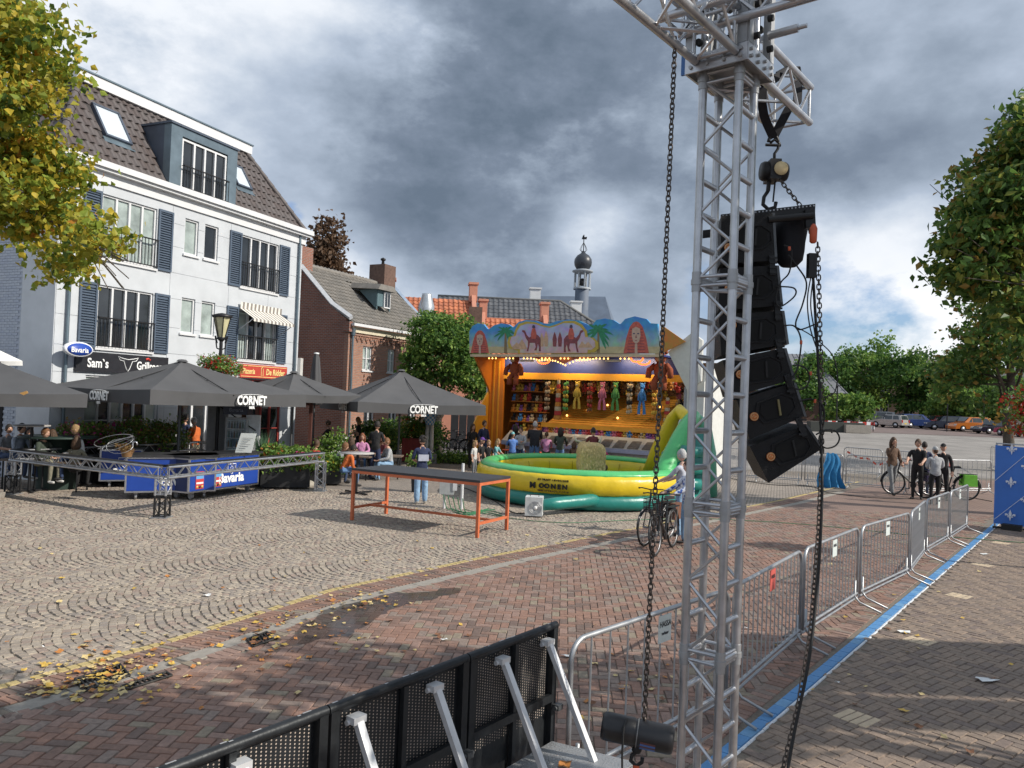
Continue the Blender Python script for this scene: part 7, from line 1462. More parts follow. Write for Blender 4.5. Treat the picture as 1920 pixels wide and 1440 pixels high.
gb = MB().prism([(2.7,1.75,1.75),(LS+.35,1.75,1.75),(LS+.1,3.3,3.0),(3.6,3.3,3.0)],(0,.02,.05)).obj('game_board', mat('board_gold',(.50,.27,.04),.3,var=.25,scale=3,bump=.3,bscale=40), stl)
for k in range(15): f = k/15; MB().tube((2.7+.9*f,1.745+1.55*f,1.81+1.25*f),(LS+.35-.25*f,1.745+1.55*f,1.81+1.25*f),.012,4).obj('board_slat', M_so, gb)
MB().bx(2.5,LS+.45,1.6,1.74,1.62,1.80).obj('board_lip', M_sy, stl)
for k in range(7): MB().ball((3.4+k*.75,2.1+.3*(k%3),2.12+.24*(k%3)),.045,6).obj('board_lamp', M_bulb, gb)
# shelves of toys: many small plush bodies on three walls
M_toy = [mat('plush_%s'%n,c,.9,var=.25,scale=18) for n,c in (('brown',(.22,.11,.05)),('cream',(.50,.40,.26)),('pink',(.55,.16,.24)),('yellow',(.60,.40,.06)),('green',(.10,.30,.08)),('purple',(.25,.10,.35)),('red',(.45,.05,.04)),('blue',(.06,.22,.50)),('orange',(.55,.22,.04)),('black',(.02,.02,.02)))]
def toymesh(m): 
    b = MB(); b.ball((0,0,.09),(.07,.06,.09),6).ball((0,-.01,.22),(.065,.06,.06),6).ball((-.05,0,.28),.025,4).ball((.05,0,.28),.025,4).ball((-.08,-.03,.12),(.03,.03,.06),4).ball((.08,-.03,.12),(.03,.03,.06),4).ball((-.05,-.07,.03),(.03,.06,.03),4).ball((.05,-.07,.03),(.03,.06,.03),4); return b.mesh('plush_toy',m)
TM = [toymesh(m) for m in M_toy]
toys = thing('plush_prizes','rows of small plush prizes on the shelves of the stall','toys',SL,sa); T = []
for lvl in range(7):
    z_ = .95+lvl*.42; MB().bx(.78,2.55,1.9,2.2,z_-.03,z_).obj('shelf', M_so, stl)
    for k in range(9): T.append((Matrix.Translation((.88+k*.19,2.02+random.uniform(-.05,.05),z_))@Matrix.Scale(random.uniform(.8,1.2),4),random.randrange(10)))
for k in range(46): T.append((Matrix.Translation((2.75+k*.118,1.66,1.36+random.uniform(-.03,.04)))@Matrix.Scale(random.uniform(.75,1.15),4),random.choice((2,3,2,6,1,5,7,8,1))))
for row in range(3):
    for k in range(36): T.append((Matrix.Translation((2.7+k*.155,3.45,3.05+row*.3))@Matrix.Scale(random.uniform(.9,1.3),4),random.choice((0,1,0,3,8,1))))
for row in range(9):
    for k in range(7): T.append((Matrix.Translation((LS-.15+k*.12,1.9+random.uniform(0,.3),1.3+row*.27))@Matrix.Scale(random.uniform(.9,1.3),4),random.choice((0,1,0,9,8,2,1))))
for k in range(110): T.append((Matrix.Translation((2.5+random.random()*(LS-2.0),1.55+random.random()*.5,2.95+random.random()*.35))@Matrix.Scale(random.uniform(.8,1.4),4),random.choice((0,0,1,8,9,6,3))))
pieces('plush_toy','small_plush_toys',TM,T,toys,limit=220)
MB().bx(2.6,LS+.4,1.55,1.595,1.20,1.34).obj('toy_shelf', M_blkp, stl)
for k in range(9): MB().bx(2.8+k*.62,3.25+k*.62,1.57,1.60,1.02,1.19).obj('front_sign', mat(['sign_green','sign_orange','sign_dark'][k%3],[(.05,.22,.08),(.5,.16,.03),(.03,.05,.04)][k%3],.5,var=.3,scale=12), stl)
# hanging plush strings
hang = [(1013,0,'pale'),(1027,1,'tan'),(1037,2,'orange')]
def strand(label, px, z0_, z1_, mats, kind, seed, y=.95):
    x,_ = suv(px,720); t = thing('hanging_prize',label,'plush prize',world_m(stl)@Vector((x,y,z1_)),sa,'plush prizes hanging under the stall beam'); g_ = random.Random(seed); L_ = z0_-z1_
    if kind == 'legs':      # limp animals hung by the head: head, body, long limbs
        b = MB(); b.ball((0,0,L_-.12),(.10,.09,.12),8).path([(0,0,L_-.2),(0,-.02,L_*.62),(0,0,L_*.45)],.08,7,radii=[.06,.10,.09])
        for s in (-1,1): b.path([(s*.05,0,L_*.75),(s*.13,-.03,L_*.6),(s*.14,0,L_*.45)],.035,5).path([(s*.05,0,L_*.45),(s*.10,-.02,L_*.25),(s*.11,0,.02)],.045,5,radii=[.05,.05,.065]).ball((s*.08,0,L_-.02),.035,5)
        b.obj('body', mats[0], t); MB().ball((0,-.08,L_-.14),(.05,.03,.04),6).obj('muzzle', mats[1], t)
    elif kind == 'bunch':
        for q in range(int(L_/.16)):
            b = MB(); a = q*2.4
            for s in range(4): b.ball((.07*math.cos(a+s*1.6),.06*math.sin(a+s*1.6),L_-.1-q*.16+g_.uniform(-.03,.03)),(.055,.05,.075),6)
            b.obj('plush_piece', mats[q%len(mats)], t)
    else:   # scarf / long neck pattern
        n = 9
        for q in range(n): z_ = L_*(1-q/n); w0 = .06+.10*q/n; MB().lathe([(w0,z_),(w0+.012,z_-L_/n*.5),(w0,z_-L_/n+.01)],8).obj('plush_band', mats[q%len(mats)], t)
    MB().tube((0,0,L_-.05),(0,0,L_+.06),.008,4).obj('hook', M_blk, t)
zt_ = ZB-.98
cfg = [(1003,3.4,2.15,[M_toy[1],M_toy[0]],'bunch','string of tan and cream plush heads at the left'),(1024,3.45,1.9,[M_toy[1],M_toy[6],M_toy[8]],'scarf','tall checked orange and cream plush giraffe at the left'),(1038,3.4,2.25,[M_toy[4],M_toy[3]],'bunch','string of green and yellow plush frogs'),(1060,3.4,2.35,[M_toy[3],M_toy[1]],'legs','yellow plush dog hanging limp'),(1084,3.4,2.2,[M_toy[0],M_toy[6]],'bunch','string of dark brown plush monkeys'),(1108,3.4,2.35,[M_toy[2],M_toy[1]],'legs','pink plush animal hanging limp'),(1133,3.4,2.35,[M_toy[4],M_toy[3]],'legs','lime green plush frog hanging limp'),(1160,3.4,2.2,[M_toy[1],M_toy[9],M_toy[1]],'bunch','string of black and cream plush cows'),(1184,3.4,2.25,[M_toy[7],M_toy[7]],'legs','bright blue plush animal hanging limp'),(1208,3.4,2.0,[M_toy[3],M_toy[8]],'bunch','string of golden plush bears near the right end'),(1233,2.9,1.8,[M_toy[1],M_toy[6],M_toy[8]],'scarf','tall checked orange and cream plush giraffe at the right')]
cfg = [(952+0,0,0,0,0,0)][:0]+cfg
for i,(px,z0_,z1_,ms_,kd,lb) in enumerate(cfg): strand(lb,px,z0_+.06,z1_+.05,ms_,kd,i)
def big_plush(label, px, py, m, s=1.):
    x,z_ = suv(px,py); t = thing('big_plush',label,'plush toy',world_m(stl)@Vector((x,.8,z_-.75*s)),sa); b = MB(); b.ball((0,0,.75*s),(.28*s,.24*s,.36*s),10).ball((0,-.05,1.22*s),(.24*s,.22*s,.22*s),10).ball((-.20*s,0,1.42*s),.08*s,6).ball((.20*s,0,1.42*s),.08*s,6)
    for q in (-1,1): b.path([(q*.22*s,0,.95*s),(q*.42*s,-.1,.75*s),(q*.45*s,-.12,.45*s)],.11*s,8).path([(q*.12*s,0,.5*s),(q*.18*s,-.15,.3*s),(q*.18*s,-.15,.0)],.13*s,8)
    b.obj('body', mat('plush_rust',(.28,.07,.03),.9,var=.3,scale=12,bump=.5,bscale=60) if not m else m, t); MB().ball((0,-.25*s,1.17*s),(.12*s,.09*s,.10*s),8).obj('muzzle', M_toy[1], t); return t
big_plush('large brown plush bear hanging at the left end of the canopy',945,690,None,.85); big_plush('large red-brown plush bear hanging at the right end of the canopy',1222,692,None,.95)
# lettering / flourescent tubes
for px in (972,1136): x,z_ = suv(px,674); MB().bx(x-.3,x+.3,.55,.65,z_-.05,z_+.03).obj('tube_light', mat('tube_light',(.6,.62,.6),.4), stl)
for k, (x, e_) in enumerate(((1.6,30),(4.2,36),(6.8,30))):      # the strip lights that are on under the canopy
    ld = bpy.data.lights.new('strip_light','AREA'); ld.energy = e_; ld.color = (1,.72,.38); ld.shape = 'RECTANGLE'; ld.size = 1.6; ld.size_y = .15
    lo_ = bpy.data.objects.new('strip_light',ld); COL.objects.link(lo_); lo_.parent = stl; lo_.location = (x,1.0,ZB-.12); lo_.rotation_euler = (R(35),0,0)
# ================================================================= INFLATABLE
M_iy = mat('inflatable_yellow',(.72,.52,.015),.36,var=.10,scale=2,coat=.2,bump=.5,bscale=7,dirt=.08); M_ig = mat('inflatable_green',(.08,.46,.15),.36,var=.12,scale=2,coat=.2,bump=.5,bscale=7,dirt=.08); M_it = mat('inflatable_teal',(.012,.20,.17),.36,var=.18,scale=2,coat=.2,bump=.5,bscale=7,dirt=.1); M_ig2 = mat('inflatable_dark_green',(.02,.20,.07),.4,var=.1,coat=.2)
IC = Vector((2.15,22.15,0)); rx_, ry_ = 2.72, 3.0; irot = R(-14)
inf = thing('inflatable_arena','round yellow, green and teal inflatable ring for the rodeo ride','inflatable',IC,irot)
def torus(z_, r_, cr, m, name, n=72, k=12, sz=1., bumps=36, amp=.012, parent=None):
    b = MB(); vs = []
    for i in range(n):
        a = 2*PI*i/n; pinch = 1-amp*6*abs(math.cos(a*bumps/2))**14
        for j in range(k):
            c = 2*PI*j/k; q = cr*pinch; R1 = q*math.cos(c); vs.append(((rx_+r_+R1)*math.cos(a),(ry_+r_+R1)*math.sin(a),z_+q*sz*math.sin(c)))
    return b.add(vs,[(i*k+j,((i+1)%n)*k+j,((i+1)%n)*k+(j+1)%k,i*k+(j+1)%k) for i in range(n) for j in range(k)],0,True).obj(name,m,parent or inf)
def ringprof(prof, m, name, bumps, amp, n=144):
    """closed section (offset outwards, z) swept round the ellipse, with seams pinched in"""
    b = MB(); vs = []; k = len(prof); cx = sum(p[0] for p in prof)/k; cz = sum(p[1] for p in prof)/k
    for i in range(n):
        a = 2*PI*i/n; f = 1-amp*abs(math.cos(a*bumps/2))**12
        for x, z_ in prof: R1 = cx+(x-cx)*f; vs.append(((rx_+R1)*math.cos(a),(ry_+R1)*math.sin(a),cz+(z_-cz)*f))
    return b.add(vs,[(i*k+j,((i+1)%n)*k+j,((i+1)%n)*k+(j+1)%k,i*k+(j+1)%k) for i in range(n) for j in range(k)],0,True).obj(name,m,inf)
ringprof([(-.3,.02),(.18,.02),(.29,.08),(.33,.2),(.30,.33),(.22,.40),(-.3,.40)],M_it,'teal_base_tube',72,.035)
ringprof([(-.22,.36),(.20,.36),(.29,.44),(.325,.60),(.31,.76),(.24,.87),(-.20,.90),(-.27,.72),(-.29,.55),(-.27,.42)],M_iy,'yellow_tube',36,.03)
ringprof([(-.22,.86),(-.21,.93),(-.12,.985),(.0,1.0),(.12,.975),(.20,.92),(.235,.85),(.16,.84),(-.16,.84)],M_ig,'green_top_tube',36,.02)
b = MB(); vs = []; n = 48
for i in range(n):
    a = 2*PI*i/n
    for j in range(9): f = j/8; vs.append((rx_*.97*f*math.cos(a),ry_*.97*f*math.sin(a),.30+.17*abs(math.sin(a*6))*(f)**.8*(1-f**6)+.03))
b.add(vs,[(i*9+j,i*9+j+1,((i+1)%n)*9+j+1,((i+1)%n)*9+j) for i in range(n) for j in range(8)],0,True); b.m = [(i//4)%2 for i in range(n) for j in range(8)]
b.obj('mattress', [M_ig,M_ig2], inf)
sm_ = MB()
for k in range(20):
    a = 2*PI*k/20; r0_ = 1-.105; sm_.path([((rx_-.03-.29*math.cos(t))*math.cos(a),(ry_-.03-.29*math.cos(t))*math.sin(a),.60+.26*math.sin(t)) for t in [-1.1+2.2*i/7 for i in range(8)]],.008,4)
sm_.obj('seam_lines', mat('seam_dark_yellow',(.35,.24,.01),.5), inf)
# lettering on the outside of the ring, facing the camera
Mi = world_m(inf).inverted()
def ring_text(s, px, z_, size, m=None):
    """set letters one by one round the curve"""
    x0 = px; 
    for ch in s:
        if ch != ' ':
            P = None
            for it in range(400):
                a = -PI+it*PI/400; p = world_m(inf)@Vector(((rx_+.285)*math.cos(a),(ry_+.285)*math.sin(a),z_))
                v = p-CP; w_ = v.dot(FW); q = 960+F*v.dot(CR)/w_
                if q >= x0: P = (a,p); break
            a = P[0]; tx = Vector((-(rx_+.285)*math.sin(a),(ry_+.285)*math.cos(a),0)); 
            text_obj('lettering',ch,size,m or M_ink2,inf,((rx_+.342-abs(z_-.58)*.14)*math.cos(a),(ry_+.342-abs(z_-.58)*.14)*math.sin(a),z_),(PI/2,0,math.atan2(tx.y,tx.x)),.012,.008 if size > .1 else .001,1.1)
        x0 += size*74*(.98 if ch in 'MNO' else .80 if ch not in '.il' else .5)
M_ink2 = mat('ink_black',(.012,.012,.012),.5)
ring_text('M',999,.575,.20); ring_text('OONEN',1015,.58,.155); ring_text('ATTRACTIEVERHUUR',1010,.735,.062); ring_text('WWW.ATTRACTIE.COM',1010,.46,.058,mat('ink_brown',(.12,.06,.01),.5))
# arch slide wall on the right of the ring
arch = thing('inflatable_wall','tall curved yellow and green inflatable entrance wall at the right of the ring','inflatable',D(1262,900,21.6).to_3d()); arch.location.z = 0
def ap(px, py, Y): return D(px,py,Y)
def fat(pts, radii, m, name, n=14): MB().path(pts,.3,n,radii=radii).obj(name,m,arch,w=True)
fat([ap(1222,890,23.4),ap(1235,850,23.2),ap(1249,815,23),ap(1262,785,22.8),ap(1275,770,22.6),ap(1287,783,22.3),ap(1291,815,22.1)],[.30,.27,.24,.2,.19,.2,.2],M_iy,'yellow_tube')
g0 = [ap(1232,905,20.6),ap(1245,885,20.8),ap(1262,850,21.1),ap(1277,820,21.4),ap(1291,795,21.7),ap(1300,783,22.2),ap(1303,800,22.8)]
fat(g0,[.26,.28,.27,.26,.24,.22,.2],M_ig,'green_tube')
for k in range(5): p = g0[1].lerp(g0[4],k/4); pass
MB().prism([ap(1246,930,20.9),ap(1322,930,21.2),ap(1322,812,21.6),ap(1306,795,21.6),ap(1290,812,21.4),ap(1262,868,21.1)],(.1,.5,0)).obj('teal_body', M_it, arch, w=True)
for k,(a_,c_) in enumerate((((1262,875),(1320,880)),((1256,905),(1322,908)),((1278,845),(1320,848)),((1252,935),(1322,938)))): MB().path([ap(*a_,20.9),ap((a_[0]+c_[0])/2,c_[1],20.75),ap(*c_,21.1)],.16,10).obj('teal_rib', M_it, arch, w=True)
MB().prism([ap(1240,850,22.6),ap(1275,800,22.4),ap(1282,790,22.2),ap(1282,815,22),ap(1258,860,22)],(.04,.06,0)).obj('blue_inset', mat('inset_blue',(.03,.12,.42),.5,coat=.2), arch, w=True); MB().ball(ap(1277,797,22.1),(.09,.06,.17),10).obj('painted_head', mat('inset_white',(.55,.6,.62),.5), arch, w=True)
MB().ball(ap(1240,868,22.4),(.10,.08,.22),10).obj('green_handle', M_ig2, arch, w=True)
fat([ap(1303,785,22.6),ap(1318,800,22.8),ap(1324,850,23),ap(1326,930,23)],[.2,.25,.3,.3],mat('inflatable_mint',(.10,.40,.26),.35,coat=.3),'mint_tube')
# mechanical bull seen from behind, rider
bp_ = Vector((2.36,22.3,.42)); bull = thing('mechanical_bull','mechanical rodeo bull with shaggy tan hide seen from behind','mechanical bull',bp_)
MB().lathe([(.42,0),(.40,.22),(.30,.30),(0,.30)],20).obj('machine_base', M_rub, bull)
b = MB(); vs = []; n = 20; prof = [(-.95,.0),(-.92,.20),(-.7,.33),(-.2,.34),(.35,.36),(.62,.345),(.72,.28),(.74,0)]
for y_, r_ in prof:
    for k in range(n):
        a = 2*PI*k/n; rr = r_*(1+.02*math.sin(7*a+y_*5)); c_, s_ = math.cos(a), math.sin(a); vs.append((rr*1.02*math.copysign(abs(c_)**.6,c_),-y_,.70+rr*1.2*math.copysign(abs(s_)**.6,s_)*(1 if s_ > 0 else 1.25)))
b.add(vs,[(i*n+k,i*n+(k+1)%n,(i+1)*n+(k+1)%n,(i+1)*n+k) for i in range(len(prof)-1) for k in range(n)],0,True)
b.obj('hide', mat('shaggy_hide',(.60,.44,.20),.95,var=.25,scale=14,bump=1.0,bscale=60), bull); fur = MB(); g_ = random.Random(3)
for k in range(2600):
    a = g_.uniform(0,2*PI); y_ = g_.uniform(-.7,.78); rr = .35; ca_, sb_ = math.cos(a), math.sin(a); ca_ = math.copysign(abs(ca_)**.6,ca_); sb_ = math.copysign(abs(sb_)**.6,sb_)*(1.0 if sb_ > 0 else 1.25); s_ = Vector((rr*1.04*ca_,-y_ if abs(y_) < .62 else -.70,.70+rr*1.22*sb_))
    if s_.y < -.6: q = g_.random()**.5; s_ = Vector((rr*q*ca_,-.745,.70+rr*1.2*q*sb_))
    e = s_+Vector((g_.uniform(-.02,.02),-.03,-.075)); w_ = Vector((.010,0,0)); fur.add([s_-w_,s_+w_,e],[(0,1,2)])
fur.obj('fur', mat('shaggy_hide_b',(.68,.52,.27),.95,var=.3,scale=14), bull, kind='stuff')
MB().ball((0,.95,.95),(.22,.3,.22),10).obj('head', mat('bull_head',(.15,.10,.06),.9), bull); MB().path([(.18,.95,1.05),(.36,.95,1.1),(.42,1.0,1.28)],.04,6,radii=[.05,.035,.01]).path([(-.18,.95,1.05),(-.36,.95,1.1),(-.42,1.0,1.28)],.04,6,radii=[.05,.035,.01]).obj('horn', mat('horn_cream',(.6,.55,.42),.5), bull); MB().ball((.40,-.3,.42),(.07,.1,.09),8).obj('stirrup', mat('bull_head',(.15,.10,.06),.9), bull)
# blower and air duct
bl_ = G(1001,968); t = thing('air_blower','white square air blower in front of the inflatable','blower',(bl_.x,bl_.y,0),R(-6)); MB().bx(-.20,.20,-.18,.22,.03,.46).obj('casing', mat('blower_white',(.58,.60,.60),.5,dirt=.1), t)
for r_ in (.03,.06,.09,.12,.145): MB().path([(.04+r_*math.cos(a),-.185,.22+r_*math.sin(a)) for a in [2*PI*i/18 for i in range(18)]],.005,4,closed=True).obj('grille_ring', M_alud, t)
MB().lathe([(0,0),(.045,0),(.045,.01),(0,.01)],14,c=(.04,-.183,.22),q=Matrix.Rotation(PI/2,3,'X')).obj('motor_hub', M_txtw, t); MB().tube((-.18,0,.0),(-.18,0,.03),.03,6).tube((.18,0,.0),(.18,0,.03),.03,6).path([(-.1,0,.46),(-.1,0,.50),(.1,0,.50),(.1,0,.46)],.012,5).obj('feet_and_handle', M_rub, t)
d0 = Vector((bl_.x+.15,bl_.y+.1,.25)); d1 = D(1110,938,18.9); MB().path([d0,d0.lerp(d1,.3),d0.lerp(d1,.7),d1,d1+Vector((.15,.3,0))],.15,14,radii=[.13,.155,.155,.16,.19]).obj('air_duct', M_it, inf, w=True)
# ================================================================= PEOPLE
_skin = {}
def skinm(k): return mat('skin_%s'%k,{'light':(.52,.31,.22),'tan':(.40,.22,.15),'pale':(.58,.38,.30)}[k],.5,var=.08,scale=20)
def cloth(name, c): return mat('fabric_'+name,c,.85,var=.22,scale=9,bump=.9,bscale=15)
CLO = dict(white=(.55,.55,.53),grey=(.20,.21,.22),ltgrey=(.36,.37,.38),dark=(.022,.023,.028),navy=(.02,.03,.075),black=(.012,.012,.013),green=(.045,.06,.045),orange=(.55,.13,.03),pink=(.50,.22,.38),blue=(.09,.20,.50),jeans=(.10,.19,.36),ltjeans=(.24,.38,.55),dkjeans=(.035,.06,.13),teal=(.16,.38,.40),maroon=(.14,.03,.035),ltblue=(.40,.48,.60),brown=(.12,.07,.045),tan=(.42,.30,.18),magenta=(.50,.05,.20),red=(.5,.05,.03),purple=(.12,.04,.25),khaki=(.20,.19,.14),lav=(.42,.44,.50))
HAIR = dict(dark=(.018,.013,.010),brown=(.07,.038,.02),blond=(.27,.17,.075),grey=(.42,.42,.42),red=(.20,.07,.03),ginger=(.17,.075,.03))
def person(label, loc, rz, h=1.75, pose='stand', top='navy', legs='dkjeans', hair=('short','brown'), sleeve='long', skin='light', group=None, arms=None, bend=0., shoes='black', look=0., wide=1., flare=0., shorts=False):
    s = h/1.75; t = thing('person',label,'person',loc,rz,group); V = Vector; kid = 1.18 if h < 1.45 else 1.0
    if pose in ('sit','ride'):
        sh = .50; pel = V((0,0,sh)); hipz = sh; kn = [V((x*.13,-.42,sh+.04)) for x in (-1,1)]; an = [V((x*.13,-.40,.09)) for x in (-1,1)]; off = V((0,0,sh-.95))
    else:
        pel = V((0,0,.95)); off = V((0,0,0)); st = {'walk':(.22,-.20),'stand':(.02,-.03)}.get(pose,(.02,-.03)); kn = [V((-.105,-.02+st[1]*.5,.50)),V((.105,-.02+st[0]*.3,.50))]; an = [V((-.11,st[1],.09)),V((.11,st[0],.09))]
    def B(p):     # upper body leaning forwards by bend
        p = V(p)+off; d = p-pel; c, s_ = math.cos(bend), math.sin(bend); return pel+V((d.x, d.y*c-d.z*s_, d.y*s_+d.z*c))
    J = {'pel':pel,'waist':B((0,0,1.08)),'chest':B((0,0,1.28)),'neck':B((0,0,1.44)),'nk2':B((0,-.015,1.52))}
    arms = arms or 'down'
    A = {'down':([(-.235,.02,1.15),(-.25,-.06,.90)],[(.235,.02,1.15),(.25,-.06,.90)]),'front':([(-.235,-.04,1.15),(-.08,-.24,1.10)],[(.235,-.04,1.15),(.08,-.24,1.08)]),'up':([(-.22,-.10,1.18),(-.06,-.16,1.50)],[(.24,0,1.15),(.22,-.14,.98)]),
         'reach':([(-.23,-.16,1.20),(-.20,-.42,1.08)],[(.23,-.16,1.20),(.20,-.42,1.08)]),'table':([(-.25,-.14,1.14),(-.10,-.36,1.12)],[(.25,-.14,1.14),(.10,-.36,1.12)]),'cross':([(-.23,-.10,1.18),(.08,-.22,1.20)],[(.23,-.10,1.16),(-.08,-.24,1.15)])}[arms]
    V_ = []; E_ = []; Rd = []; bones = []
    def jt(p, r): V_.append(V(p)*s); Rd.append((r*s,r*s)); return len(V_)-1
    w = wide
    i_p = jt(J['pel'],.125*w); i_w = jt(J['waist'],.118*w); i_c = jt(J['chest'],.135*w); i_n = jt(J['neck'],.062); i_n2 = jt(J['nk2'],.052); hd = J['nk2']+V((0,-.012*1,.0))
    E_ += [(i_p,i_w),(i_w,i_c),(i_c,i_n),(i_n,i_n2)]; bones += [('pel','waist',1),('waist','chest',1),('chest','neck',1),('neck','nk2',0)]; pts = dict(J)
    for q, sx in enumerate((-1,1)):
        sh_ = B((sx*.165*w,.0,1.40)); el = B(A[q][0]); wr_ = B(A[q][1]); hn = wr_+(wr_-el).normalized()*.05
        a = jt(sh_,.062*w); b_ = jt(el,.046*(1.25 if sleeve == 'long' else 1)); c = jt(wr_,.032*(1.35 if sleeve == 'long' else 1)); d = jt(hn,.026); E_ += [(i_c,a),(a,b_),(b_,c),(c,d)]
        pts.update({'s%d'%q:sh_,'e%d'%q:el,'w%d'%q:wr_,'h%d'%q:hn+(hn-wr_)}); ms_ = 0 if sleeve == 'none' else 1
        bones += [('s%d'%q,'e%d'%q,ms_),('e%d'%q,'w%d'%q,1 if sleeve == 'long' else 0),('w%d'%q,'h%d'%q,0)]
        if sleeve == 'long': pts['w%d'%q] = wr_
        hp = V((sx*.088,0,-.035))+pel; k_ = kn[q]; n_ = an[q]; toe = n_+V((sx*.02,-.15,-.055))
        a = jt(hp,.098*w); b_ = jt(k_,.066+flare*.5); c = jt(n_+V((0,0,.03)),.044+flare); d = jt(n_+V((0,.03,-.05)),.038); e = jt(toe,.034); E_ += [(i_p,a),(a,b_),(b_,c),(c,d),(d,e)]
        pts.update({'p%d'%q:hp,'k%d'%q:k_,'a%d'%q:n_+V((0,0,-.02)),'t%d'%q:toe}); bones += [('p%d'%q,'k%d'%q,2),('k%d'%q,'a%d'%q,0 if shorts else 2),('a%d'%q,'t%d'%q,3)]
    me = bpy.data.meshes.new('body'); me.from_pydata([tuple(v) for v in V_],E_,[]); o = bpy.data.objects.new('body',me); COL.objects.link(o)
    sk = o.modifiers.new('s','SKIN'); sk.use_smooth_shade = True
    for i, r_ in enumerate(Rd): me.skin_vertices[0].data[i].radius = r_
    me.skin_vertices[0].data[0].use_root = True
    sb = o.modifiers.new('d','SUBSURF'); sb.levels = 1; sb.render_levels = 1
    bpy.context.view_layer.update(); dg = bpy.context.evaluated_depsgraph_get(); bm2 = bpy.data.meshes.new_from_object(o.evaluated_get(dg)); bpy.data.objects.remove(o)
    b = MB(); b.v = [tuple(v.co) for v in bm2.vertices]; seg = [(pts[a]*s,pts[c]*s,m) for a,c,m in bones]
    for p in bm2.polygons:
        c = p.center; best = 9; mi = 1
        for a, e, m in seg:
            d = e-a; L2 = d.length_squared or 1; tt = max(0,min(1,(c-a).dot(d)/L2)); q = (a+d*tt-c).length
            if q < best: best = q; mi = m
        if pose not in ('sit','ride') and mi == 2 and c.z > .90*s: mi = 1
        if mi == 1 and pose not in ('sit','ride') and c.z < .80*s and abs(c.x) < .17*s: mi = 2
        b.f.append(tuple(p.vertices)); b.m.append(mi); b.sm.append(True)
    # head with nose, ears, eyes and mouth joined to the same body mesh
    hc_ = (J['nk2']+V((0,-.02,.115*kid)))*s; hr = .092*s*kid; ql = Matrix.Rotation(look,3,'Z')@Matrix.Rotation(bend*.4,3,'X')
    b.ball(hc_,(hr*.86,hr*1.0,hr*1.28),12,0,ql); f = lambda x,y,z: hc_+ql@V((x*hr,y*hr,z*hr))
    b.add([f(-.15,-.93,-.12),f(.15,-.93,-.12),f(0,-.9,.35),f(0,-1.22,-.1)],[(0,1,3),(1,2,3),(2,0,3),(0,2,1)],0,True)
    for sx in (-1,1): b.ball(f(sx*.88,.05,.0),(hr*.12,hr*.2,hr*.3),6,0,ql); b.ball(f(sx*.33,-.86,.22),(hr*.13,hr*.1,hr*.08),6,4,ql)
    b.box(f(0,-.93,-.48),(hr*.5,hr*.12,hr*.09),5,ql)
    for q in (0,1):      # hands: palm, four fingers of unequal length and a thumb
        wv = pts['w%d'%q]*s; hv = pts['h%d'%q]*s; d = (hv-wv).normalized(); u = d.cross(V((0,0,1))); u = u.normalized() if u.length > .2 else V((0,1,0)); n_ = d.cross(u).normalized(); pc = wv+d*.055*s
        b.box(pc,(.075*s,.028*s,.085*s),0,Matrix((u,n_,d)).transposed() if Matrix((u,n_,d)).determinant() > 0 else Matrix((-u,n_,d)).transposed())
        for k, ln in enumerate((.060,.072,.068,.052)):
            a0 = pc+d*.04*s+u*(-.028+.019*k)*s; a1 = a0+d*ln*.55*s; b.path([a0,a1,a1+(d*.6-n_*.6)*ln*.5*s],.0085*s,5,0)
        a0 = pc+u*.036*s-d*.02*s; b.path([a0,a0+(u*.7+d*.7)*.035*s,a0+(u*.4+d)*.058*s],.010*s,5,0)
    mats = [skinm(skin),cloth(top,CLO[top]),cloth(legs,CLO[legs]),mat('shoe_'+shoes,CLO.get(shoes,(.02,.02,.02)),.5),mat('eye_dark',(.02,.015,.012),.3),mat('lip',(.30,.10,.08),.5)]
    b.obj('body',mats,t)
    st_, hcx = hair; hm = mat('hair_'+hcx,HAIR.get(hcx,(.05,.03,.02)),.65,var=.35,scale=40,bump=.4,bscale=120) if hcx in HAIR else cloth(hcx,CLO[hcx])
    if st_ != 'bald':
        hb = MB(); q = ql
        nn = 14; vs = []; fs = []; K = 9
        for i in range(K):
            ph = PI/2-(PI*.64)*i/(K-1)
            for j in range(nn):
                a = 2*PI*j/nn; fr_ = max(0,-math.sin(a)); cut = ph if True else 0; ph2 = max(ph, (.50 if st_ != 'beanie' else .42)*fr_-(1-fr_)*1.0) if st_ not in ('cap','beanie') else max(ph,.25 if st_ == 'beanie' else .32)
                rr = 1.10+.05*math.sin(j*2.3+i*1.7)*(st_ not in ('cap','beanie')); vs.append(hc_+q@V((hr*.88*rr*math.cos(ph2)*math.cos(a),hr*(.06)+hr*1.03*rr*math.cos(ph2)*math.sin(a),hr*.04+hr*1.30*rr*math.sin(ph2))))
        hb.add(vs,[(i*nn+j,(i+1)*nn+j,(i+1)*nn+(j+1)%nn,i*nn+(j+1)%nn) for i in range(K-1) for j in range(nn)],0,True)
        if st_ in ('long','curly'): 
            for k in range(9):
                a = PI*(.02+.96*k/8); L__ = 2.6 if st_ == 'long' else 2.3; x_, y_ = .92*math.cos(a), .95*math.sin(a)*.9+.12
                hb.path([f(x_*.9,y_*.8,.5),f(x_,y_,-.4),f(x_*1.02,y_*1.1,-1.3),f(x_*.9,y_*1.15,-L__)],hr*.3,6,radii=[hr*.28,hr*.36,hr*(.36 if st_ == 'long' else .5),hr*.16])
        if st_ == 'bun': hb.ball(f(0,.95,.75),hr*.45,8)
        if st_ == 'ponytail': hb.path([f(0,.9,.6),f(0,1.5,.1),f(0,1.4,-1.5)],hr*.25,6,radii=[hr*.25,hr*.3,hr*.1])
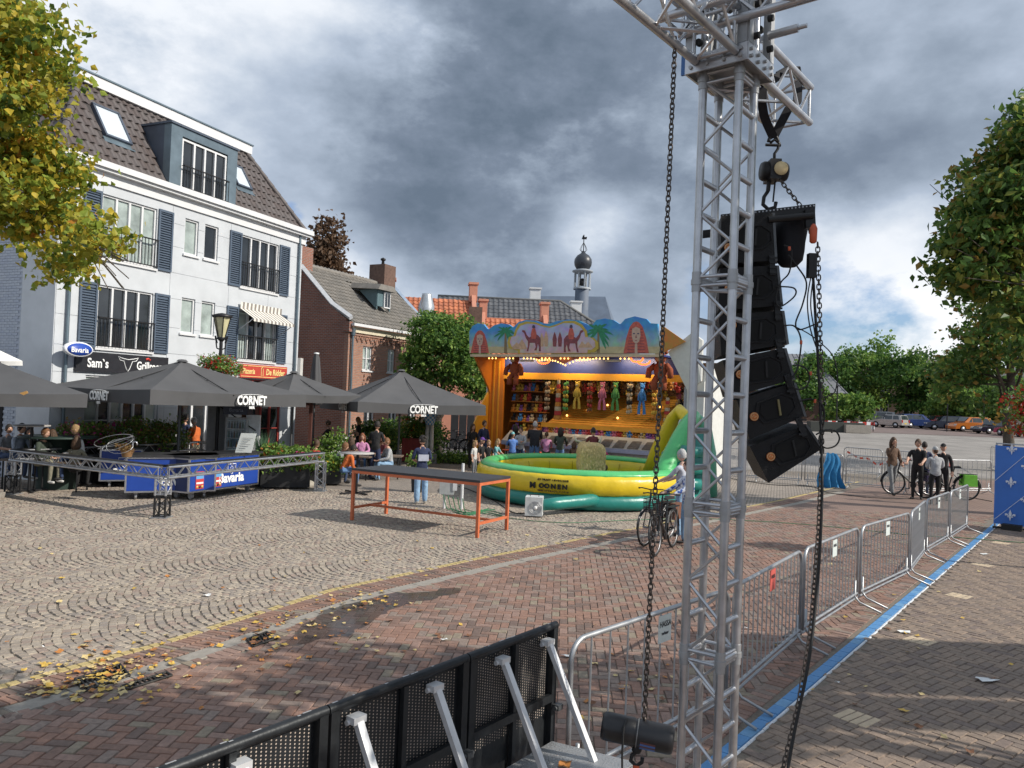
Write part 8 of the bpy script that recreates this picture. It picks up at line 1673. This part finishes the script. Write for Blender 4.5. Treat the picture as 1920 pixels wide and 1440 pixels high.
        if st_ == 'cap': hb.add([f(-.8,-.55,.42),f(.8,-.55,.42),f(.6,-1.7,.35),f(-.6,-1.7,.35),f(-.8,-.55,.5),f(.8,-.55,.5),f(.6,-1.65,.42),f(-.6,-1.65,.42)],[(0,1,2,3),(7,6,5,4),(2,1,5,6),(3,2,6,7),(0,3,7,4)])
        hb.obj('cap' if st_ == 'cap' else 'hat' if st_ == 'beanie' else 'hair',hm,t)
        if st_ in ('cap','beanie'): MB().ball(f(0,.35,-.1),(hr*.80,hr*.72,hr*.9),10).obj('hair',mat('hair_brown',HAIR['brown'],.65,var=.35,scale=40),t)
    return t
def at(px, Y, z=0.): p = D(px,760,Y); return Vector((p.x,Y,z))
# -- guests seated at the left, behind the truss rail
SG = 'guests seated on the left of the bar'
person('young man with dark hair in a grey shirt at the far left of the guests',at(18,20.3,.22),R(60),1.75,'sit','grey','dkjeans',('short','dark'),'short',group=SG,arms='table')
person('dark-haired man in a pale blue shirt, second guest from the left',at(37,19.3,.28),R(75),1.8,'sit','ltblue','dkjeans',('short','dark'),'short',group=SG,arms='table',bend=.12)
person('woman with dark tied hair in a dark green top among the left guests',at(57,20.1,.24),R(40),1.68,'sit','green','black',('long','dark'),'long',group=SG,arms='up')
person('man with short brown hair in a dark green jacket facing right at the left table',at(80,18.9,.22),R(80),1.8,'sit','green','khaki',('short','ginger'),'long',group=SG,arms='table',bend=.15,shoes='white')
person('woman with brown hair and white top turned to the left at the guests table',at(112,19.4,.24),R(-80),1.7,'sit','ltgrey','dkjeans',('long','brown'),'long',group=SG,arms='table',bend=.2,shoes='white')
person('guest with long curly ginger hair seen from behind',at(146,19.0,.12),R(180),1.66,'sit','khaki','black',('curly','brown'),'long',group=SG,arms='table')
person('blond man in a white shirt leaning over the table',at(158,19.3,.28),R(-60),1.85,'sit','white','dkjeans',('short','blond'),'long',group=SG,arms='table',bend=.22)
person('grey-haired man in an orange shirt behind the bar',at(369,24.3),R(-110),1.74,'stand','orange','khaki',('short','grey'),'short',arms='front',look=.2,bend=.1,wide=1.1)
person('person in dark clothes standing in the doorway left of the man in orange',at(348,24.9),R(160),1.8,'stand','navy','black',('short','dark'),'long')
# -- middle group
MG = 'guests in the middle of the terrace'
for a in (
 ('woman with dark tied hair in black riding past behind the planters',618,29.0,.35,-90,1.7,'sit','black','black',('bun','brown'),'reach',0),
 ('blonde woman in a black jacket standing behind the middle guests',674,29.5,.1,-70,1.68,'stand','black','black',('long','blond'),'front',0),
 ('guest in a patterned shirt at the left of the middle group',591,22.6,.05,150,1.66,'sit','red','dkjeans',('short','brown'),'table',.2),
 ('man with reddish hair in a grey shirt bent over the middle table',628,23.0,.0,100,1.76,'sit','grey','dkjeans',('short','ginger'),'table',.6),
 ('brown-haired woman seen from behind in the middle group',660,23.6,.08,170,1.7,'sit','brown','dkjeans',('long','brown'),'table',.1),
 ('woman with auburn hair in a pale pink top facing the camera',682,25.6,.12,10,1.68,'sit','pink','jeans',('long','red'),'table',0),
 ('man in a black shirt with dark hair, back turned, tallest of the middle group',707,24.2,.0,170,1.84,'stand','black','navy',('short','dark'),'front',.15),
 ('guest with red hair half hidden behind the man in black',721,25.6,.10,-40,1.68,'sit','maroon','dkjeans',('long','red'),'table',0),
 ('man with glasses in a pale grey shirt at the right of the middle group',735,24.4,.0,-60,1.78,'sit','ltgrey','ltjeans',('short','ginger'),'table',.15),
 ('guest in blue jeans leaning in from the left of the round table',648,22.2,.0,120,1.7,'sit','orange','jeans',('short','dark'),'table',.5)):
    lb,px,Y,z_,rz,h_,ps,tp_,lg,hr_,ar,bd_ = a; person(lb,at(px,Y,z_),R(rz),h_,ps,tp_,lg,hr_,'long' if tp_ != 'black' else 'short',group=MG,arms=ar,bend=bd_)
nv = person('woman in navy T-shirt and wide pale jeans, back turned, behind the orange-framed table',at(796,19.2),R(200),1.70,'stand','navy','ltjeans',('bun','dark'),'short',arms='front',bend=.06,look=.5,shoes='white',flare=.038)
MB().bx(-.13,.13,.125,.135,1.08,1.24).obj('back_print', mat('print_pale',(.40,.42,.50),.6), nv)
# -- onlookers left of the ring
OG = 'onlookers around the inflatable'
person('woman with long brown hair and black jacket watching from the left of the ring',at(888,29.6),R(30),1.68,'stand','black','black',('long','brown'),'long',group=OG,arms='front')
person('young man in a dark jacket standing beside the woman in black',at(909,30.4),R(40),1.80,'stand','navy','dkjeans',('short','brown'),'long',group=OG,arms='down')
person('small girl with long blond hair in a white top',at(893,26.0),R(60),1.22,'stand','white','grey',('long','blond'),'short',group=OG)
person('boy in a purple cap and black T-shirt',at(906,25.4),R(60),1.36,'stand','black','grey',('cap','purple'),'short',group=OG)
person('fair-haired boy in a black T-shirt looking at the camera side',at(919,26.3),R(10),1.24,'stand','black','grey',('short','blond'),'short',group=OG)
person('fair-haired girl in a light teal top leaning on the ring',at(931,26.6),R(70),1.28,'stand','teal','jeans',('long','blond'),'short',group=OG,bend=.2,arms='reach')
person('boy in a blue T-shirt and teal beanie behind the ring',at(964,27.9),R(190),1.50,'stand','blue','dkjeans',('beanie','teal'),'short',group=OG,arms='reach',look=-.5)
person('smiling woman with tied brown hair in a grey cardigan behind the ring',at(979,28.4),R(-20),1.68,'stand','ltgrey','dkjeans',('bun','brown'),'long',group=OG,arms='cross')
person('person with long dark hair in black at the stall corner',at(968,29.8),R(170),1.72,'stand','black','black',('long','dark'),'long',group=OG)
person('tall heavy man in a charcoal shirt and jeans standing at the stall',at(1005,29.2),R(175),1.88,'stand','grey' if False else 'dark','jeans',('short','grey'),'short',group=OG,arms='front',wide=1.25)
person('girl with ponytail in a pink top sitting at the stall counter',at(1027,29.0),R(175),1.50,'stand','pink','black',('ponytail','brown'),'long',group=OG,arms='reach')
person('woman with long dark hair in a dark green jacket and blue jeans at the stall',at(1053,28.6),R(170),1.70,'stand','green','jeans',('long','dark'),'long',group=OG,arms='reach')
person('small child in grey at the counter right of the woman in green',at(1079,28.2),R(165),1.20,'stand','brown','ltgrey',('long','brown'),'long',group=OG,arms='reach')
person('man in black with a teal beanie at the counter behind the bull',at(1113,28.0),R(170),1.72,'stand','black','black',('beanie','teal'),'long',group=OG,arms='reach')
person('child in a magenta coat at the counter right of the bull',at(1134,27.6),R(160),1.15,'stand','magenta','dkjeans',('short','dark'),'long',group=OG,arms='reach')
person('stall keeper in a black T-shirt leaning over the counter inside the stall',world_m(stl)@Vector((suv(1217,780)[0],1.56,.34)),sa+R(5),1.70,'stand','black','black',('short','dark'),'short',arms='reach',bend=.25)
person('child in maroon riding the mechanical bull',Vector((2.40,22.2,1.02)),R(190),1.22,'ride','maroon','black',('short','dark'),'long',arms='reach')
# -- couple with bicycles in front of the inflatable
person('white-haired man in a pale blue shirt behind the tower, holding a bicycle',Vector((at(1284,16.0).x,16.0,0)),R(-130),1.78,'stand','lav','ltjeans',('short','grey'),'short',skin='pale',arms='reach')
wf = person('woman with short brown hair in a blue and white floral blouse holding a black bicycle',Vector((at(1296,15.0).x,15.0,0)),R(-75),1.62,'stand','lav','ltjeans',('short','brown'),'long',arms='reach',skin='pale')
fm = wf.children[0].data.materials
mf = bpy.data.materials.new('floral_fabric'); mf.use_nodes = True; nt = mf.node_tree; bs = nt.nodes['Principled BSDF']; bs.inputs['Roughness'].default_value = .8
vo = nt.nodes.new('ShaderNodeTexVoronoi'); tc_ = nt.nodes.new('ShaderNodeTexCoord'); nt.links.new(tc_.outputs['Object'],vo.inputs[0]); vo.inputs['Scale'].default_value = 17; rp_ = nt.nodes.new('ShaderNodeValToRGB'); rp_.color_ramp.elements[0].position = .38; rp_.color_ramp.elements[0].color = (.04,.10,.36,1); rp_.color_ramp.elements[1].position = .46; rp_.color_ramp.elements[1].color = (.62,.66,.74,1); nt.links.new(vo.outputs[0],rp_.inputs[0]); nt.links.new(rp_.outputs[0],bs.inputs[0]); fm[1] = mf
# -- people with bicycles at the far barrier
person('woman with long brown hair drinking, dark brown coat and grey trousers, at the far barrier',at(1676,25.6),R(10),1.9,'walk','brown','grey',('long','brown'),'long',arms='up')
person('man in a black polo shirt with bare forearms behind the far barrier',at(1724,24.6),R(-40),1.90,'stand','black','black',('short','brown'),'short',arms='reach',wide=1.1)
person('person with blue backpack half hidden behind the man in the polo shirt',at(1736,25.8),R(160),1.78,'stand','navy','dkjeans',('short','dark'),'long')
person('person in a grey hooded jacket and knitted hat seen from behind',at(1757,23.2),R(175),1.74,'stand','ltgrey','black',('beanie','ltgrey'),'long',arms='front',wide=1.1)
person('man in a black cap and black jacket beyond the grey hooded person',at(1771,24.4),R(-30),1.80,'stand','black','black',('cap','black'),'long')
# ================================================================= BICYCLES
M_tyre = mat('tyre',(.014,.014,.014),.8,var=.2); M_rim = mat('rim_grey',(.25,.25,.26),.4,.7); M_frk = mat('frame_dark',(.018,.02,.022),.35,.3,coat=.3)
def wheel_mesh():
    b = MB(); b.path([(.34*math.cos(2*PI*i/32),0,.34*math.sin(2*PI*i/32)) for i in range(32)],.020,6,closed=True); ty = b.mesh('tyre',M_tyre)
    r_ = MB().path([(.312*math.cos(2*PI*i/32),0,.312*math.sin(2*PI*i/32)) for i in range(32)],.009,5,closed=True).tube((0,-.04,0),(0,.04,0),.022,8)
    for k in range(18): a = 2*PI*k/18; r_.tube((0,.03*(1 if k%2 else -1),0),(.31*math.cos(a+.1),0,.31*math.sin(a+.1)),.0022,3)
    return ty, r_.mesh('rim',M_rim)
WM = wheel_mesh()
def bicycle(label, P, rz, col=None, step=True, bags=None, basket=False, s=1., lean=0., battery=False, group=None):
    col = col or M_frk; t = thing('bicycle',label,'bicycle',P,rz,group); t.rotation_euler = (lean,0,rz); t.scale = (s,s,s)
    for x in (-.54,.54):
        w_ = bpy.data.objects.new('wheel',None); COL.objects.link(w_); w_.parent = t; w_.location = (x,0,.36); inst('tyre',WM[0],(0,0,0),0,w_); inst('rim',WM[1],(0,0,0),0,w_)
    f = MB(); hb_ = (.36,0,.92); ht = (.38,0,.82); bb = (-.05,0,.30); se = (-.20,0,.88)
    f.tube(bb,se,.019,8).tube(ht if not step else (.40,0,.70),bb,.026 if battery else .021,8); 
    if battery: f.tube((.37,0,.66),(.03,0,.36),.042,8)
    if not step: f.tube((.37,0,.84),(-.18,0,.80),.018,8)
    f.tube(bb,(-.54,0,.36),.014,6).tube((-.17,0,.75),(-.54,0,.36),.011,6).tube((.35,0,.98),(.42,0,.68),.022,8); f.obj('frame', col, t)
    MB().tube((.42,-.05,.66),(.54,-.055,.36),.012,6).tube((.42,.05,.66),(.54,.055,.36),.012,6).tube((.42,-.05,.68),(.42,.05,.68),.016,6).obj('fork', col, t)
    MB().path([(.25,-.30,1.06),(.33,-.20,1.08),(.36,0,1.06),(.33,.20,1.08),(.25,.30,1.06)],.012,6).tube((.25,-.30,1.06),(.16,-.33,1.05),.018,6).tube((.25,.30,1.06),(.16,.33,1.05),.018,6).tube((.35,0,.97),(.36,0,1.06),.015,6).obj('handlebar', M_blk, t)
    MB().add([(-.34,-.09,.97),(-.34,.09,.97),(-.05,.02,.95),(-.05,-.02,.95),(-.36,-.10,.92),(-.36,.10,.92),(-.05,.02,.92),(-.05,-.02,.92)],[(0,3,2,1),(4,5,6,7),(0,1,5,4),(1,2,6,5),(2,3,7,6),(3,0,4,7)]).tube(se,(-.22,0,.93),.013,6).obj('saddle', M_rub, t)
    MB().path([(-.54+.38*math.cos(a),0,.36+.38*math.sin(a)) for a in [R(20)+R(160)*i/8 for i in range(9)]],.018,5).path([(.54+.38*math.cos(a),0,.36+.38*math.sin(a)) for a in [R(0)+R(130)*i/8 for i in range(9)]],.016,5).obj('mudguard', M_frk, t)
    MB().bx(-.80,-.30,-.06,.06,.745,.76).tube((-.75,-.05,.75),(-.54,-.05,.38),.006,4).tube((-.75,.05,.75),(-.54,.05,.38),.006,4).obj('rear_rack', M_blk, t)
    MB().lathe([(0,-.012),(.09,-.012),(.09,.012),(0,.012)],14,c=bb,q=Matrix.Rotation(PI/2,3,'X')).tube((-.05,-.05,.30),(.07,-.05,.18),.01,4).tube((-.05,.05,.30),(-.17,.05,.42),.01,4).box((.07,-.09,.18),(.09,.08,.02)).box((-.17,.09,.42),(.09,.08,.02)).tube((-.05,-.05,.2),(-.12,-.16,.01),.01,5).obj('crank', M_blk, t)
    if bags: 
        b = MB()
        for y in (-.13,.13): b.box((-.58,y,.58),(.36,.13,.32),top=.92)
        b.obj('pannier', bags, t)
    if basket:
        b = MB()
        for z_ in (.78,.86,.94,1.0): b.path([(.52+x,y,z_) for x,y in ((-.14,-.17),(.14,-.17),(.14,.17),(-.14,.17))],.006,4,closed=True)
        for k in range(7): b.tube((.38+.047*k,-.17,.78),(.38+.047*k,-.17,1.0),.004,3).tube((.38+.047*k,.17,.78),(.38+.047*k,.17,1.0),.004,3)
        for k in range(7): b.tube((.66,-.17+.057*k,.78),(.66,-.17+.057*k,1.0),.004,3).tube((.40,-.17+.057*k,.78),(.66,-.17+.057*k,.78),.004,3)
        b.obj('front_basket', M_blk, t)
    return t
def axis_from(p0, p1): return math.atan2((p1-p0).y,(p1-p0).x)
# near pair: front wheels to the left / camera
b0_ = G(1212,1040); b1_ = G(1268,1018); bicycle('black electric bicycle with wire front basket held by the woman in the floral blouse',(2.92,14.2,0),R(-118)+0,basket=True,battery=True,s=1.02,lean=.04)
bicycle('second dark bicycle standing just behind the first, brown bag on its rack',(2.95,15.1,0),R(-125),s=1.0,bags=mat('bag_brown',(.16,.07,.04),.6),battery=True)
pb = at(1702,25.9); bicycle('black step-through bicycle with purple panniers behind the far barrier',pb+Vector((.1,-.2,0)),R(178),bags=mat('bag_purple',(.16,.13,.26),.7),s=1.12,group='bicycles at the far barrier')
bicycle('black bicycle with a bright green cover on its rear rack by the grey hooded person',at(1778,24.8),R(170),bags=mat('bag_green',(.18,.55,.05),.6),s=1.12,group='bicycles at the far barrier')
for i,(px,Y,rz) in enumerate(((855,35.5,160),(872,35.0,150),(845,36.2,20),(650,27.5,170))): bicycle(['parked black bicycle nearest the trunk of the round tree','parked bicycle left of the stall','parked bicycle half behind the tree trunk','dark bicycle ridden by the woman in black behind the planters'][i],at(px,Y) if i < 3 else at(625,28.9),R(rz),group='bicycles parked by the round tree' if i < 3 else None,s=1.05)
# ================================================================= CARS AND FAR THINGS
M_tint = glassmat('car_glass',(.03,.04,.045),.03); M_lred = mat('lamp_red',(.4,.02,.02),.3); M_lwh = mat('lamp_clear',(.6,.6,.58),.2)
def car(label, P, rz, col, kind='hatch', s=1.):
    L_, hh, W_ = {'hatch':(3.9,1.52,1.68),'suv':(4.4,1.65,1.8),'sedan':(4.5,1.46,1.76),'mpv':(4.3,1.66,1.78)}[kind]
    t = thing('parked_car',label,'car',P,rz,'cars parked beyond the plaza'); t.scale = (s,s,s); pm2 = mat('paint_'+label.split()[0]+'_'+label.split()[1],col,.25,.2,var=.05,coat=.6)
    l = L_/2; wb_ = .30*L_; r = .32; lo = .22; belt = hh*.60
    prof = [(-l,lo+.1),(-l,belt*.72),(-l+.06,belt)] ; top = {'hatch':[(-l+.25,hh*.97),(-l+1.0,hh),(.1,hh*.985),(l-1.45,belt+.06)],'suv':[(-l+.2,hh*.96),(-l+.9,hh),(.4,hh*.98),(l-1.35,belt+.06)],'sedan':[(-l+.7,belt+.05),(-l+1.3,hh*.97),(-.1,hh),(.4,hh*.97),(l-1.35,belt+.05)],'mpv':[(-l+.12,hh*.96),(-l+.8,hh),(.4,hh*.98),(l-1.1,belt+.1)]}[kind]
    low = [(l-.9,belt*.98),(l-.15,belt*.82),(l,belt*.55),(l-.02,lo+.05)]; arch = lambda cx: [(cx+(r+.05)*math.cos(a),r+(r+.05)*math.sin(a)) for a in [PI*i/8 for i in range(9)]]
    body = [(-l,lo+.1),(-l,belt*.72),(-l+.06,belt),(l-1.2,belt+.02)]+low+arch(wb_)+arch(-wb_)
    b = MB()
    n = len(body); y = W_/2
    b.add([(x,-y,z_) for x,z_ in body]+[(x,y,z_) for x,z_ in body],[tuple(range(n)),tuple(range(2*n-1,n-1,-1))]+[(i,n+i,n+(i+1)%n,(i+1)%n) for i in range(n)])
    gh_ = [(-l+.07,belt+.001)]+top+[(l-1.0,belt+.03)]; m = len(gh_); y1 = y*.98; y2 = y*.80
    def yy(z_): return y1+(y2-y1)*max(0,(z_-belt))/(hh-belt)
    b.add([(x,-yy(z_),z_) for x,z_ in gh_]+[(x,yy(z_),z_) for x,z_ in gh_],[tuple(range(m-1,-1,-1)),tuple(range(m,2*m))]+[(i,(i+1)%m,m+(i+1)%m,m+i) for i in range(m)])
    b.obj('body',pm2,t)
    xs_ = [-l+.35,-l+1.15,-.05+.2,l-1.55]
    for sx in (-1,1):
        for a, c in ((xs_[0],xs_[1]-.04),(xs_[1]+.04,xs_[2]-.04),(xs_[2]+.04,xs_[3])):
            zt2 = hh*.93; za = belt+.06; k = lambda x,z_: (x,sx*(yy(z_)+.006),z_); a2 = a+(.15 if a == xs_[0] else 0); c2 = c-(.55 if c == xs_[3] else 0)
            MB().add([k(a,za),k(c,za),k(c2,zt2),k(a2,zt2)],[(0,1,2,3)]).obj('side_window',M_tint,t)
        MB().box((l-.12,sx*(y-.22),belt*.74),(.16,.34,.16)).obj('headlight',M_lwh,t); MB().box((-l+.03,sx*(y-.10),belt*.86),(.12,.18,.3)).obj('taillight',M_lred,t)
        for x in (-wb_,wb_):
            w_ = MB().lathe([(0,-.09),(r*.9,-.09),(r,-.06),(r,.06),(r*.9,.09),(0,.09)],20,c=(x,sx*(y-.10),r),q=Matrix.Rotation(PI/2,3,'X')).obj('wheel',M_tyre,t)
            MB().lathe([(0,-.012),(r*.62,-.012),(r*.62,.012),(0,.012)],12,c=(x,sx*(y+.002),r),q=Matrix.Rotation(PI/2,3,'X')).obj('rim',M_alu,w_)
    f0, f1 = top[-1], (l-1.0,belt+.03); p_ = top[0]; q_ = gh_[0]
    a, c = Vector((top[-1][0],0,top[-1][1])), Vector((top[-2][0],0,top[-2][1])); nn = Vector((a.z-c.z,0,c.x-a.x)).normalized()*-.008
    MB().add([(c.x+.06,-yy(c.z)*.92,c.z-.03),(c.x+.06,yy(c.z)*.92,c.z-.03),(a.x+.0,yy(a.z)*.94,a.z+.03),(a.x+.0,-yy(a.z)*.94,a.z+.03)],[(0,1,2,3)]).obj('windscreen',M_tint,t).location = (.03,0,.02)
    MB().add([(q_[0]-.012,-y1*.88,belt+.08),(q_[0]-.012,y1*.88,belt+.08),(p_[0]-.02,y2*.9,p_[1]-.05),(p_[0]-.02,-y2*.9,p_[1]-.05)],[(0,1,2,3)]).obj('rear_window',M_tint,t)
    MB().bx(-l-.012,-l+.0,-.26,.26,belt*.5,belt*.5+.11).obj('number_plate',mat('plate_yellow',(.6,.45,.05),.5),t)
    return t
def carat(px, py, Y): p = D(px,py,Y); return Vector((p.x,Y,gz(p.x,Y)))
cars = [('silver small hatchback parked at the left of the row, rear showing',1667,801,92,(.42,.41,.39),'hatch',125),('dark blue hatchback with silver wheels right of the silver car',1717,801,93,(.025,.05,.16),'mpv',8),('black estate car between the dark blue hatchback and the orange car',1774,807,90,(.015,.022,.05),'suv',160),('orange hatchback in the middle of the right-hand cars',1816,811,88,(.55,.17,.03),'mpv',185),('midnight blue car right of the orange one',1866,814,84,(.012,.015,.03),'sedan',185),('crimson small car at the right edge of the row',1904,818,80,(.35,.03,.08),'hatch',100),('grey estate parked behind the orange car',1850,799,100,(.15,.17,.19),'sedan',170),('pale car parked in front of the villa under the trees',1646,788,104,(.25,.26,.27),'suv',150),('white car behind the striped barriers',1593,786,98,(.6,.6,.6),'sedan',10),('white car partly hidden behind the pink one',1893,800,96,(.6,.6,.6),'sedan',175),('red car glimpsed behind the black estate',1752,798,97,(.35,.03,.03),'hatch',180)]
for lb,px,py,Y,c,k,rz in cars: car(lb,carat(px,py,Y),R(rz),c,k,1.02)
# raised far edge of the plaza on which the cars stand
# striped road planks
M_rd2 = mat('plank_red',(.55,.04,.03),.5); 
for i,(xa_,xb_,py) in enumerate(((1545,1582,794),(1602,1640,796),(1570,1600,792))):
    Y = 78; a, b_ = D(xa_,py,Y), D(xb_,py,Y); t = thing('striped_barrier',['red and white striped plank barrier left of the white car','red and white striped plank barrier beside the silver hatchback','red and white striped plank barrier in front of the white car'][i],'road barrier',(a.x,Y,gz(a.x,Y)),0,'red and white plank barriers'); n = 5
    for k in range(n): 
        w_ = (b_.x-a.x)/n
        for z_ in (.55,.95): MB().bx(k*w_,(k+1)*w_-.004,-.02,.02,z_-.3,z_).obj('plank', M_rd2 if (k+(z_ > .6))%2 else M_txtw, t)
    for x in (.2,b_.x-a.x-.2): MB().bx(x,x+.06,-.1,-.03,0,1.0).obj('post', M_rub, t)
g1 = thing('concrete_planter','low concrete planter with hedge in front of the striped barriers','planter',(D(1575,800,74).x,74,gz(30,74))); xx = D(1520,800,74).x-g1.location.x; MB().bx(xx,xx+5.2,0,1,0,.95).obj('planter_wall', mat('dark_planter',(.05,.055,.05),.9), g1); MB().bx(xx+3.2,xx+5.6,-.5,-.01,0,.75).obj('planter_wall', M_conc, g1)
l2 = D(1777,744,86); t = thing('yellow_street_lamp','street lamp with yellowish lantern above the parked cars','street lamp',(l2.x,86,0)); MB().tube((0,0,0),(0,0,l2.z-.4),.07,6).obj('post',M_blk,t); MB().lathe([(.15,l2.z-.4),(.42,l2.z+.3),(.1,l2.z+.5),(0,l2.z+.5)],8).obj('lantern', mat('lantern_glass2',(.42,.34,.12),.4), t)
for i,(px,py) in enumerate(((1845,757),(1570,741))): p = D(px,py,88-i*6); t = thing('lamp_post',['thin dark lamp post right of the orange car','thin dark lamp post left of the bright ragged tree'][i],'lamp post',(p.x,88-i*6,0)); MB().tube((0,0,0),(0,0,p.z+1),.07,6).box((0,-.2,p.z+1),(.2,.8,.1)).obj('post',M_blk,t)
# litter on the walk
M_lit = mat('litter_white',(.70,.72,.72),.6)
for i,(px,py,w_) in enumerate(((1848,1277,.20),(1696,1186,.16),(1846,1040,.13),(1066,1233,.12),(835,1202,.08),(388,1118,.08),(1400,1180,.05),(1570,1282,.05),(78,1215,.05))):
    p = G(px,py); b = MB(); g_ = random.Random(i); m_ = 9; b.add([(0,0,.02)]+[(w_*.5*math.cos(2*PI*k/m_)*g_.uniform(.5,1.1)*1.5,w_*.35*math.sin(2*PI*k/m_)*g_.uniform(.5,1.1),g_.uniform(.004,.03)) for k in range(m_)],[(0,k+1,(k+1)%m_+1) for k in range(m_)])
    o = b.obj('litter', M_lit); o.location = (p.x,p.y,.004); tag(o,['crumpled white paper in the shade band on the walk','clear wrapper beside the fourth barrier','white scrap near the banner','torn white tape lying behind the stage barrier','small white scrap on the red paving','white scrap on the cobbles left of centre','white scrap right of the tower','tiny white scrap on the blue line side','tiny white scrap on the cobbles at the far left'][i],'litter')
# stage deck behind the camera, then an unseen canopy added for the shade bands
stg = thing('stage_deck','stage deck behind the camera position','stage',(0,-3,0)); MB().bx(-5,6,-3.5,1.4,1.0,1.15).obj('deck', M_blkp, stg); 
for x in (-4.8,-2,2,5.8): MB().bx(x-.05,x+.05,1.2,1.3,0,.998).obj('leg', M_alu, stg)

M_tarp = mat('shade_tarpaulin_black',(.02,.02,.022),.8); cnp = thing('added_shade_canopy','unseen black canopy added outside the right edge to cast the shade bands','canopy',(13.5,5.3,0))
MB().bx(10.2,19,4.25,4.98,6.0,6.05).obj('shade_tarpaulin', M_tarp, cnp, w=True); MB().bx(10.2,19,5.06,6.85,6.0,6.05).obj('shade_tarpaulin', M_tarp, cnp, w=True)  # two added sheets, gap shaped to leave a bright sliver between the shade bands
for x in (18.8,): 
    for y in (4.3,6.8): MB().tube((x,y,0),(x,y,6.0),.05,8).obj('leg', M_alu, cnp, w=True)
tree('plane_tree','tall tree outside the right edge beside the stage',(8.6,4.7,0),7.3,1.5,.16,Lg,2600,.14,95,.6)
tree('plane_tree','second tree outside the right edge, nearer the stage',(5.2,3.2,0),7.2,1.2,.14,Lg,2000,.14,96,.62)
